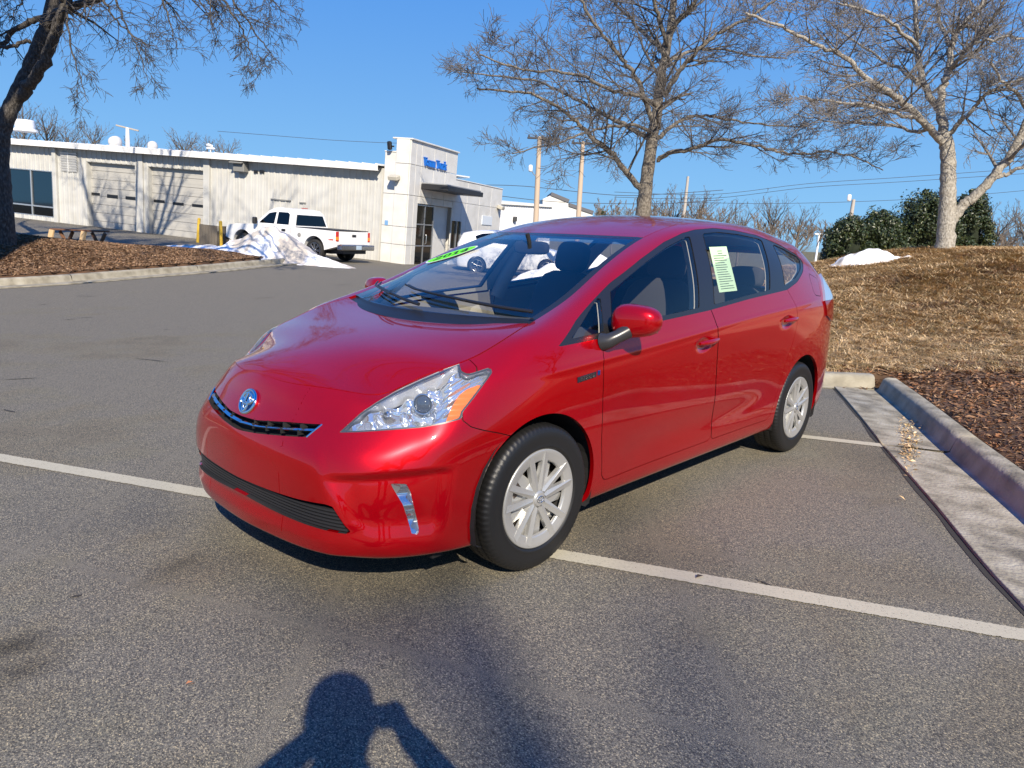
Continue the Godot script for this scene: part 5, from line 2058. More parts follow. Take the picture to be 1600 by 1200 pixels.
func yard_things() -> void:
	var yellow := mat(lin(0.62, 0.40, 0.04), 0.55)
	for i in 2:
		var b := on_ground([309, 346][i], [379, 386][i])
		var h := 0.95 if i == 0 else 0.95
		var lean: float = [0.10, 0.0][i]
		var mb := MB.new()
		mb.tube([Vector3(0, -0.1, 0), Vector3(0, h, 0)], [0.062, 0.062], 14)
		var t := thing("bollard", ["yellow steel post leaning at the right edge of the second garage door", "upright yellow steel post just left of the white pickup's nose"][i], "bollard", b, 0.0, "yellow posts by the garage")
		t.basis = Basis(FWD, lean)
		obj("post", mb, yellow, t)
		mb = MB.new()
		mb.lathe([Vector2(0.062, 0.0), Vector2(0.045, 0.035), Vector2(0.0, 0.045)], 14, Transform3D(Basis(Vector3.RIGHT, -PI / 2), Vector3(0, h, 0)))
		obj("cap", mb, yellow, t)
	# wooden crate-like bin
	var p0 := on_ground(333, 383)
	var t := thing("timber_bin", "weathered grey timber bin between the two yellow posts", "bin", p0)
	t.basis = bx.basis
	var wood := mat(lin(0.14, 0.12, 0.095), 0.9)
	for i in 6:
		var mb := MB.new()
		mb.box(Vector3(-0.38 + 0.15 * i, 0.38, 0.25), Vector3(0.14, 0.8, 0.04), Basis(), 0.008)
		obj("plank", mb, wood, t)
	for i in 4:
		var mb := MB.new()
		mb.box(Vector3(0.46, 0.38, 0.16 - 0.15 * i), Vector3(0.04, 0.8, 0.14), Basis(), 0.008)
		obj("plank", mb, wood, t)
	var mb := MB.new()
	mb.box(Vector3(0, 0.30, -0.1), Vector3(0.86, 0.5, 0.6))
	obj("inside", mb, mat(lin(0.02, 0.018, 0.015), 1.0), t)
	# low timber trestle behind the mound
	var pine := mat(lin(0.52, 0.36, 0.19), 0.8)
	var stained := mat(lin(0.15, 0.07, 0.035), 0.8)
	var a := at(92, 386, 24.0)
	var b := at(146, 392, 23.4)
	var v := (b - a)
	var yaw := atan2(-v.z, v.x)
	t = thing("timber_trestle", "low timber trestle table with pale end legs behind the mulch mound", "trestle", (a + b) / 2, yaw)
	var len := v.length()
	for s in [-1.0, 1.0]:
		mb = MB.new()
		mb.box(Vector3(s * len * 0.46, 0.22, 0.34), Vector3(0.20, 0.74, 0.06), Basis(Vector3.BACK, -0.1) * Basis(Vector3.RIGHT, -0.22), 0.006)
		obj("leg", mb, pine, t)
		mb = MB.new()
		mb.box(Vector3(s * len * 0.46 + 0.42, 0.22, 0.1), Vector3(0.09, 0.80, 0.07), Basis(Vector3.BACK, 0.62), 0.006)
		obj("brace", mb, stained, t)
		mb = MB.new()
		mb.box(Vector3(s * len * 0.46 + 0.42, 0.22, 0.0), Vector3(0.09, 0.80, 0.07), Basis(Vector3.BACK, -0.62), 0.006)
		obj("brace", mb, stained, t)
	for i in 3:
		mb = MB.new()
		mb.box(Vector3(0.2, 0.60, 0.18 - 0.2 * i), Vector3(len * 1.25, 0.05, 0.18), Basis(), 0.006)
		obj("board", mb, stained, t)
	mb = MB.new()
	mb.box(Vector3(0.3, 0.0, 0.40), Vector3(len * 0.6, 0.10, 0.12), Basis(), 0.006)
	obj("foot_beam", mb, mat(lin(0.3, 0.26, 0.2), 0.9), t)

func panels(root: Node3D, xf: Transform3D, xs: Array, ys: Array, m: Material, skip: Array) -> void:
	for i in xs.size() - 1:
		for j in ys.size() - 1:
			var r := Rect2(xs[i], ys[j], xs[i + 1] - xs[i], ys[j + 1] - ys[j])
			var list := [r]
			for s in skip:
				var next := []
				for k in list:
					if not k.intersects(s):
						next.append(k)
						continue
					var c: Rect2 = k.intersection(s)
					for q in [Rect2(k.position, Vector2(c.position.x - k.position.x, k.size.y)), Rect2(c.end.x, k.position.y, k.end.x - c.end.x, k.size.y), Rect2(c.position.x, k.position.y, c.size.x, c.position.y - k.position.y), Rect2(c.position.x, c.end.y, c.size.x, k.end.y - c.end.y)]:
						if q.size.x > 0.03 and q.size.y > 0.03:
							next.append(q)
				list = next
			for k in list:
				var mb := MB.new()
				mb.hexa(xf * Transform3D(Basis(), Vector3(k.get_center().x, k.get_center().y, 0.0)), Vector3(k.size.x - 0.016, k.size.y - 0.016, 0.05), 0.006)
				obj("wall_panel", mb, m, root)

func build_showroom(white: Material, black: Material, eave: float) -> void:
	var root := thing("showroom", "white panelled showroom with a tall sign tower and dark entrance canopy", "building")
	root.transform = bx
	var w := mat(lin(0.66, 0.655, 0.63), 0.5)
	w.albedo_texture = noise_tex(256, 0.03, 4, 43, [[0.0, Color(0.92, 0.915, 0.90)], [0.6, Color(0.98, 0.98, 0.975)], [1.0, Color(1, 1, 1)]])
	tri_world(w, 0.2)
	var xa := wl(597, 340, 0.2).x
	var xb := wl(617, 340, 0.2).x
	var xc := wl(635, 340, 0.35).x
	var h1 := wl(605, 237, 0.2).y
	var h2 := fl(640, 217, xc).y
	var base := -0.35
	var end := fl(713, 260, xc).z
	var fend := fl(782, 340, xc).z
	var h3 := fl(750, 288.5, xc).y
	var rows := [base, wl(605, 380, 0.2).y, wl(605, 352, 0.2).y, wl(605, 302, 0.2).y, wl(625, 255, 0.35).y]

	# backing volumes
	var mb := MB.new()
	mb.box(Vector3((xa + xb) / 2, (h1 + base) / 2, -1.0), Vector3(xb - xa, h1 - base, 2.3))
	mb.box(Vector3((xb + xc) / 2 - 0.15, (h2 + base) / 2, (0.30 + end) / 2), Vector3(xc - xb - 0.3, h2 - base, 0.30 - end))
	mb.box(Vector3(xc - 2.3, (h3 + base) / 2, (end + fend) / 2), Vector3(4.5, h3 - base, absf(fend - end)))
	bpart("core", mb, w, root)
	# faces towards the lot
	panels(root, Transform3D(Basis(), Vector3(0, 0, 0.2)), [xa, xb], [rows[0], rows[1], rows[2], rows[3], h1], w, [])
	panels(root, Transform3D(Basis(), Vector3(0, 0, 0.36)), [xb, xc], [rows[0], rows[1], rows[2], rows[3], rows[4], h2], w, [])
	# facade: local x runs back along the front, from the corner
	var fx := Transform3D(Basis(Vector3(0, 0, -1), Vector3.UP, Vector3(1, 0, 0)), Vector3(xc + 0.02, 0, 0.36))
	var len := 0.36 - end
	var len2 := 0.36 - fend
	var u := func(px: float, py: float) -> Vector2:
		var q := fl(px, py, xc + 0.02)
		return Vector2(0.36 - q.z, q.y)
	var d0: Vector2 = u.call(652, 318)
	var d1: Vector2 = u.call(706, 318)
	var rc := Rect2(d0.x, base - 0.1, d1.x - d0.x, d0.y - base + 0.1)
	var p1: Vector2 = u.call(655, 300)
	var win0: Vector2 = u.call(705, 345)
	var win1: Vector2 = u.call(717, 388)
	var wrect := Rect2(win0.x, win1.y, win1.x - win0.x, win0.y - win1.y)

	panels(root, fx, [0.0, p1.x * 0.5, p1.x], [rows[0], rows[1], rows[2], rows[3], rows[4], h2], w, [rc])
	panels(root, fx, [p1.x, lerpf(p1.x, len, 0.33), lerpf(p1.x, len, 0.66), len], [rows[0], rows[1], rows[2], rows[3], rows[4], h2], w, [rc, wrect])
	var cols := []
	for i in 5:
		cols.append(lerpf(len, len2, i / 4.0))
	panels(root, Transform3D(fx.basis, fx.origin - Vector3(0.05, 0, 0)), cols, [rows[0], rows[1], rows[2], rows[3], h3], w, [wrect])
	# copings
	mb = MB.new()
	mb.hexa(fx * Transform3D(Basis(), Vector3(len / 2, h2 + 0.02, -0.35)), Vector3(len + 0.06, 0.06, 0.9), 0.01)
	mb.hexa(fx * Transform3D(Basis(), Vector3((len + len2) / 2, h3 + 0.02, -0.4)), Vector3(len2 - len, 0.05, 0.8), 0.01)
	mb.box(Vector3((xa + xb) / 2, h1 + 0.02, 0.0), Vector3(xb - xa + 0.02, 0.05, 0.5), Basis(), 0.01)
	bpart("coping", mb, w, root)
	# entrance: recess, dark glazed door with steel frame
	mb = MB.new()
	mb.hexa(fx * Transform3D(Basis(), Vector3(rc.get_center().x, rc.get_center().y, -0.20)), Vector3(rc.size.x, rc.size.y, 0.05), 0.0)
	bpart("recess_wall", mb, w, root)
	var frame := mat(Color(0.72, 0.73, 0.74), 0.3, 0.8)
	var gl := mat(Color(0.02, 0.025, 0.03), 0.04)
	var dw := rc.size.x * 0.52
	mb = MB.new()
	for e in [0.02, 0.5, 0.98]:
		mb.hexa(fx * Transform3D(Basis(), Vector3(rc.position.x + dw * e, rc.get_center().y, -0.10)), Vector3(0.055, rc.size.y, 0.10), 0.006)
	for e in [0.03, 0.42, 0.72, 0.985]:
		mb.hexa(fx * Transform3D(Basis(), Vector3(rc.position.x + dw * 0.5, rc.position.y + rc.size.y * e, -0.10)), Vector3(dw, 0.05, 0.09), 0.006)
	var door := bpart("entrance_door", mb, frame, root)
	for e in [0.26, 0.74]:
		mb = MB.new()
		mb.hexa(fx * Transform3D(Basis(), Vector3(rc.position.x + dw * e, rc.get_center().y, -0.10)), Vector3(dw * 0.46, rc.size.y * 0.97, 0.02), 0.0)
		obj("pane", mb, gl, door)
	mb = MB.new()
	mb.tube([fx * Vector3(rc.position.x + dw * 0.56, 0.85, -0.04), fx * Vector3(rc.position.x + dw * 0.56, 0.9, 0.02), fx * Vector3(rc.position.x + dw * 0.56, 1.2, 0.02), fx * Vector3(rc.position.x + dw * 0.56, 1.25, -0.04)], [0.018, 0.018, 0.018, 0.018], 8)
	obj("handle", mb, frame, door)
	# narrow window
	mb = MB.new()
	mb.hexa(fx * Transform3D(Basis(), Vector3(wrect.get_center().x, wrect.get_center().y, -0.04)), Vector3(wrect.size.x, wrect.size.y, 0.03), 0.0)
	var nw := bpart("narrow_window", mb, gl, root)
	mb = MB.new()
	for e in [0.0, 0.55, 1.0]:
		mb.hexa(fx * Transform3D(Basis(), Vector3(wrect.position.x + wrect.size.x * e, wrect.get_center().y, 0.0)), Vector3(0.06, wrect.size.y, 0.07), 0.006)
	obj("frame", mb, frame, nw)
	# canopy
	var c0: Vector2 = u.call(657, 292)
	var c1: Vector2 = u.call(716, 302)
	mb = MB.new()
	mb.hexa(fx * Transform3D(Basis(), Vector3((c0.x + c1.x) / 2, c0.y + 0.02, 0.62)), Vector3(c1.x - c0.x, 0.20, 1.2), 0.015)
	bpart("canopy", mb, mat(lin(0.018, 0.018, 0.02), 0.5), root)
	mb = MB.new()
	mb.hexa(fx * Transform3D(Basis(), Vector3((c0.x + c1.x) / 2, c0.y + 0.16, 0.58)), Vector3(c1.x - c0.x - 0.1, 0.06, 1.1), 0.015)
	bpart("canopy_top", mb, mat(lin(0.25, 0.26, 0.27), 0.5), root)
	# sign
	var s0: Vector2 = u.call(659.5, 262)
	var s1: Vector2 = u.call(695, 271)
	var st: Vector2 = u.call(660, 243)
	var tm := TextMesh.new()
	var font := SystemFont.new()
	font.font_names = PackedStringArray(["Droid Serif"])
	font.font_weight = 700
	tm.text = "Vann York"
	tm.font = font
	tm.font_size = 64
	tm.depth = 0.08
	tm.pixel_size = 0.01
	var ww := tm.get_aabb().size.x
	var hh := tm.get_aabb().size.y
	tm.material = mat(lin(0.01, 0.13, 0.52), 0.4)
	var ti := MeshInstance3D.new()
	ti.name = "sign_lettering"
	ti.mesh = tm
	root.add_child(ti, true)
	var sc := (s1.x - s0.x) / ww
	ti.transform = fx * Transform3D(Basis().scaled(Vector3(sc, sc * 1.15, 1)), Vector3((s0.x + s1.x) / 2, (s0.y + st.y) / 2 + 0.02, 0.06))

	# lamps, camera, plate
	var grey := mat(lin(0.42, 0.40, 0.34), 0.5)
	var q := wl(618, 278, 0.4)
	mb = MB.new()
	mb.box(Vector3(q.x, q.y, 0.52), Vector3(0.42, 0.18, 0.3), Basis(Vector3.RIGHT, 0.3), 0.03)
	bpart("wall_lamp", mb, grey, root)
	var e2: Vector2 = u.call(779, 324)
	mb = MB.new()
	mb.hexa(fx * Transform3D(Basis(Vector3.RIGHT, 0.3), Vector3(e2.x, e2.y, 0.14)), Vector3(0.4, 0.2, 0.3), 0.03)
	bpart("wall_lamp", mb, grey, root)
	q = wl(611.5, 228, 0.3)
	mb = MB.new()
	mb.box(Vector3(q.x - 0.02, q.y, 0.40), Vector3(0.16, 0.32, 0.16), Basis(Vector3.BACK, 0.15), 0.03)
	mb.box(Vector3(q.x + 0.08, q.y - 0.02, 0.38), Vector3(0.16, 0.05, 0.06))
	bpart("floodlight", mb, black, root)
	q = wl(604, 348, 0.22)
	mb = MB.new()
	mb.box(Vector3(q.x, q.y, 0.235), Vector3(0.15, 0.19, 0.02), Basis(), 0.004)
	bpart("blue_plate", mb, mat(lin(0.16, 0.32, 0.55), 0.5), root)
	# pale shuttered window near the far end
	var g0: Vector2 = u.call(754, 337)
	var g1: Vector2 = u.call(768, 352)
	mb = MB.new()
	mb.hexa(fx * Transform3D(Basis(), Vector3((g0.x + g1.x) / 2, (g0.y + g1.y) / 2, -0.01)), Vector3(g1.x - g0.x, absf(g0.y - g1.y), 0.04), 0.0)
	bpart("shuttered_window", mb, mat(lin(0.62, 0.68, 0.74), 0.3), root)
	far_buildings(w, white)

func far_buildings(w: Material, white: Material) -> void:
	# a ribbed shed beyond the showroom and a gabled store beyond that
	var o := at(735, 352, 58.0)
	var e := at(872, 356, 66.0)
	var ex := (e - o).normalized()
	var ey := (bx.basis.y - ex * ex.dot(bx.basis.y)).normalized()
	var xf := Transform3D(Basis(ex, ey, ex.cross(ey)), o)
	var root := thing("ribbed_shed", "low white ribbed shed beyond the showroom's far end", "building")
	root.transform = xf
	var inv := xf.affine_inverse()
	var pl := func(px: float, py: float) -> Vector3:
		return inv * hit(px, py, o, xf.basis.z)
	var top: float = pl.call(740, 314).y
	var right: float = pl.call(862, 330).x
	var mb := MB.new()
	ribbed(mb, -1.0, right, -2.0, top)
	bpart("wall", mb, mat(lin(0.70, 0.71, 0.73), 0.5), root)
	mb = MB.new()
	mb.box(Vector3(right / 2 - 0.5, top + 0.1, -6.0), Vector3(right + 1.4, 0.18, 12.4), Basis(Vector3.RIGHT, 0.02))
	mb.box(Vector3(right / 2, top / 2 - 1, -11), Vector3(right + 1.0, top + 2, 0.2))
	bpart("roof", mb, white, root)
	var l: Vector3 = pl.call(802, 342)
	mb = MB.new()
	mb.box(Vector3(l.x, l.y, 0.2), Vector3(0.3, 0.4, 0.3), Basis(), 0.05)
	bpart("wall_lamp", mb, mat(lin(0.05, 0.05, 0.05), 0.5), root)
	# gable
	o = at(850, 352, 72.0)
	e = at(927, 350, 72.0)
	ex = (e - o).normalized()
	ey = (bx.basis.y - ex * ex.dot(bx.basis.y)).normalized()
	xf = Transform3D(Basis(ex, ey, ex.cross(ey)), o)
	root = thing("gabled_store", "white gabled building with a grey roof edge behind the utility poles", "building")
	root.transform = xf
	var inv2 := xf.affine_inverse()
	var g := func(px: float, py: float) -> Vector2:
		var k := inv2 * hit(px, py, o, xf.basis.z)
		return Vector2(k.x, k.y)
	mb = MB.new()
	var outline_ := PackedVector2Array([g.call(848, 365), g.call(848, 311), g.call(861, 305), g.call(888, 316), g.call(888, 322), g.call(926, 334), g.call(926, 365)])
	mb.slab(outline_, 8.0, Transform3D(Basis(), Vector3(0, 0, -8.0)))
	bpart("wall", mb, w, root)
	var grey := mat(lin(0.10, 0.10, 0.11), 0.7)
	for k in [[861, 304.5, 889, 316], [889, 321.5, 927, 334]]:
		var a: Vector2 = g.call(k[0], k[1])
		var b: Vector2 = g.call(k[2], k[3])
		mb = MB.new()
		var dv := (b - a)
		mb.hexa(Transform3D(Basis(Vector3.BACK, dv.angle()), Vector3((a.x + b.x) / 2, (a.y + b.y) / 2 + 0.1, -4.0)), Vector3(dv.length(), 0.35, 8.2), 0.02)
		bpart("roof_slope", mb, grey, root)

# ---------------------------------------------------------------- other vehicles, snow
func build_truck() -> void:
	var ra := at(494, 391, 26.0)
	var fa := at(376, 379, 27.6)
	var v := fa - ra
	var ex := v.normalized()
	var up := Vector3.UP
	up = (up - ex * ex.dot(up)).normalized()
	var z := ex.cross(up)
	var t := thing("pickup_truck", "white four-door pickup with a dark bed cover beside the pale garage", "pickup")
	# truck's axes: x to the nose, y up, z to its right; origin on the ground under the rear axle
	var wb := v.length()
	var R := 0.41
	t.transform = Transform3D(Basis(ex, up, z).scaled_local(Vector3.ONE * 0.94), ra - up * R * 0.94 + z * 0.80)
	var k := wb / 3.65
	var white := mat(lin(0.78, 0.78, 0.77), 0.25)
	white.clearcoat_enabled = true
	white.clearcoat = 0.8
	var dark := mat(lin(0.012, 0.012, 0.013), 0.5)
	var gl := mat(Color(0.02, 0.035, 0.04), 0.05)
	var chrome := mat(Color(0.62, 0.62, 0.62), 0.22, 1.0)
	var W := 0.98
	# lower body: front part, cab sides and bed, with arch cut-outs, as outlines given width
	var arch := func(cx: float, n: int) -> Array:
		var o := []
		for i in n + 1:
			var a := PI - PI * i / n
			o.append(Vector2(cx - cos(a) * -0.50, 0.46 + sin(a) * 0.49))
		o.reverse()
		return o
	var poly := PackedVector2Array()
	for q in [[-1.06, 0.62], [-1.06, 1.18], [0.98, 1.20], [1.0, 1.24], [3.02, 1.20], [3.95, 1.16], [4.42, 1.08], [4.52, 0.98], [4.55, 0.62]]:
		poly.append(Vector2(q[0] * k, q[1]))
	for q in arch.call(wb, 12):
		poly.append(q)
	poly.append(Vector2(wb - 0.56, 0.50))
	poly.append(Vector2(0.56, 0.50))
	for q in arch.call(0.0, 12):
		poly.append(q)
	var mb := MB.new()
	sheet_sides(mb, poly, W)
	obj("body", mb, white, t)
	# cab
	mb = MB.new()
	var lo := [Vector2(0.95, 1.2), Vector2(3.0, 1.2)]
	var prof := [Vector2(1.0 * k, 1.22), Vector2(1.10 * k, 1.70), Vector2(1.28 * k, 1.86), Vector2(1.75 * k, 1.90), Vector2(2.10 * k, 1.87), Vector2(2.38 * k, 1.76), Vector2(3.02 * k, 1.22)]
	loft_cab(mb, prof, W * 0.97, W * 0.78, 1.22, 1.90)
	obj("cab", mb, white, t)
	for s in [-1.0, 1.0]:
		for wnd in [["front_window", [[2.02, 1.27], [2.80, 1.27], [2.36, 1.66], [2.08, 1.72], [2.0, 1.72]]], ["rear_door_window", [[1.28, 1.27], [1.90, 1.27], [1.90, 1.73], [1.42, 1.73], [1.32, 1.66]]]]:
			mb = MB.new()
			var pts := []
			for q in wnd[1]:
				pts.append(Vector3(q[0] * k, q[1], s * (lerpf(W * 0.97, W * 0.78, (q[1] - 1.22) / 0.68) + 0.006)))
			mb.face(pts, Vector3(0, 0.2, s))
			obj(wnd[0], mb, gl, t)
		mb = MB.new()
		for q in [2.34, 1.50]:
			mb.box(Vector3(q * k, 1.06, s * (W + 0.012)), Vector3(0.20, 0.09, 0.03), Basis(), 0.01)
		obj("handles", mb, dark, t)
		mb = MB.new()
		for q in [1.14, 1.98, 2.86]:
			mb.box(Vector3(q * k, 0.86, s * (W + 0.0015)), Vector3(0.012, 0.66, 0.004))
		obj("door_joints", mb, dark, t)
		mb = MB.new()
		mb.box(Vector3(2.82 * k, 1.34, s * (W + 0.16)), Vector3(0.12, 0.26, 0.20), Basis(), 0.03)
		obj("side_mirror", mb, dark, t)
		mb = MB.new()
		mb.box(Vector3(-1.05 * k, 0.99, s * (W - 0.06)), Vector3(0.06, 0.36, 0.13), Basis(), 0.01)
		var tl := obj("tail_lamp", mb, mat(lin(0.45, 0.02, 0.015), 0.2), t)
		mb = MB.new()
		mb.box(Vector3(-1.055 * k, 0.92, s * (W - 0.058)), Vector3(0.06, 0.13, 0.135), Basis(), 0.01)
		obj("amber_lens", mb, mat(lin(0.75, 0.22, 0.02), 0.2), tl)
		mb = MB.new()
		mb.lathe([Vector2(0.09, 0.0), Vector2(0.085, 0.012), Vector2(0.0, 0.012)], 18, Transform3D(Basis() if s > 0 else Basis(Vector3.UP, PI), Vector3(0.72 * k, 0.93, s * W)))
		obj("fuel_cap", mb, mat(lin(0.25, 0.24, 0.22), 0.5), t)
		mb = MB.new()
		mb.box(Vector3(-0.72 * k, 0.86, s * (W + 0.003)), Vector3(0.05, 0.06, 0.006), Basis(), 0.0)
		mb.box(Vector3(-0.84 * k, 0.86, s * (W + 0.003)), Vector3(0.16, 0.05, 0.006), Basis(), 0.0)
		obj("side_badge", mb, mat(lin(0.45, 0.05, 0.03), 0.4), t)
	mb = MB.new()
	var rw := []
	for q in [[1.012, 1.27, 0.86], [1.012, 1.27, -0.86], [1.085, 1.67, -0.72], [1.085, 1.67, 0.72]]:
		rw.append(Vector3(q[0] * k - 0.012, q[1], q[2]))
	mb.face(rw, Vector3(-1, 0.1, 0))
	obj("rear_window", mb, gl, t)
	# a rear quarter pane seen as the dark cab back
	for s in [-1.0, 1.0]:
		mb = MB.new()
		var pts := []
		for q in [[1.03, 1.27], [1.10, 1.66], [1.20, 1.70], [1.20, 1.27]]:
			pts.append(Vector3(q[0] * k, q[1], s * (lerpf(W * 0.97, W * 0.78, (q[1] - 1.22) / 0.68) + 0.006)))
		mb.face(pts, Vector3(0, 0.2, s))
	mb = MB.new()
	var ws := []
	for q in [[2.98, 1.26, 0.84], [2.98, 1.26, -0.84], [2.42, 1.73, -0.72], [2.42, 1.73, 0.72]]:
		ws.append(Vector3(q[0] * k + 0.02, q[1] + 0.012, q[2]))
	mb.face(ws, Vector3(1, 1, 0))
	obj("windscreen", mb, gl, t)
	mb = MB.new()
	mb.box(Vector3(-0.03 * k, 1.215, 0), Vector3(2.02 * k, 0.03, 1.84), Basis(), 0.01)
	obj("bed_cover", mb, dark, t)
	mb = MB.new()
	mb.box(Vector3(-1.068 * k, 0.93, 0), Vector3(0.03, 0.46, 1.66), Basis(), 0.012)
	var gate := obj("tailgate", mb, white, t)
	mb = MB.new()
	mb.box(Vector3(-1.09 * k, 1.03, 0), Vector3(0.02, 0.09, 0.24), Basis(), 0.008)
	obj("gate_handle", mb, dark, gate)
	mb = MB.new()
	mb.box(Vector3(-1.20 * k, 0.60, 0), Vector3(0.26, 0.20, 1.94), Basis(), 0.03)
	var bump := obj("rear_bumper", mb, chrome, t)
	mb = MB.new()
	mb.box(Vector3(-1.20 * k - 0.135, 0.61, 0), Vector3(0.01, 0.15, 0.31), Basis(), 0.003)
	obj("number_plate", mb, mat(lin(0.4, 0.5, 0.6), 0.5), bump)
	mb = MB.new()
	mb.box(Vector3(4.56 * k, 0.62, 0), Vector3(0.2, 0.26, 1.94), Basis(), 0.05)
	obj("front_bumper", mb, dark, t)
	mb = MB.new()
	mb.box(Vector3(1.65 * k, 0.46, 0), Vector3(5.6 * k, 0.2, 1.3))
	mb.box(Vector3(wb, 0.62, 0), Vector3(1.1, 0.6, 1.3))
	mb.box(Vector3(0, 0.62, 0), Vector3(1.1, 0.6, 1.3))
	obj("chassis", mb, dark, t)
	mb = MB.new()
	mb.box(Vector3(1.35 * k, 1.925, 0), Vector3(0.06, 0.03, 0.3), Basis(), 0.005)
	obj("brake_lamp", mb, mat(lin(0.4, 0.03, 0.02), 0.3), t)
	for x in [0.0, wb]:
		for s in [-1.0, 1.0]:
			simple_wheel(t, Vector3(x, R, s * (W - 0.13)), s, R, 0.29, 0.13, 8)

func sheet_sides(mb: MB, poly: PackedVector2Array, W: float) -> void:
	# an outline given width with edges eased over
	var inner := Geometry2D.offset_polygon(poly, -0.05, Geometry2D.JOIN_ROUND)
	var tri := Geometry2D.triangulate_polygon(poly)
	for s in [-1.0, 1.0]:
		for i in range(0, tri.size(), 3):
			mb.face([Vector3(poly[tri[i]].x, poly[tri[i]].y, s * W), Vector3(poly[tri[i + 1]].x, poly[tri[i + 1]].y, s * W), Vector3(poly[tri[i + 2]].x, poly[tri[i + 2]].y, s * W)], Vector3(0, 0, s))
	var cw := Geometry2D.is_polygon_clockwise(poly)
	for i in poly.size():
		var a := poly[i]
		var b := poly[(i + 1) % poly.size()]
		var n := Vector3(b.y - a.y, a.x - b.x, 0) * (-1.0 if cw else 1.0)
		mb.face([Vector3(a.x, a.y, -W), Vector3(b.x, b.y, -W), Vector3(b.x, b.y, W), Vector3(a.x, a.y, W)], n)

func loft_cab(mb: MB, prof: Array, w0: float, w1: float, y0: float, y1: float) -> void:
	var n := prof.size()
	var f := func(q: Vector2) -> float:
		return lerpf(w0, w1, (q.y - y0) / (y1 - y0))
	for i in n - 1:
		var a: Vector2 = prof[i]
		var b: Vector2 = prof[i + 1]
		var wa: float = f.call(a)
		var wb: float = f.call(b)
		mb.face([Vector3(a.x, a.y, -wa), Vector3(b.x, b.y, -wb), Vector3(b.x, b.y, wb), Vector3(a.x, a.y, wa)], Vector3(a.y - b.y, b.x - a.x, 0) * (1.0 if b.x > a.x else 1.0))
	for s in [-1.0, 1.0]:
		for i in range(1, n - 1):
			var pts := [Vector3(prof[0].x, prof[0].y, s * f.call(prof[0])), Vector3(prof[i].x, prof[i].y, s * f.call(prof[i])), Vector3(prof[i + 1].x, prof[i + 1].y, s * f.call(prof[i + 1]))]
			mb.face(pts, Vector3(0, 0.2, s))

func simple_wheel(root: Node3D, q: Vector3, s: float, R: float, rim_r: float, half: float, spokes: int) -> void:
	var w := Node3D.new()
	w.name = "wheel"
	root.add_child(w, true)
	w.transform = Transform3D(Basis() if s > 0 else Basis(Vector3.UP, PI), q)
	var rubber := mat(lin(0.016, 0.016, 0.016), 0.8)
	var chrome := mat(Color(0.60, 0.60, 0.60), 0.25, 0.9)
	var mb := MB.new()
	mb.lathe([Vector2(rim_r, -half), Vector2(R * 0.95, -half), Vector2(R, -half * 0.7), Vector2(R, half * 0.7), Vector2(R * 0.95, half), Vector2(rim_r + 0.02, half), Vector2(rim_r, half * 0.8)], 48, Transform3D(), func(i: int, k: int, r: float) -> float:
		return r - 0.012 if (i == 2 or i == 3) and k % 2 == 0 else r)
	obj("tyre", mb, rubber, w)
	mb = MB.new()
	mb.lathe([Vector2(rim_r, half * 0.82), Vector2(rim_r - 0.025, half * 0.86), Vector2(rim_r - 0.03, half * 0.3), Vector2(0.0, half * 0.25)], 32, Transform3D())
	obj("rim", mb, mat(lin(0.03, 0.03, 0.03), 0.5, 0.5), w)
	mb = MB.new()
	for i in spokes:
		for e in [-0.12, 0.12]:
			var a := TAU * i / spokes
			var r0 := Vector3(cos(a), sin(a), 0) * 0.03
			var r1 := Vector3(cos(a + e), sin(a + e), 0) * (rim_r - 0.01)
			mb.tube([r0 + Vector3(0, 0, half * 0.75), r1 + Vector3(0, 0, half * 0.8)], [0.02, 0.012], 5)
	mb.lathe([Vector2(rim_r, half * 0.82), Vector2(rim_r - 0.02, half * 0.88), Vector2(rim_r - 0.03, half * 0.7)], 32, Transform3D())
	mb.lathe([Vector2(0.06, half * 0.7), Vector2(0.05, half * 0.9), Vector2(0.0, half * 0.92)], 16, Transform3D())
	obj("spokes", mb, chrome, w)

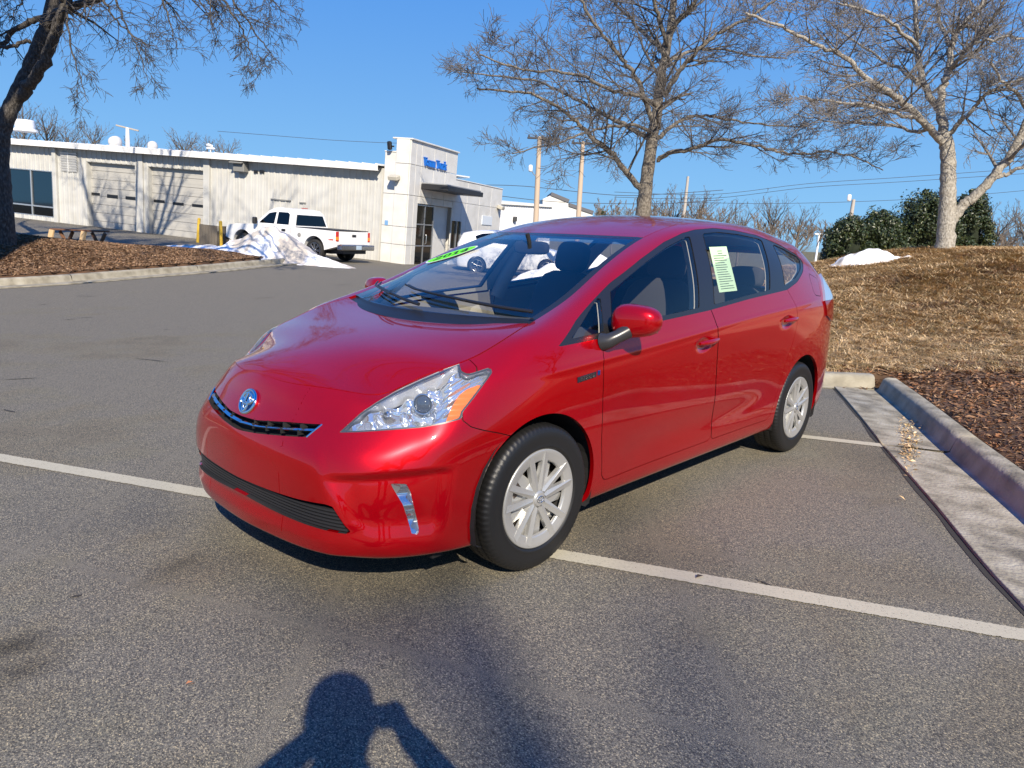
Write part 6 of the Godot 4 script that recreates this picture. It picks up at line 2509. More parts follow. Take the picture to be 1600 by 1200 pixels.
# cars across the lot, made from the same kind of section net, taller and in white
func far_car(label: String, q: Vector3, turn: float, tint: Color, tall: float) -> void:
	var t := thing("parked_car", label, "car", q, turn)
	t.scale = Vector3(1, 1, 1)
	var ns := (NS - 1) * 4 + 1
	var nk := 27
	var p := PackedVector3Array()
	var m := {"p": p, "n": PackedVector3Array(), "ix": PackedInt32Array()}
	for i in ns:
		for j in nk:
			var s := surf(i / 4.0, j / 2.0)
			m.p.append(Vector3(s.x + 1.38, s.y * tall, s.z))
	for i in ns - 1:
		for j in nk - 1:
			var a := i * nk + j
			m.ix.append_array([a, a + nk, a + nk + 1, a, a + nk + 1, a + 1])
	m.n = normals(m.p, m.ix)
	if m.n[32 * nk + 10].z < 0:
		flip(m)
	var w: Dictionary = m
	for c in [1.38, 1.38 - 2.768]:
		w = cut(w, func(k: Vector3) -> float:
			return Vector2(k.x - c, k.y - 0.33).length() - 0.38 if k.z > 0.6 else 0.3)[1]
	var dlo := pairs([1.22, 0.975 * tall, 0.4, 1.03 * tall, -0.6, 1.11 * tall, -1.4, 1.19 * tall, -1.5, 1.34 * tall, -1.2, 1.44 * tall, -0.4, 1.5 * tall, 0.1, 1.46 * tall, 0.75, 1.21 * tall])
	var r := cut(w, func(k: Vector3) -> float:
		return sd_poly(Vector2(k.x, k.y), dlo) if k.z > 0.4 else 0.3)
	var paint := mat(tint, 0.25)
	paint.clearcoat_enabled = true
	var gl := mat(Color(0.02, 0.03, 0.035), 0.05)
	var hood := strip_mesh(0, HOOD_MID, 0.02, 8.97, -1, 1, 16, 12)
	var top := strip_mesh(9, TOP_MID, 4.0, 14.0, -1, 1, 16, 12)
	var scr := strip_mesh(9, TOP_MID, -0.1, 4.0, -1, 1, 8, 10)
	for e in [hood, top, scr]:
		for i in e.p.size():
			e.p[i] = Vector3(e.p[i].x + 1.38, e.p[i].y * tall, e.p[i].z)
	var mb := MB.new()
	put(mb, r[1], true, true)
	obj("body", mb, paint, t)
	mb = MB.new()
	put(mb, r[0], true, true)
	obj("side_windows", mb, gl, t)
	mb = MB.new()
	put(mb, joined([hood, top]))
	obj("bonnet_and_roof", mb, paint, t)
	mb = MB.new()
	put(mb, scr)
	obj("windscreen", mb, gl, t)
	mb = MB.new()
	mb.box(Vector3(-0.1, 0.35, 0), Vector3(3.6, 0.3, 1.3))
	obj("underbody", mb, mat(lin(0.01, 0.01, 0.01), 0.9), t)
	for x in [1.38, 1.38 - 2.768]:
		for s in [-1.0, 1.0]:
			simple_wheel(t, Vector3(x, 0.335, s * 0.76), s, 0.335, 0.235, 0.11, 5)

func snow_pile(label: String, mid: Vector3, along: Vector3, half: Vector2, tall: float, sd: int, dirt: float) -> void:
	var f := FastNoiseLite.new()
	f.seed = sd
	f.frequency = 0.6
	f.fractal_octaves = 3
	var rough := FastNoiseLite.new()
	rough.seed = sd + 1
	rough.frequency = 2.6
	rough.fractal_octaves = 3
	var n := 110
	var mb := MB.new()
	var ax := along.normalized()
	var az := ax.cross(Vector3.UP)
	for j in n + 1:
		for i in n + 1:
			var u := lerpf(-1.0, 1.0, float(i) / n)
			var v := lerpf(-1.0, 1.0, float(j) / n)
			var w := mid + ax * u * half.x * 1.15 + az * v * half.y * 1.15
			var e := Vector2(u, v).length() * (1.0 + 0.30 * f.get_noise_2d(u * 2.0 + 7.0, v * 2.0))
			var peak := exp(-pow((u - 0.16) / 0.30, 2)) * 0.68 + 0.32 if dirt > 0.2 else 0.8 + 0.5 * f.get_noise_2d(u * 1.5, v)
			var h := tall * peak * sstep(1.0, 0.35, e)
			h += (0.16 * f.get_noise_2d(w.x, w.z) + 0.035 * rough.get_noise_2d(w.x, w.z)) * sstep(0.02, 0.3, h) * tall
			h += 0.015 * tall * absf(rough.get_noise_2d(w.x * 0.7 + 30.0, w.z * 0.7)) * sstep(0.0, 0.15, h)
			var k := rd(w)
			w.y = ground_at(k.x, k.y) + (h if e < 1.0 else 0.0) - 0.04
			mb.p(w - mid)
			var t := f.get_noise_2d(w.x * 0.8 + 50.0, w.z * 0.8) + 0.55 * rough.get_noise_2d(w.x + 9.0, w.z)
			var d := sstep(0.10, 0.55, t + dirt * (0.5 + u * 0.35)) * 0.75
			mb.c.append(Color(0.86, 0.87, 0.88).lerp(Color(0.33, 0.27, 0.20), d))
	for j in n:
		for i in n:
			var a := j * (n + 1) + i
			mb.q(a, a + 1, a + n + 2, a + n + 1)
	var m := mat(Color.WHITE, 0.75)
	m.vertex_color_use_as_albedo = true
	m.subsurf_scatter_enabled = false
	# front faces up
	var o := obj("snow_pile", mb, m)
	o.position = mid
	tag(o, label, "snow pile")

func small_vehicles_and_snow() -> void:
	var a := at(300, 404, 24.6)
	var b := at(505, 424, 22.8)
	snow_pile("dirty melting snow pile at the tip of the mound before the white pickup", (a + b) / 2 + FWD * 0.9, b - a, Vector2(3.3, 1.2), 0.92, 51, 0.42)
	var c := lot(8.15, 17.6)
	var k := rd(c)
	snow_pile("low white snow heap on the grassy bank before the dark evergreens", Vector3(c.x, bank_h(k.x, k.y), c.z), RGT, Vector2(0.95, 0.7), 0.42, 61, -0.1)
	var e := at(905, 425, 21.0)
	k = rd(e)
	snow_pile("snow heap seen through the red car's windscreen behind its headrest", Vector3(e.x, lot_h(k.x, k.y), e.z), RGT, Vector2(1.9, 1.0), 0.9, 71, 0.1)
	var w := lot(-0.2, 30.0)
	k = rd(w)
	far_car("white car across the lot seen through the red car's windscreen", Vector3(w.x, lot_h(k.x, k.y), w.z), 2.30, lin(0.75, 0.76, 0.76), 1.10)

# ---------------------------------------------------------------- trees
func smooth_path(pts: Array, per: int) -> Array:
	var o := []
	for i in pts.size() - 1:
		var p0: Vector3 = pts[maxi(i - 1, 0)]
		var p3: Vector3 = pts[mini(i + 2, pts.size() - 1)]
		for k in per:
			o.append(pts[i].cubic_interpolate(pts[i + 1], p0, p3, float(k) / per))
	o.append(pts[-1])
	return o

class Grower:
	var rng := RandomNumberGenerator.new()
	var mid: MB      # branches
	var fine: MB     # twigs
	var lift := 0.25
	var droop := 0.0
	var min_r := 0.0045
	var dense := 1.0
	var spur := 0.30
	var many := 1.0
	var wob := 0.13
	func sprout(a: Vector3, dirv: Vector3, length: float, rad: float, level: int) -> void:
		var n := 6 if level < 2 else 4
		if level >= 3:
			n = 3
		var path := [a]
		var d := dirv.normalized()
		var q := a
		for i in n:
			var t := float(i) / n
			d = (d + Vector3(rng.randfn(0, wob), rng.randfn(0, wob * 0.8) + lift * 0.25 - droop * t * 0.6, rng.randfn(0, wob)) * (0.8 if level < 3 else 1.3)).normalized()
			q += d * length / n
			path.append(q)
		var radii := []
		for i in n + 1:
			radii.append(maxf(min_r, lerpf(rad, rad * 0.28, float(i) / n)))
		(mid if level < 2 else fine).tube(path, radii, 5 if level < 2 else 3, false)
		if level >= 3:
			return
		var kids := int((5.0 + rng.randf() * 3.0) * dense) if level < 2 else int((4.0 + rng.randf() * 3.0) * dense)
		for k in kids:
			var t := rng.randf_range(0.18, 1.0)
			var f := t * n
			var i := mini(int(f), n - 1)
			var at: Vector3 = path[i].lerp(path[i + 1], f - i)
			var along: Vector3 = (path[i + 1] - path[i]).normalized()
			var side := along.cross(Vector3(rng.randfn(), rng.randfn(), rng.randfn())).normalized()
			side.y = side.y * 0.65 + lift * 0.3
			var kd := (along * rng.randf_range(0.5, 1.0) + side * rng.randf_range(0.6, 1.1)).normalized()
			sprout(at, kd, (length * rng.randf_range(0.40, 0.72) * (1.0 - 0.45 * t)) if level < 2 else rng.randf_range(0.5, 1.2) * spur, maxf(min_r, rad * lerpf(0.55, 0.25, t)), level + 1)
	func along(path: Array, r0: float, r1: float, from: float, count: int, length: float) -> void:
		var n := path.size() - 1
		for k in count:
			var t := from + (1.0 - from) * (k + rng.randf()) / count
			var f := minf(t, 0.999) * n
			var i := int(f)
			var at: Vector3 = path[i].lerp(path[i + 1], f - i)
			var al: Vector3 = (path[i + 1] - path[i]).normalized()
			var side := al.cross(Vector3(rng.randfn(), rng.randfn(), rng.randfn())).normalized()
			side.y = side.y * 0.7 + lift * 0.4
			sprout(at, (al * rng.randf_range(0.35, 0.9) + side).normalized(), length * rng.randf_range(0.6, 1.25) * lerpf(1.1, 0.55, t), lerpf(r0, r1, t) * rng.randf_range(0.32, 0.5), 1)

func bark(a: Color, b: Color, sd: int) -> StandardMaterial3D:
	var m := mat(Color.WHITE, 0.95)
	m.albedo_texture = noise_tex(256, 0.035, 5, sd, [[0.0, a], [0.42, a.lerp(b, 0.4)], [0.6, b], [1.0, b.lightened(0.2)]])
	var im := noise_tex(256, 0.05, 5, sd + 1, [[0.0, Color(0, 0, 0)], [1.0, Color(1, 1, 1)]]).get_image()
	im.bump_map_to_normal_map(6.0)
	m.normal_enabled = true
	m.normal_texture = ImageTexture.create_from_image(im)
	m.normal_scale = 1.0
	m.uv1_triplanar = true
	m.uv1_scale = Vector3(2.2, 0.9, 2.2)
	return m

# limbs: [[px, py, depth] ...], radius at its start and end, how many branches, their length
func tree(called: String, label: String, base: Vector3, limbs: Array, m: Material, gr: Grower, flare := 1.25, tm: Material = null) -> Node3D:
	var t := thing(called, label, "tree", base)
	gr.mid = MB.new()
	gr.fine = MB.new()
	var first := true
	for l in limbs:
		var pts := []
		for q in l[0]:
			pts.append(q if q is Vector3 else at(q[0], q[1], q[2]) - base)
		var path := smooth_path(pts, 5)
		var n := path.size()
		var rad := []
		for i in n:
			var e := float(i) / (n - 1)
			var r := lerpf(l[1], l[2], pow(e, 0.8))
			if first:
				r *= 1.0 + (flare - 1.0) * exp(-e * 7.0)
			r *= 1.0 + 0.05 * sin(i * 2.3 + l[1] * 50.0)
			rad.append(r)
		for i in range(1, n - 1):
			path[i] += Vector3(gr.rng.randfn(), gr.rng.randfn(), gr.rng.randfn()) * 0.018 * (1.0 if not first else 0.4)
		var mb := MB.new()
		mb.tube(path, rad, 12 if l[1] > 0.1 else 8)
		obj("trunk" if first else "limb", mb, m, t)
		first = false
		gr.along(path, l[1], l[2], l[5] if l.size() > 5 else 0.2, int(l[3] * gr.many), l[4])
	var br := obj("branches", gr.mid, m if tm == null else tm, t)
	br.set_meta("kind", "stuff")
	var tw := obj("twigs", gr.fine, m if tm == null else tm, t)
	tw.set_meta("kind", "stuff")
	return t

func build_trees() -> void:
	# the middle tree, straight behind the red car
	var d := 21.0
	var b := at(1001, 400, d)
	b.y = bank_h(rd(b).x, rd(b).y)
	var m1 := bark(lin(0.075, 0.064, 0.052), lin(0.19, 0.168, 0.138), 81)
	var g := Grower.new()
	g.rng.seed = 101
	g.lift = 0.16
	g.droop = 0.12
	g.dense = 1.25
	g.min_r = 0.0052
	g.many = 1.4
	var L := []
	L.append([[Vector3(0, -0.2, 0), [1005, 335, d], [1009, 290, d], [1018, 225, d], [1026, 180, d + 0.1], [1030, 140, d + 0.1], [1039, 90, d + 0.2], [1047, 45, d + 0.2], [1052, 5, d + 0.2], [1058, -60, d + 0.2], [1062, -150, d + 0.3]], 0.22, 0.07, 10, 2.2, 0.4])
	L.append([[[1003, 296, d], [979, 270, d - 0.2], [958, 242, d - 0.5], [940, 228, d - 0.7], [910, 200, d - 1.2], [886, 177, d - 1.6], [846, 152, d - 2.0], [800, 143, d - 2.3], [745, 138, d - 2.5]], 0.10, 0.022, 15, 1.9, 0.12])
	L.append([[[1014, 216, d], [985, 200, d + 0.4], [955, 186, d + 0.9], [925, 168, d + 1.3], [890, 150, d + 1.7], [840, 128, d + 2.2], [780, 118, d + 2.6], [720, 112, d + 2.8]], 0.085, 0.02, 15, 1.9, 0.12])
	L.append([[[1020, 190, d], [1012, 168, d - 0.2], [997, 129, d - 0.5], [985, 108, d - 0.7], [970, 90, d - 0.9], [950, 65, d - 1.2], [934, 45, d - 1.5], [915, 14, d - 1.8], [895, -30, d - 2.1]], 0.085, 0.03, 14, 2.0, 0.2])
	L.append([[[1026, 165, d], [1000, 150, d - 0.8], [960, 142, d - 1.8], [915, 122, d - 2.6], [870, 112, d - 3.2], [815, 108, d - 3.8], [750, 85, d - 4.2]], 0.07, 0.018, 14, 1.8, 0.15])
	L.append([[[1026, 250, d], [1045, 240, d - 0.2], [1075, 234, d - 0.5], [1098, 226, d - 0.8], [1120, 219, d - 1.0], [1170, 226, d - 1.3], [1215, 236, d - 1.5], [1255, 241, d - 1.6], [1291, 237, d - 1.7], [1335, 246, d - 1.8], [1380, 266, d - 1.9]], 0.075, 0.014, 17, 1.7, 0.15])
	L.append([[[1029, 215, d], [1050, 197, d + 0.5], [1075, 183, d + 1.0], [1110, 182, d + 1.5], [1150, 190, d + 1.9], [1200, 194, d + 2.2], [1260, 198, d + 2.4]], 0.07, 0.016, 14, 1.7, 0.15])
	L.append([[[1036, 150, d], [1052, 128, d - 0.2], [1066, 105, d - 0.4], [1090, 80, d - 0.7], [1120, 54, d - 1.0], [1160, 32, d - 1.3], [1200, 8, d - 1.5], [1240, -25, d - 1.7]], 0.085, 0.025, 15, 2.0, 0.2])
	L.append([[[1040, 100, d], [1075, 82, d + 0.8], [1115, 75, d + 1.4], [1170, 85, d + 1.9], [1230, 92, d + 2.3]], 0.06, 0.016, 12, 1.7, 0.2])
	L.append([[[1040, 85, d], [1015, 60, d + 0.6], [985, 30, d + 1.2], [960, 0, d + 1.7], [930, -45, d + 2.1]], 0.07, 0.03, 12, 2.0, 0.2])
	L.append([[[1044, 70, d], [1030, 30, d - 0.4], [1020, -10, d - 0.7], [1005, -80, d - 1.0]], 0.07, 0.04, 9, 2.0, 0.2])
	L.append([[[1048, 45, d], [1080, 10, d - 0.5], [1110, -30, d - 0.9], [1140, -80, d - 1.2]], 0.07, 0.04, 9, 2.0, 0.2])
	L.append([[[1031, 200, d], [1027, 175, d - 1.2], [1040, 160, d - 2.4], [1060, 150, d - 3.3]], 0.055, 0.016, 10, 1.5, 0.2])
	L.append([[[1022, 210, d], [990, 195, d - 1.0], [950, 198, d - 2.0], [905, 212, d - 2.8], [860, 226, d - 3.2], [800, 240, d - 3.4]], 0.055, 0.013, 13, 1.3, 0.2])
	tree("bare_tree", "tall bare tree with one straight trunk rising behind the red car's roof", b, L, m1, g, 1.25, mat(lin(0.105, 0.095, 0.086), 0.9))
	# the pale forked tree on the bank
	d = 18.5
	b = at(1475, 402, d)
	b.y = bank_h(rd(b).x, rd(b).y)
	var m2 := bark(lin(0.15, 0.133, 0.11), lin(0.34, 0.315, 0.268), 85)
	g = Grower.new()
	g.rng.seed = 202
	g.lift = 0.2
	g.droop = 0.06
	g.dense = 1.25
	g.min_r = 0.005
	g.many = 1.35
	L = []
	L.append([[Vector3(0, -0.25, 0), [1477, 385, d], [1479, 345, d], [1481, 300, d], [1482, 262, d], [1480, 232, d], [1476, 214, d]], 0.215, 0.165, 0, 1.0])
	L.append([[[1478, 228, d], [1459, 207, d - 0.1], [1432, 180, d - 0.3], [1412, 162, d - 0.4], [1390, 144, d - 0.6], [1348, 117, d - 0.9], [1327, 93, d - 1.1], [1300, 81, d - 1.3], [1255, 60, d - 1.6], [1210, 39, d - 1.8], [1165, 20, d - 2.0]], 0.105, 0.026, 20, 2.0, 0.15])
	L.append([[[1477, 222, d], [1471, 180, d + 0.1], [1453, 150, d + 0.2], [1438, 114, d + 0.3], [1434, 85, d + 0.4], [1432, 60, d + 0.5], [1429, 0, d + 0.6], [1425, -60, d + 0.7]], 0.10, 0.05, 14, 2.0, 0.25])
	L.append([[[1477, 215, d], [1470, 175, d], [1475, 135, d], [1480, 115, d], [1484, 99, d], [1489, 60, d + 0.1], [1498, 45, d + 0.1], [1510, 33, d + 0.2], [1540, 0, d + 0.3], [1565, -40, d + 0.4]], 0.105, 0.055, 14, 2.0, 0.3])
	L.append([[[1486, 345, d], [1504, 321, d - 0.1], [1519, 309, d - 0.2], [1549, 282, d - 0.4], [1576, 246, d - 0.6], [1600, 201, d - 0.8], [1625, 150, d - 1.0], [1650, 90, d - 1.1]], 0.135, 0.085, 10, 1.8, 0.45])
	L.append([[[1556, 276, d - 0.45], [1580, 268, d - 0.6], [1605, 258, d - 0.8], [1640, 240, d - 1.0]], 0.06, 0.03, 5, 1.2, 0.3])
	L.append([[[1482, 212, d], [1495, 195, d - 0.2], [1507, 186, d - 0.4], [1522, 168, d - 0.6], [1534, 153, d - 0.8], [1548, 142, d - 1.0], [1565, 136, d - 1.2], [1600, 122, d - 1.4]], 0.065, 0.025, 12, 1.5, 0.2])
	L.append([[[1482, 110, d], [1495, 96, d - 0.4], [1512, 75, d - 0.8], [1540, 64, d - 1.1], [1575, 58, d - 1.4], [1610, 60, d - 1.6]], 0.055, 0.02, 12, 1.6, 0.2])
	L.append([[[1455, 200, d], [1430, 205, d + 0.6], [1395, 195, d + 1.2], [1350, 192, d + 1.7], [1300, 190, d + 2.1], [1240, 178, d + 2.5]], 0.055, 0.014, 14, 1.6, 0.15])
	L.append([[[1440, 185, d], [1405, 178, d - 1.0], [1360, 165, d - 1.9], [1310, 160, d - 2.6], [1250, 150, d - 3.2]], 0.055, 0.014, 14, 1.6, 0.15])
	L.append([[[1434, 130, d], [1410, 110, d + 0.8], [1380, 95, d + 1.5], [1330, 60, d + 2.1], [1285, 30, d + 2.6]], 0.06, 0.018, 14, 1.7, 0.15])
	L.append([[[1433, 70, d], [1400, 42, d - 0.7], [1360, 20, d - 1.3], [1310, 5, d - 1.8]], 0.055, 0.02, 11, 1.7, 0.2])
	L.append([[[1487, 75, d], [1470, 40, d + 0.6], [1465, 0, d + 1.0], [1470, -50, d + 1.3]], 0.06, 0.03, 8, 1.8, 0.2])
	L.append([[[1610, 180, d - 0.85], [1590, 150, d - 1.2], [1560, 120, d - 1.6], [1550, 90, d - 1.9]], 0.05, 0.02, 10, 1.4, 0.2])
	tree("bare_tree", "pale-barked bare tree forking low on the grassy bank", b, L, m2, g, 1.5, mat(lin(0.165, 0.15, 0.134), 0.9))
	# the leaning tree at the picture's left edge
	d = 16.5
	b = at(2, 366, d)
	b.y = maxf(isle_h(rd(b).x, rd(b).y), 0.4)
	var m3 := bark(lin(0.022, 0.019, 0.016), lin(0.075, 0.066, 0.056), 89)
	g = Grower.new()
	g.rng.seed = 303
	g.lift = -0.05
	g.droop = 0.5
	g.dense = 0.85
	g.spur = 0.2
	g.min_r = 0.0042
	g.many = 1.0
	L = []
	L.append([[Vector3(0, -0.3, 0), [2, 330, d], [1, 290, d], [0, 245, d], [4, 205, d], [16, 172, d], [34, 135, d], [52, 95, d], [68, 55, d], [80, 20, d], [88, -20, d], [95, -80, d]], 0.20, 0.14, 5, 1.6, 0.75])
	L.append([[[22, 160, d], [42, 135, d - 0.2], [62, 108, d - 0.4], [78, 75, d - 0.5], [90, 40, d - 0.6], [103, 8, d - 0.7], [112, -30, d - 0.8]], 0.13, 0.10, 4, 1.4, 0.6])
	L.append([[[72, 45, d], [90, 20, d - 0.3], [120, 8, d - 0.6], [150, 0, d - 0.9], [190, -20, d - 1.2], [240, -40, d - 1.6], [290, -45, d - 1.9], [340, -25, d - 2.2]], 0.11, 0.04, 10, 1.9, 0.2])
	L.append([[[78, 28, d], [60, 30, d + 0.2], [40, 38, d + 0.3], [20, 50, d + 0.4], [6, 66, d + 0.4], [-14, 84, d + 0.5]], 0.075, 0.05, 4, 1.0, 0.4])
	L.append([[[48, 64, d + 0.1], [30, 68, d], [8, 75, d], [-20, 70, d]], 0.05, 0.035, 2, 0.9, 0.4])
	# drooping outer branches reaching in from above the frame
	for k in [[[112, -20], [104, 15], [108, 55], [116, 95], [128, 130], [138, 160]], [[165, -30], [182, 5], [196, 35], [210, 62], [222, 95], [232, 130]], [[150, -20], [168, 12], [190, 40], [215, 60], [238, 80]], [[235, -40], [252, -8], [262, 25], [270, 55], [278, 78]], [[330, -30], [352, 5], [372, 35], [384, 62], [396, 90], [412, 118]], [[345, -25], [375, 15], [398, 50], [420, 80], [440, 100]], [[300, -40], [318, -5], [340, 20], [352, 45]], [[380, -45], [410, -15], [430, 5], [446, 20]], [[60, -30], [40, -5], [26, 15], [14, 32]]]:
		var pts := []
		for i in k.size():
			pts.append([k[i][0], k[i][1], d - 1.0 - 0.15 * i])
		L.append([pts, 0.032, 0.006, 12, 0.85, 0.1])
	tree("bare_tree", "dark leaning bare tree with a double trunk at the mound's left", b, L, m3, g, 1.5)
	# trees outside the picture whose shadows fall into it
	g = Grower.new()
	g.rng.seed = 404
	g.lift = 0.3
	g.dense = 0.9
	for k in [[lot(-9.8, 9.0), 1.55, "tall bare tree left of the photographer whose shadow reaches the garage doors"], [lot(-15.4, 20.0), 1.25, "bare tree beyond the left edge whose branches shade the garage wall"], [lot(8.2, -23.5), 1.6, "bare tree behind the photographer shading the asphalt's right corner"], [lot(14.5, 2.0), 0.8, "bare tree right of the kerb whose shadow crosses the grassy bank"]]:
		var q: Vector3 = k[0]
		q.y = ground_at(rd(q).x, rd(q).y)
		L = []
		var s: float = k[1]
		L.append([[Vector3(0, -0.2, 0), Vector3(0.05, 2, 0) * s, Vector3(-0.1, 4, 0.1) * s, Vector3(0.1, 6.0, 0) * s, Vector3(0.1, 9.0, 0.1) * s], 0.25 * s, 0.1 * s, 4, 2.0, 0.6])
		for i in 9:
			var a := TAU * i / 9.0 + 0.4
			var y0 := 2.6 + 0.62 * i
			var r := 3.6 - 0.18 * i
			L.append([[Vector3(0, y0, 0) * s, Vector3(cos(a) * r * 0.35, y0 + 1.3, sin(a) * r * 0.35) * s, Vector3(cos(a) * r * 0.7, y0 + 2.6, sin(a) * r * 0.7) * s, Vector3(cos(a) * r, y0 + 4.2, sin(a) * r) * s, Vector3(cos(a) * r * 1.2, y0 + 5.6, sin(a) * r * 1.2) * s], 0.13 * s, 0.03, 10, 2.0 * s, 0.2])
		tree("bare_tree", k[2], q, L, m1, g)

func small_tree_mesh(sd: int) -> Array:
	var g := Grower.new()
	g.rng.seed = sd
	g.lift = 0.55
	g.min_r = 0.014
	g.dense = 1.0
	g.mid = MB.new()
	g.fine = MB.new()
	var tr := MB.new()
	var path := smooth_path([Vector3(0, -0.3, 0), Vector3(0.1, 2, 0.1), Vector3(-0.1, 4.0, 0), Vector3(0.1, 6.5, 0)], 3)
	var rad := []
	for i in path.size():
		rad.append(lerpf(0.17, 0.05, float(i) / (path.size() - 1)))
	tr.tube(path, rad, 7)
	for i in 22:
		var a := TAU * g.rng.randf()
		var y := g.rng.randf_range(1.8, 6.2)
		g.sprout(Vector3(0, y, 0), Vector3(cos(a), g.rng.randf_range(0.7, 1.5), sin(a)), g.rng.randf_range(2.4, 4.2), 0.07, 1)
	return [tr, g.mid, g.fine]

func far_trees() -> void:
	var m := mat(lin(0.135, 0.12, 0.105), 0.95)
	var kinds := []
	for i in 3:
		var k := small_tree_mesh(900 + i * 7)
		var root := Node3D.new()
		for j in 3:
			var mi := MeshInstance3D.new()
			mi.name = ["trunk", "branches", "twigs"][j]
			mi.mesh = k[j].mesh(m)
			if j > 0:
				mi.set_meta("kind", "stuff")
			root.add_child(mi, true)
		kinds.append(root)
	# px of the foot, py of foot and top, distance, what tells it apart
	var list := [
		[42, 225, 166, 75.0, "bare tree behind the garage just right of the leaning trunk"], [78, 228, 172, 78.0, "bare tree behind the garage, right of the drum roof vent"], [112, 230, 190, 80.0, "bare tree behind the garage above the louvre"], [150, 232, 193, 84.0, "bare tree behind the garage, left of the rusty roof cowl"], [292, 242, 204, 84.0, "bare tree behind the garage, left of the eave floodlight"], [322, 246, 214, 90.0, "bare tree behind the garage, above the eave floodlight"], [352, 248, 218, 86.0, "bare tree behind the garage, right of the eave floodlight"], [214, 238, 212, 90.0, "bare tree top showing between the two roof cowls"],
		[1042, 372, 292, 75.0, "bare tree at the far edge of the lot just right of the straight trunk"], [1078, 372, 300, 82.0, "bare tree beside the far utility pole above the red roof"], [1112, 374, 312, 85.0, "bare tree, second right of the far utility pole"], [1150, 376, 316, 80.0, "low bare tree above the red car's rear door"], [1200, 380, 308, 78.0, "broad bare tree above the red car's rear quarter"], [1240, 384, 322, 82.0, "bare tree just left of the small white lamp post"], [1545, 398, 316, 60.0, "slim bare tree right of the evergreens"], [1592, 396, 322, 55.0, "reddish bare tree at the right edge beyond the bank"], [1570, 398, 340, 75.0, "small bare tree between two others right of the evergreens"], [955, 352, 330, 110.0, "small bare tree beyond the gabled building's right end"], [985, 356, 322, 110.0, "small bare tree left of the straight trunk beyond the roof"], [1015, 360, 312, 100.0, "bare tree half hidden by the straight trunk"]]
	var rng := RandomNumberGenerator.new()
	rng.seed = 66
	for i in list.size():
		var k: Array = list[i]
		var t: Node3D = kinds[i % 3].duplicate()
		t.name = numbered("distant_tree")
		add_child(t, true)
		var foot := at(k[0], k[1] + 45.0, k[3])
		var top := at(k[0], k[2], k[3])
		var s := (top - foot).length() / 9.4
		t.position = foot
		t.scale = Vector3(s * rng.randf_range(1.0, 1.35), s, s * rng.randf_range(1.0, 1.35))
		t.rotation.y = rng.randf() * TAU
		tag(t, k[4], "tree", "bare trees beyond the lot")
	for k in kinds:
		k.free()
	# brush along the far edge
	var g := Grower.new()
	g.rng.seed = 77
	g.lift = 0.6
	g.min_r = 0.02
	g.dense = 0.8
	g.mid = MB.new()
	g.fine = MB.new()
	for i in 120:
		var px := g.rng.randf_range(925, 1310)
		var py := 352.0 + (px - 925) * 0.095
		if i > 80:
			px = g.rng.randf_range(1500, 1660)
			py = 404.0
		var q := at(px, py, g.rng.randf_range(48, 70))
		g.sprout(q, Vector3(g.rng.randfn(0, 0.3), 1, g.rng.randfn(0, 0.3)), g.rng.randf_range(0.9, 2.0), 0.03, 1)
	for e in [g.mid, g.fine]:
		var o := obj("brush", e, mat(lin(0.16, 0.125, 0.09), 0.95))
		o.set_meta("kind", "stuff")
		tag(o, "brown winter brush along the lot's far edge", "brush")
	evergreens()

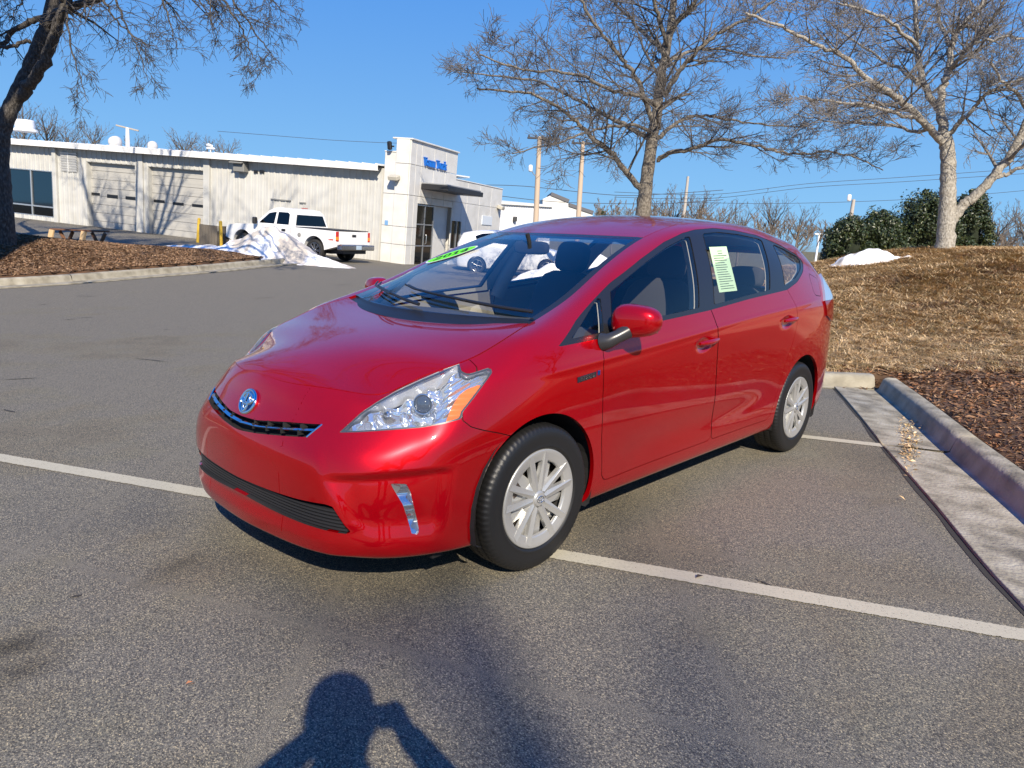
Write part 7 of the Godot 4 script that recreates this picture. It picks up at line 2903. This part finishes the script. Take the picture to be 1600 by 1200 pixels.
func evergreens() -> void:
	var lm := MB.new()
	var a := lm.p(Vector3(-0.5, 0, 0))
	var b := lm.p(Vector3(0.0, 0.06, 0.24))
	var c := lm.p(Vector3(0.5, -0.06, 0))
	var d := lm.p(Vector3(0.0, 0.06, -0.24))
	var e := lm.p(Vector3(0, 0, 0))
	lm.t(a, b, e)
	lm.t(b, c, e)
	lm.t(c, d, e)
	lm.t(d, a, e)
	var leaf := lm.mesh(null)
	var m := mat(Color.WHITE, 0.42)
	m.vertex_color_use_as_albedo = true
	m.cull_mode = BaseMaterial3D.CULL_DISABLED
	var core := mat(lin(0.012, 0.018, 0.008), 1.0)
	var rng := RandomNumberGenerator.new()
	rng.seed = 88
	for k in [[1318, 424, 342, 84, 26.0, "lowest dark evergreen at the left of the clump behind the snow heap"], [1368, 424, 332, 96, 26.5, "rounded dark evergreen, second from the left of the clump"], [1430, 424, 303, 130, 27.0, "largest dark evergreen, just left of the pale forked trunk"], [1500, 424, 300, 84, 27.5, "dark evergreen half hidden behind the pale forked trunk"], [938, 362, 329, 26, 85.0, "small round far evergreen beside the gabled building"]]:
		var foot := at(k[0], k[1], k[4])
		var top := at(k[0], k[2], k[4])
		var h := (top - foot).length()
		var w: float = k[3] / FOCAL * k[4] * 0.5
		var t := thing("evergreen_tree", k[5], "evergreen", foot)
		var mb := MB.new()
		mb.tube([Vector3(0, -0.3, 0), Vector3(0, h * 0.8, 0)], [0.09, 0.03], 8)
		obj("trunk", mb, mat(lin(0.08, 0.06, 0.045), 0.95), t)
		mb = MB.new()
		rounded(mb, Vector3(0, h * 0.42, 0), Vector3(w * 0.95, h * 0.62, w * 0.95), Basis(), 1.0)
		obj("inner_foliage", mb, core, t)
		var n := 17000 if k[4] < 50 else 1500
		var mm := MultiMesh.new()
		mm.transform_format = MultiMesh.TRANSFORM_3D
		mm.use_colors = true
		mm.mesh = leaf
		mm.instance_count = n
		var clumps := []
		for i in 70:
			var v := rng.randf()
			var an := rng.randf() * TAU
			var prof := pow(sin(PI * (0.12 + 0.80 * (1.0 - v))), 0.8) * (1.0 - 0.5 * v)
			clumps.append([Vector3(cos(an) * w * prof * 0.95, h * (0.06 + 0.86 * v), sin(an) * w * prof * 0.95), rng.randf_range(0.14, 0.36) * w * 1.1])
		clumps.append([Vector3(0, h * 0.97, 0), 0.12 * w])
		for i in n:
			var cl: Array = clumps[rng.randi() % clumps.size()]
			var dv := Vector3(rng.randfn(), rng.randfn(), rng.randfn()).normalized()
			var q: Vector3 = cl[0] + dv * cl[1] * pow(rng.randf(), 0.35)
			var s := rng.randf_range(0.07, 0.13) * (1.0 if k[4] < 50 else 2.6)
			var bs := Basis.looking_at((dv + Vector3(rng.randfn(), rng.randfn() + 0.3, rng.randfn()) * 0.6).normalized(), Vector3(0.1, 1, 0.05)) * Basis(Vector3.FORWARD, rng.randf() * TAU) * Basis(Vector3.RIGHT, PI / 2)
			mm.set_instance_transform(i, Transform3D(bs.scaled_local(Vector3(s, s, s)), q))
			var sh := rng.randf_range(0.6, 1.4)
			mm.set_instance_color(i, Color(0.030 * sh, 0.045 * sh, 0.016 * sh) if rng.randf() > 0.12 else Color(0.075 * sh, 0.085 * sh, 0.03))
		var o := MultiMeshInstance3D.new()
		o.name = "foliage"
		o.multimesh = mm
		o.material_override = m
		o.set_meta("kind", "stuff")
		t.add_child(o, true)

# ---------------------------------------------------------------- poles and wires
func pole(called: String, label: String, category: String, p0: Array, p1: Array, depth: float, rad: float, m: Material) -> Array:
	var foot := at(p0[0], p0[1], depth)
	var top := at(p1[0], p1[1], depth)
	var t := thing(called, label, category, foot)
	var mb := MB.new()
	var dv := top - foot
	mb.tube([-dv.normalized() * 1.5, dv * 0.5, dv], [rad * 1.2, rad * 1.08, rad * 0.85], 10)
	obj("shaft", mb, m, t)
	return [t, dv, foot]

func poles() -> void:
	var wood := mat(lin(0.42, 0.33, 0.24), 0.9)
	var grey := mat(lin(0.36, 0.33, 0.29), 0.9)
	var steel := mat(lin(0.35, 0.36, 0.37), 0.5, 0.3)
	var dark := mat(lin(0.04, 0.04, 0.045), 0.7)
	var white := mat(lin(0.75, 0.75, 0.74), 0.5)
	for k in [["wooden utility pole with a street light arm, left of the pair above the windscreen", [837, 352], [843, 214], 45.0], ["wooden utility pole, right of the pair above the red roof", [903, 352], [911, 222], 48.0]]:
		var r := pole("utility_pole", k[0], "utility pole", k[1], k[2], k[3], 0.15, wood)
		var mb := MB.new()
		mb.box(r[1] * 0.985, Vector3(1.5, 0.12, 0.12), Basis(RGT, Vector3.UP, RGT.cross(Vector3.UP)), 0.02)
		obj("crossarm", mb, dark, r[0])
		mb = MB.new()
		for i in 4:
			mb.lathe([Vector2(0.05, 0.0), Vector2(0.06, 0.06), Vector2(0.04, 0.14), Vector2(0.0, 0.15)], 8, Transform3D(Basis(Vector3.RIGHT, -PI / 2), r[1] * 0.985 + RGT * (-0.65 + 0.43 * i) + Vector3(0, 0.05, 0)))
		obj("insulators", mb, dark, r[0]).set_meta("kind", "stuff")
		if k[3] < 46.0:
			mb = MB.new()
			var a: Vector3 = at(838, 276, 45.0) - r[2]
			var b: Vector3 = at(829, 263, 44.6) - r[2]
			mb.tube([a, (a + b) * 0.5 + Vector3(0, -0.08, 0), b], [0.03, 0.03, 0.03], 6)
			var arm := obj("lamp_arm", mb, steel, r[0])
			mb = MB.new()
			rounded(mb, b, Vector3(0.22, 0.42, 0.22))
			obj("lamp_head", mb, white, arm)
	var far := pole("utility_pole", "pale far utility pole among bare trees right of the straight trunk", "utility pole", [1066, 360], [1075, 276], 72.0, 0.15, grey)
	far = pole("utility_pole", "leaning grey pole with a white street light above the evergreens", "street light", [1324, 372], [1334, 312], 46.0, 0.12, grey)
	var mb := MB.new()
	var hd: Vector3 = at(1327, 309, 45.6) - far[2]
	mb.tube([far[1] * 0.97, hd + Vector3(0, -0.05, 0), hd], [0.03, 0.03, 0.03], 6)
	var arm := obj("lamp_arm", mb, steel, far[0])
	mb = MB.new()
	rounded(mb, hd, Vector3(0.22, 0.42, 0.22))
	obj("lamp_head", mb, white, arm)
	far = pole("lamp_post", "slim white double-headed lamp post above the red car's tail", "lamp post", [1275, 402], [1280, 366], 55.0, 0.07, white)
	mb = MB.new()
	mb.box(far[1], Vector3(0.75, 0.10, 0.3), Basis(RGT, Vector3.UP, RGT.cross(Vector3.UP)), 0.02)
	obj("lamp_head", mb, white, far[0])
	far = pole("utility_pole", "white-topped utility pole with a crossarm behind the garage roof", "utility pole", [200, 240], [199, 200], 62.0, 0.16, white)
	mb = MB.new()
	var ax := (at(219, 204, 62.0) - at(183, 195, 62.0)).normalized()
	mb.box(far[1] * 1.0, Vector3(2.0, 0.13, 0.13), Basis(ax, ax.cross(FWD).normalized(), ax.cross(ax.cross(FWD)).normalized()), 0.02)
	obj("crossarm", mb, grey, far[0])
	# wires
	for k in [[[960, 300], [1110, 304], [1262, 287], [1410, 277], [1620, 262], 66.0, "upper of the two long power lines sagging right of the straight trunk"], [[960, 308], [1110, 310], [1262, 293], [1410, 284], [1620, 270], 66.5, "second long power line sagging right of the straight trunk"], [[1060, 316], [1200, 318], [1340, 315], [1480, 308], [1620, 296], 70.0, "thin low power line crossing behind the leaning street light"], [[740, 289], [820, 291], [960, 305], [1040, 303], [1130, 297], 52.0, "power line over the far white buildings"], [[735, 300], [850, 314], [950, 318], [1040, 318], [1130, 312], 54.0, "lower power line above the white gabled building"], [[340, 205], [430, 212], [520, 219], [600, 223], [640, 224], 75.0, "faint wire in the sky over the garage roof"]]:
		var pts := []
		for i in 5:
			pts.append(at(k[i][0], k[i][1], k[5]))
		var path := smooth_path(pts, 5)
		mb = MB.new()
		var o: Vector3 = path[0]
		mb.tube(path.map(func(q): return q - o), path.map(func(_q): return 0.022), 5, false)
		var w := obj("power_line", mb, dark)
		w.position = o
		tag(w, k[6], "wire", "power lines")

# ---------------------------------------------------------------- the photographer, behind the camera, whose shadow lies on the asphalt
func figure() -> void:
	var f := lot(0.07, -0.45)
	f.y = 0.0
	var t := thing("person", "person in a dark jacket holding a phone up with both hands, seen as a shadow", "person", f)
	# own axes: x to the right, y up, z ahead
	t.basis = Basis(RGT, Vector3.UP, FWD) if RGT.cross(Vector3.UP).dot(FWD) > 0 else Basis(-RGT, Vector3.UP, FWD)
	var sx := 1.0 if t.basis.x.dot(RGT) > 0 else -1.0
	var bones := []
	var add := func(a: Vector3, b: Vector3, ra: float, rb: float) -> void:
		bones.append([Vector3(a.x * sx, a.y, a.z), Vector3(b.x * sx, b.y, b.z), ra, rb])
	for s in [-1.0, 1.0]:
		add.call(Vector3(s * 0.11, 0.92, 0), Vector3(s * 0.14, 0.50, 0.02), 0.095, 0.068)
		add.call(Vector3(s * 0.14, 0.50, 0.02), Vector3(s * 0.15, 0.09, -0.02), 0.066, 0.048)
		add.call(Vector3(s * 0.15, 0.05, -0.05), Vector3(s * 0.17, 0.04, 0.16), 0.05, 0.042)
		add.call(Vector3(s * 0.17, 1.40, 0), Vector3(s * 0.43, 1.19, 0.08), 0.068, 0.058)
		add.call(Vector3(s * 0.43, 1.19, 0.08), Vector3(s * 0.13, 1.37, 0.34), 0.056, 0.038)
	add.call(Vector3(0, 0.92, 0), Vector3(0, 1.15, 0.0), 0.145, 0.135)
	add.call(Vector3(0, 1.15, 0.0), Vector3(0, 1.36, 0.0), 0.135, 0.15)
	add.call(Vector3(-0.13, 1.38, 0), Vector3(0.13, 1.38, 0), 0.085, 0.085)
	add.call(Vector3(0, 1.42, 0.01), Vector3(0, 1.52, 0.03), 0.062, 0.058)
	add.call(Vector3(0, 1.60, 0.035), Vector3(0, 1.66, 0.025), 0.092, 0.098)
	var mb := MB.new()
	nets(mb, bones, 0.022, 0.035)
	obj("body", mb, mat(lin(0.03, 0.032, 0.04), 0.9), t)
	# hands round the phone
	var skin := mat(lin(0.42, 0.25, 0.18), 0.6)
	mb = MB.new()
	for s in [-1.0, 1.0]:
		var hb := []
		var p := Vector3(s * 0.105, 1.385, 0.365)
		hb.append([p + Vector3(s * 0.02, -0.03, -0.03), p, 0.026, 0.03])
		hb.append([p, p + Vector3(-s * 0.02, 0.035, 0.02), 0.028, 0.022])
		for i in 4:
			var o := p + Vector3(-s * 0.005 * i, 0.04 - 0.024 * i, 0.022)
			hb.append([o, o + Vector3(-s * 0.025, 0.004, 0.02), 0.0095, 0.009])
			hb.append([o + Vector3(-s * 0.025, 0.004, 0.02), o + Vector3(-s * 0.055, 0.0, 0.014), 0.009, 0.0075])
		hb.append([p + Vector3(0, 0.02, -0.01), p + Vector3(-s * 0.035, 0.045, -0.012), 0.011, 0.010])
		hb.append([p + Vector3(-s * 0.035, 0.045, -0.012), p + Vector3(-s * 0.06, 0.055, -0.004), 0.010, 0.008])
		for q in hb:
			q[0].x *= sx
			q[1].x *= sx
		nets(mb, hb, 0.005, 0.006)
	obj("hands", mb, skin, t)
	# face, ears and cap
	mb = MB.new()
	var fc := []
	fc.append([Vector3(0, 1.60, 0.055), Vector3(0, 1.65, 0.05), 0.078, 0.08])
	fc.append([Vector3(0, 1.635, 0.12), Vector3(0, 1.605, 0.142), 0.012, 0.015])
	fc.append([Vector3(0, 1.555, 0.095), Vector3(0, 1.57, 0.10), 0.035, 0.04])
	for s in [-1.0, 1.0]:
		fc.append([Vector3(s * 0.088, 1.60, 0.03), Vector3(s * 0.092, 1.64, 0.022), 0.016, 0.02])
	nets(mb, fc, 0.008, 0.012)
	obj("face", mb, skin, t)
	mb = MB.new()
	nets(mb, [[Vector3(0, 1.68, 0.02), Vector3(0, 1.695, 0.01), 0.104, 0.10], [Vector3(-0.05, 1.675, 0.13), Vector3(0.05, 1.675, 0.13), 0.02, 0.02], [Vector3(-0.05, 1.68, 0.09), Vector3(0.05, 1.68, 0.09), 0.03, 0.03]], 0.012, 0.02)
	obj("cap", mb, mat(lin(0.02, 0.02, 0.025), 0.9), t)
	mb = MB.new()
	mb.box(Vector3(0, 1.40, 0.388), Vector3(0.165, 0.078, 0.009), Basis(), 0.003)
	var ph := obj("phone", mb, mat(lin(0.01, 0.01, 0.012), 0.2))
	ph.transform = t.transform
	tag(ph, "black phone held level in the photographer's hands", "phone")

# a smooth skin round tapered bones: surface nets on a grid
func nets(mb: MB, bones: Array, cell: float, soft: float) -> void:
	var field := {}
	var val := func(q: Vector3) -> float:
		var d := 1e9
		var acc := 0.0
		for b in bones:
			var e: Vector3 = b[1] - b[0]
			var t := clampf((q - b[0]).dot(e) / maxf(e.length_squared(), 1e-9), 0.0, 1.0)
			var k: float = (q - b[0] - e * t).length() - lerpf(b[2], b[3], t)
			acc += exp(-k / soft * 2.2)
			d = minf(d, k)
		return -log(acc) * soft / 2.2 if acc > 1e-30 else d
	for b in bones:
		var r: float = maxf(b[2], b[3]) + soft + cell * 2.0
		var lo := Vector3i(((Vector3(minf(b[0].x, b[1].x), minf(b[0].y, b[1].y), minf(b[0].z, b[1].z)) - Vector3.ONE * r) / cell).floor())
		var hi := Vector3i(((Vector3(maxf(b[0].x, b[1].x), maxf(b[0].y, b[1].y), maxf(b[0].z, b[1].z)) + Vector3.ONE * r) / cell).ceil())
		for x in range(lo.x, hi.x + 1):
			for y in range(lo.y, hi.y + 1):
				for z in range(lo.z, hi.z + 1):
					var k := Vector3i(x, y, z)
					if not field.has(k):
						field[k] = val.call(Vector3(k) * cell)
	var vert := {}
	var corners := []
	for i in 8:
		corners.append(Vector3i(i & 1, (i >> 1) & 1, (i >> 2) & 1))
	for k in field:
		var vs := []
		var pos := 0
		var ok := true
		for c in corners:
			var f = field.get(k + c)
			if f == null:
				ok = false
				break
			vs.append(f)
			if f > 0:
				pos += 1
		if not ok or pos == 0 or pos == 8:
			continue
		var s := Vector3()
		var n := 0
		for i in 8:
			for ax in 3:
				var j := i | (1 << ax)
				if j == i or (vs[i] > 0) == (vs[j] > 0):
					continue
				s += Vector3(corners[i]).lerp(Vector3(corners[j]), vs[i] / (vs[i] - vs[j]))
				n += 1
		vert[k] = mb.p((Vector3(k) + s / n) * cell)
	var ax := [Vector3i(1, 0, 0), Vector3i(0, 1, 0), Vector3i(0, 0, 1)]
	for k in vert:
		for a in 3:
			var u: Vector3i = ax[(a + 1) % 3]
			var v: Vector3i = ax[(a + 2) % 3]
			var f0 = field[k]
			var f1 = field.get(k + ax[a])
			if f1 == null or (f0 > 0) == (f1 > 0):
				continue
			if not (vert.has(k - u) and vert.has(k - v) and vert.has(k - u - v)):
				continue
			if f0 > 0:
				mb.q(vert[k], vert[k - v], vert[k - u - v], vert[k - u])
			else:
				mb.q(vert[k], vert[k - u], vert[k - u - v], vert[k - v])
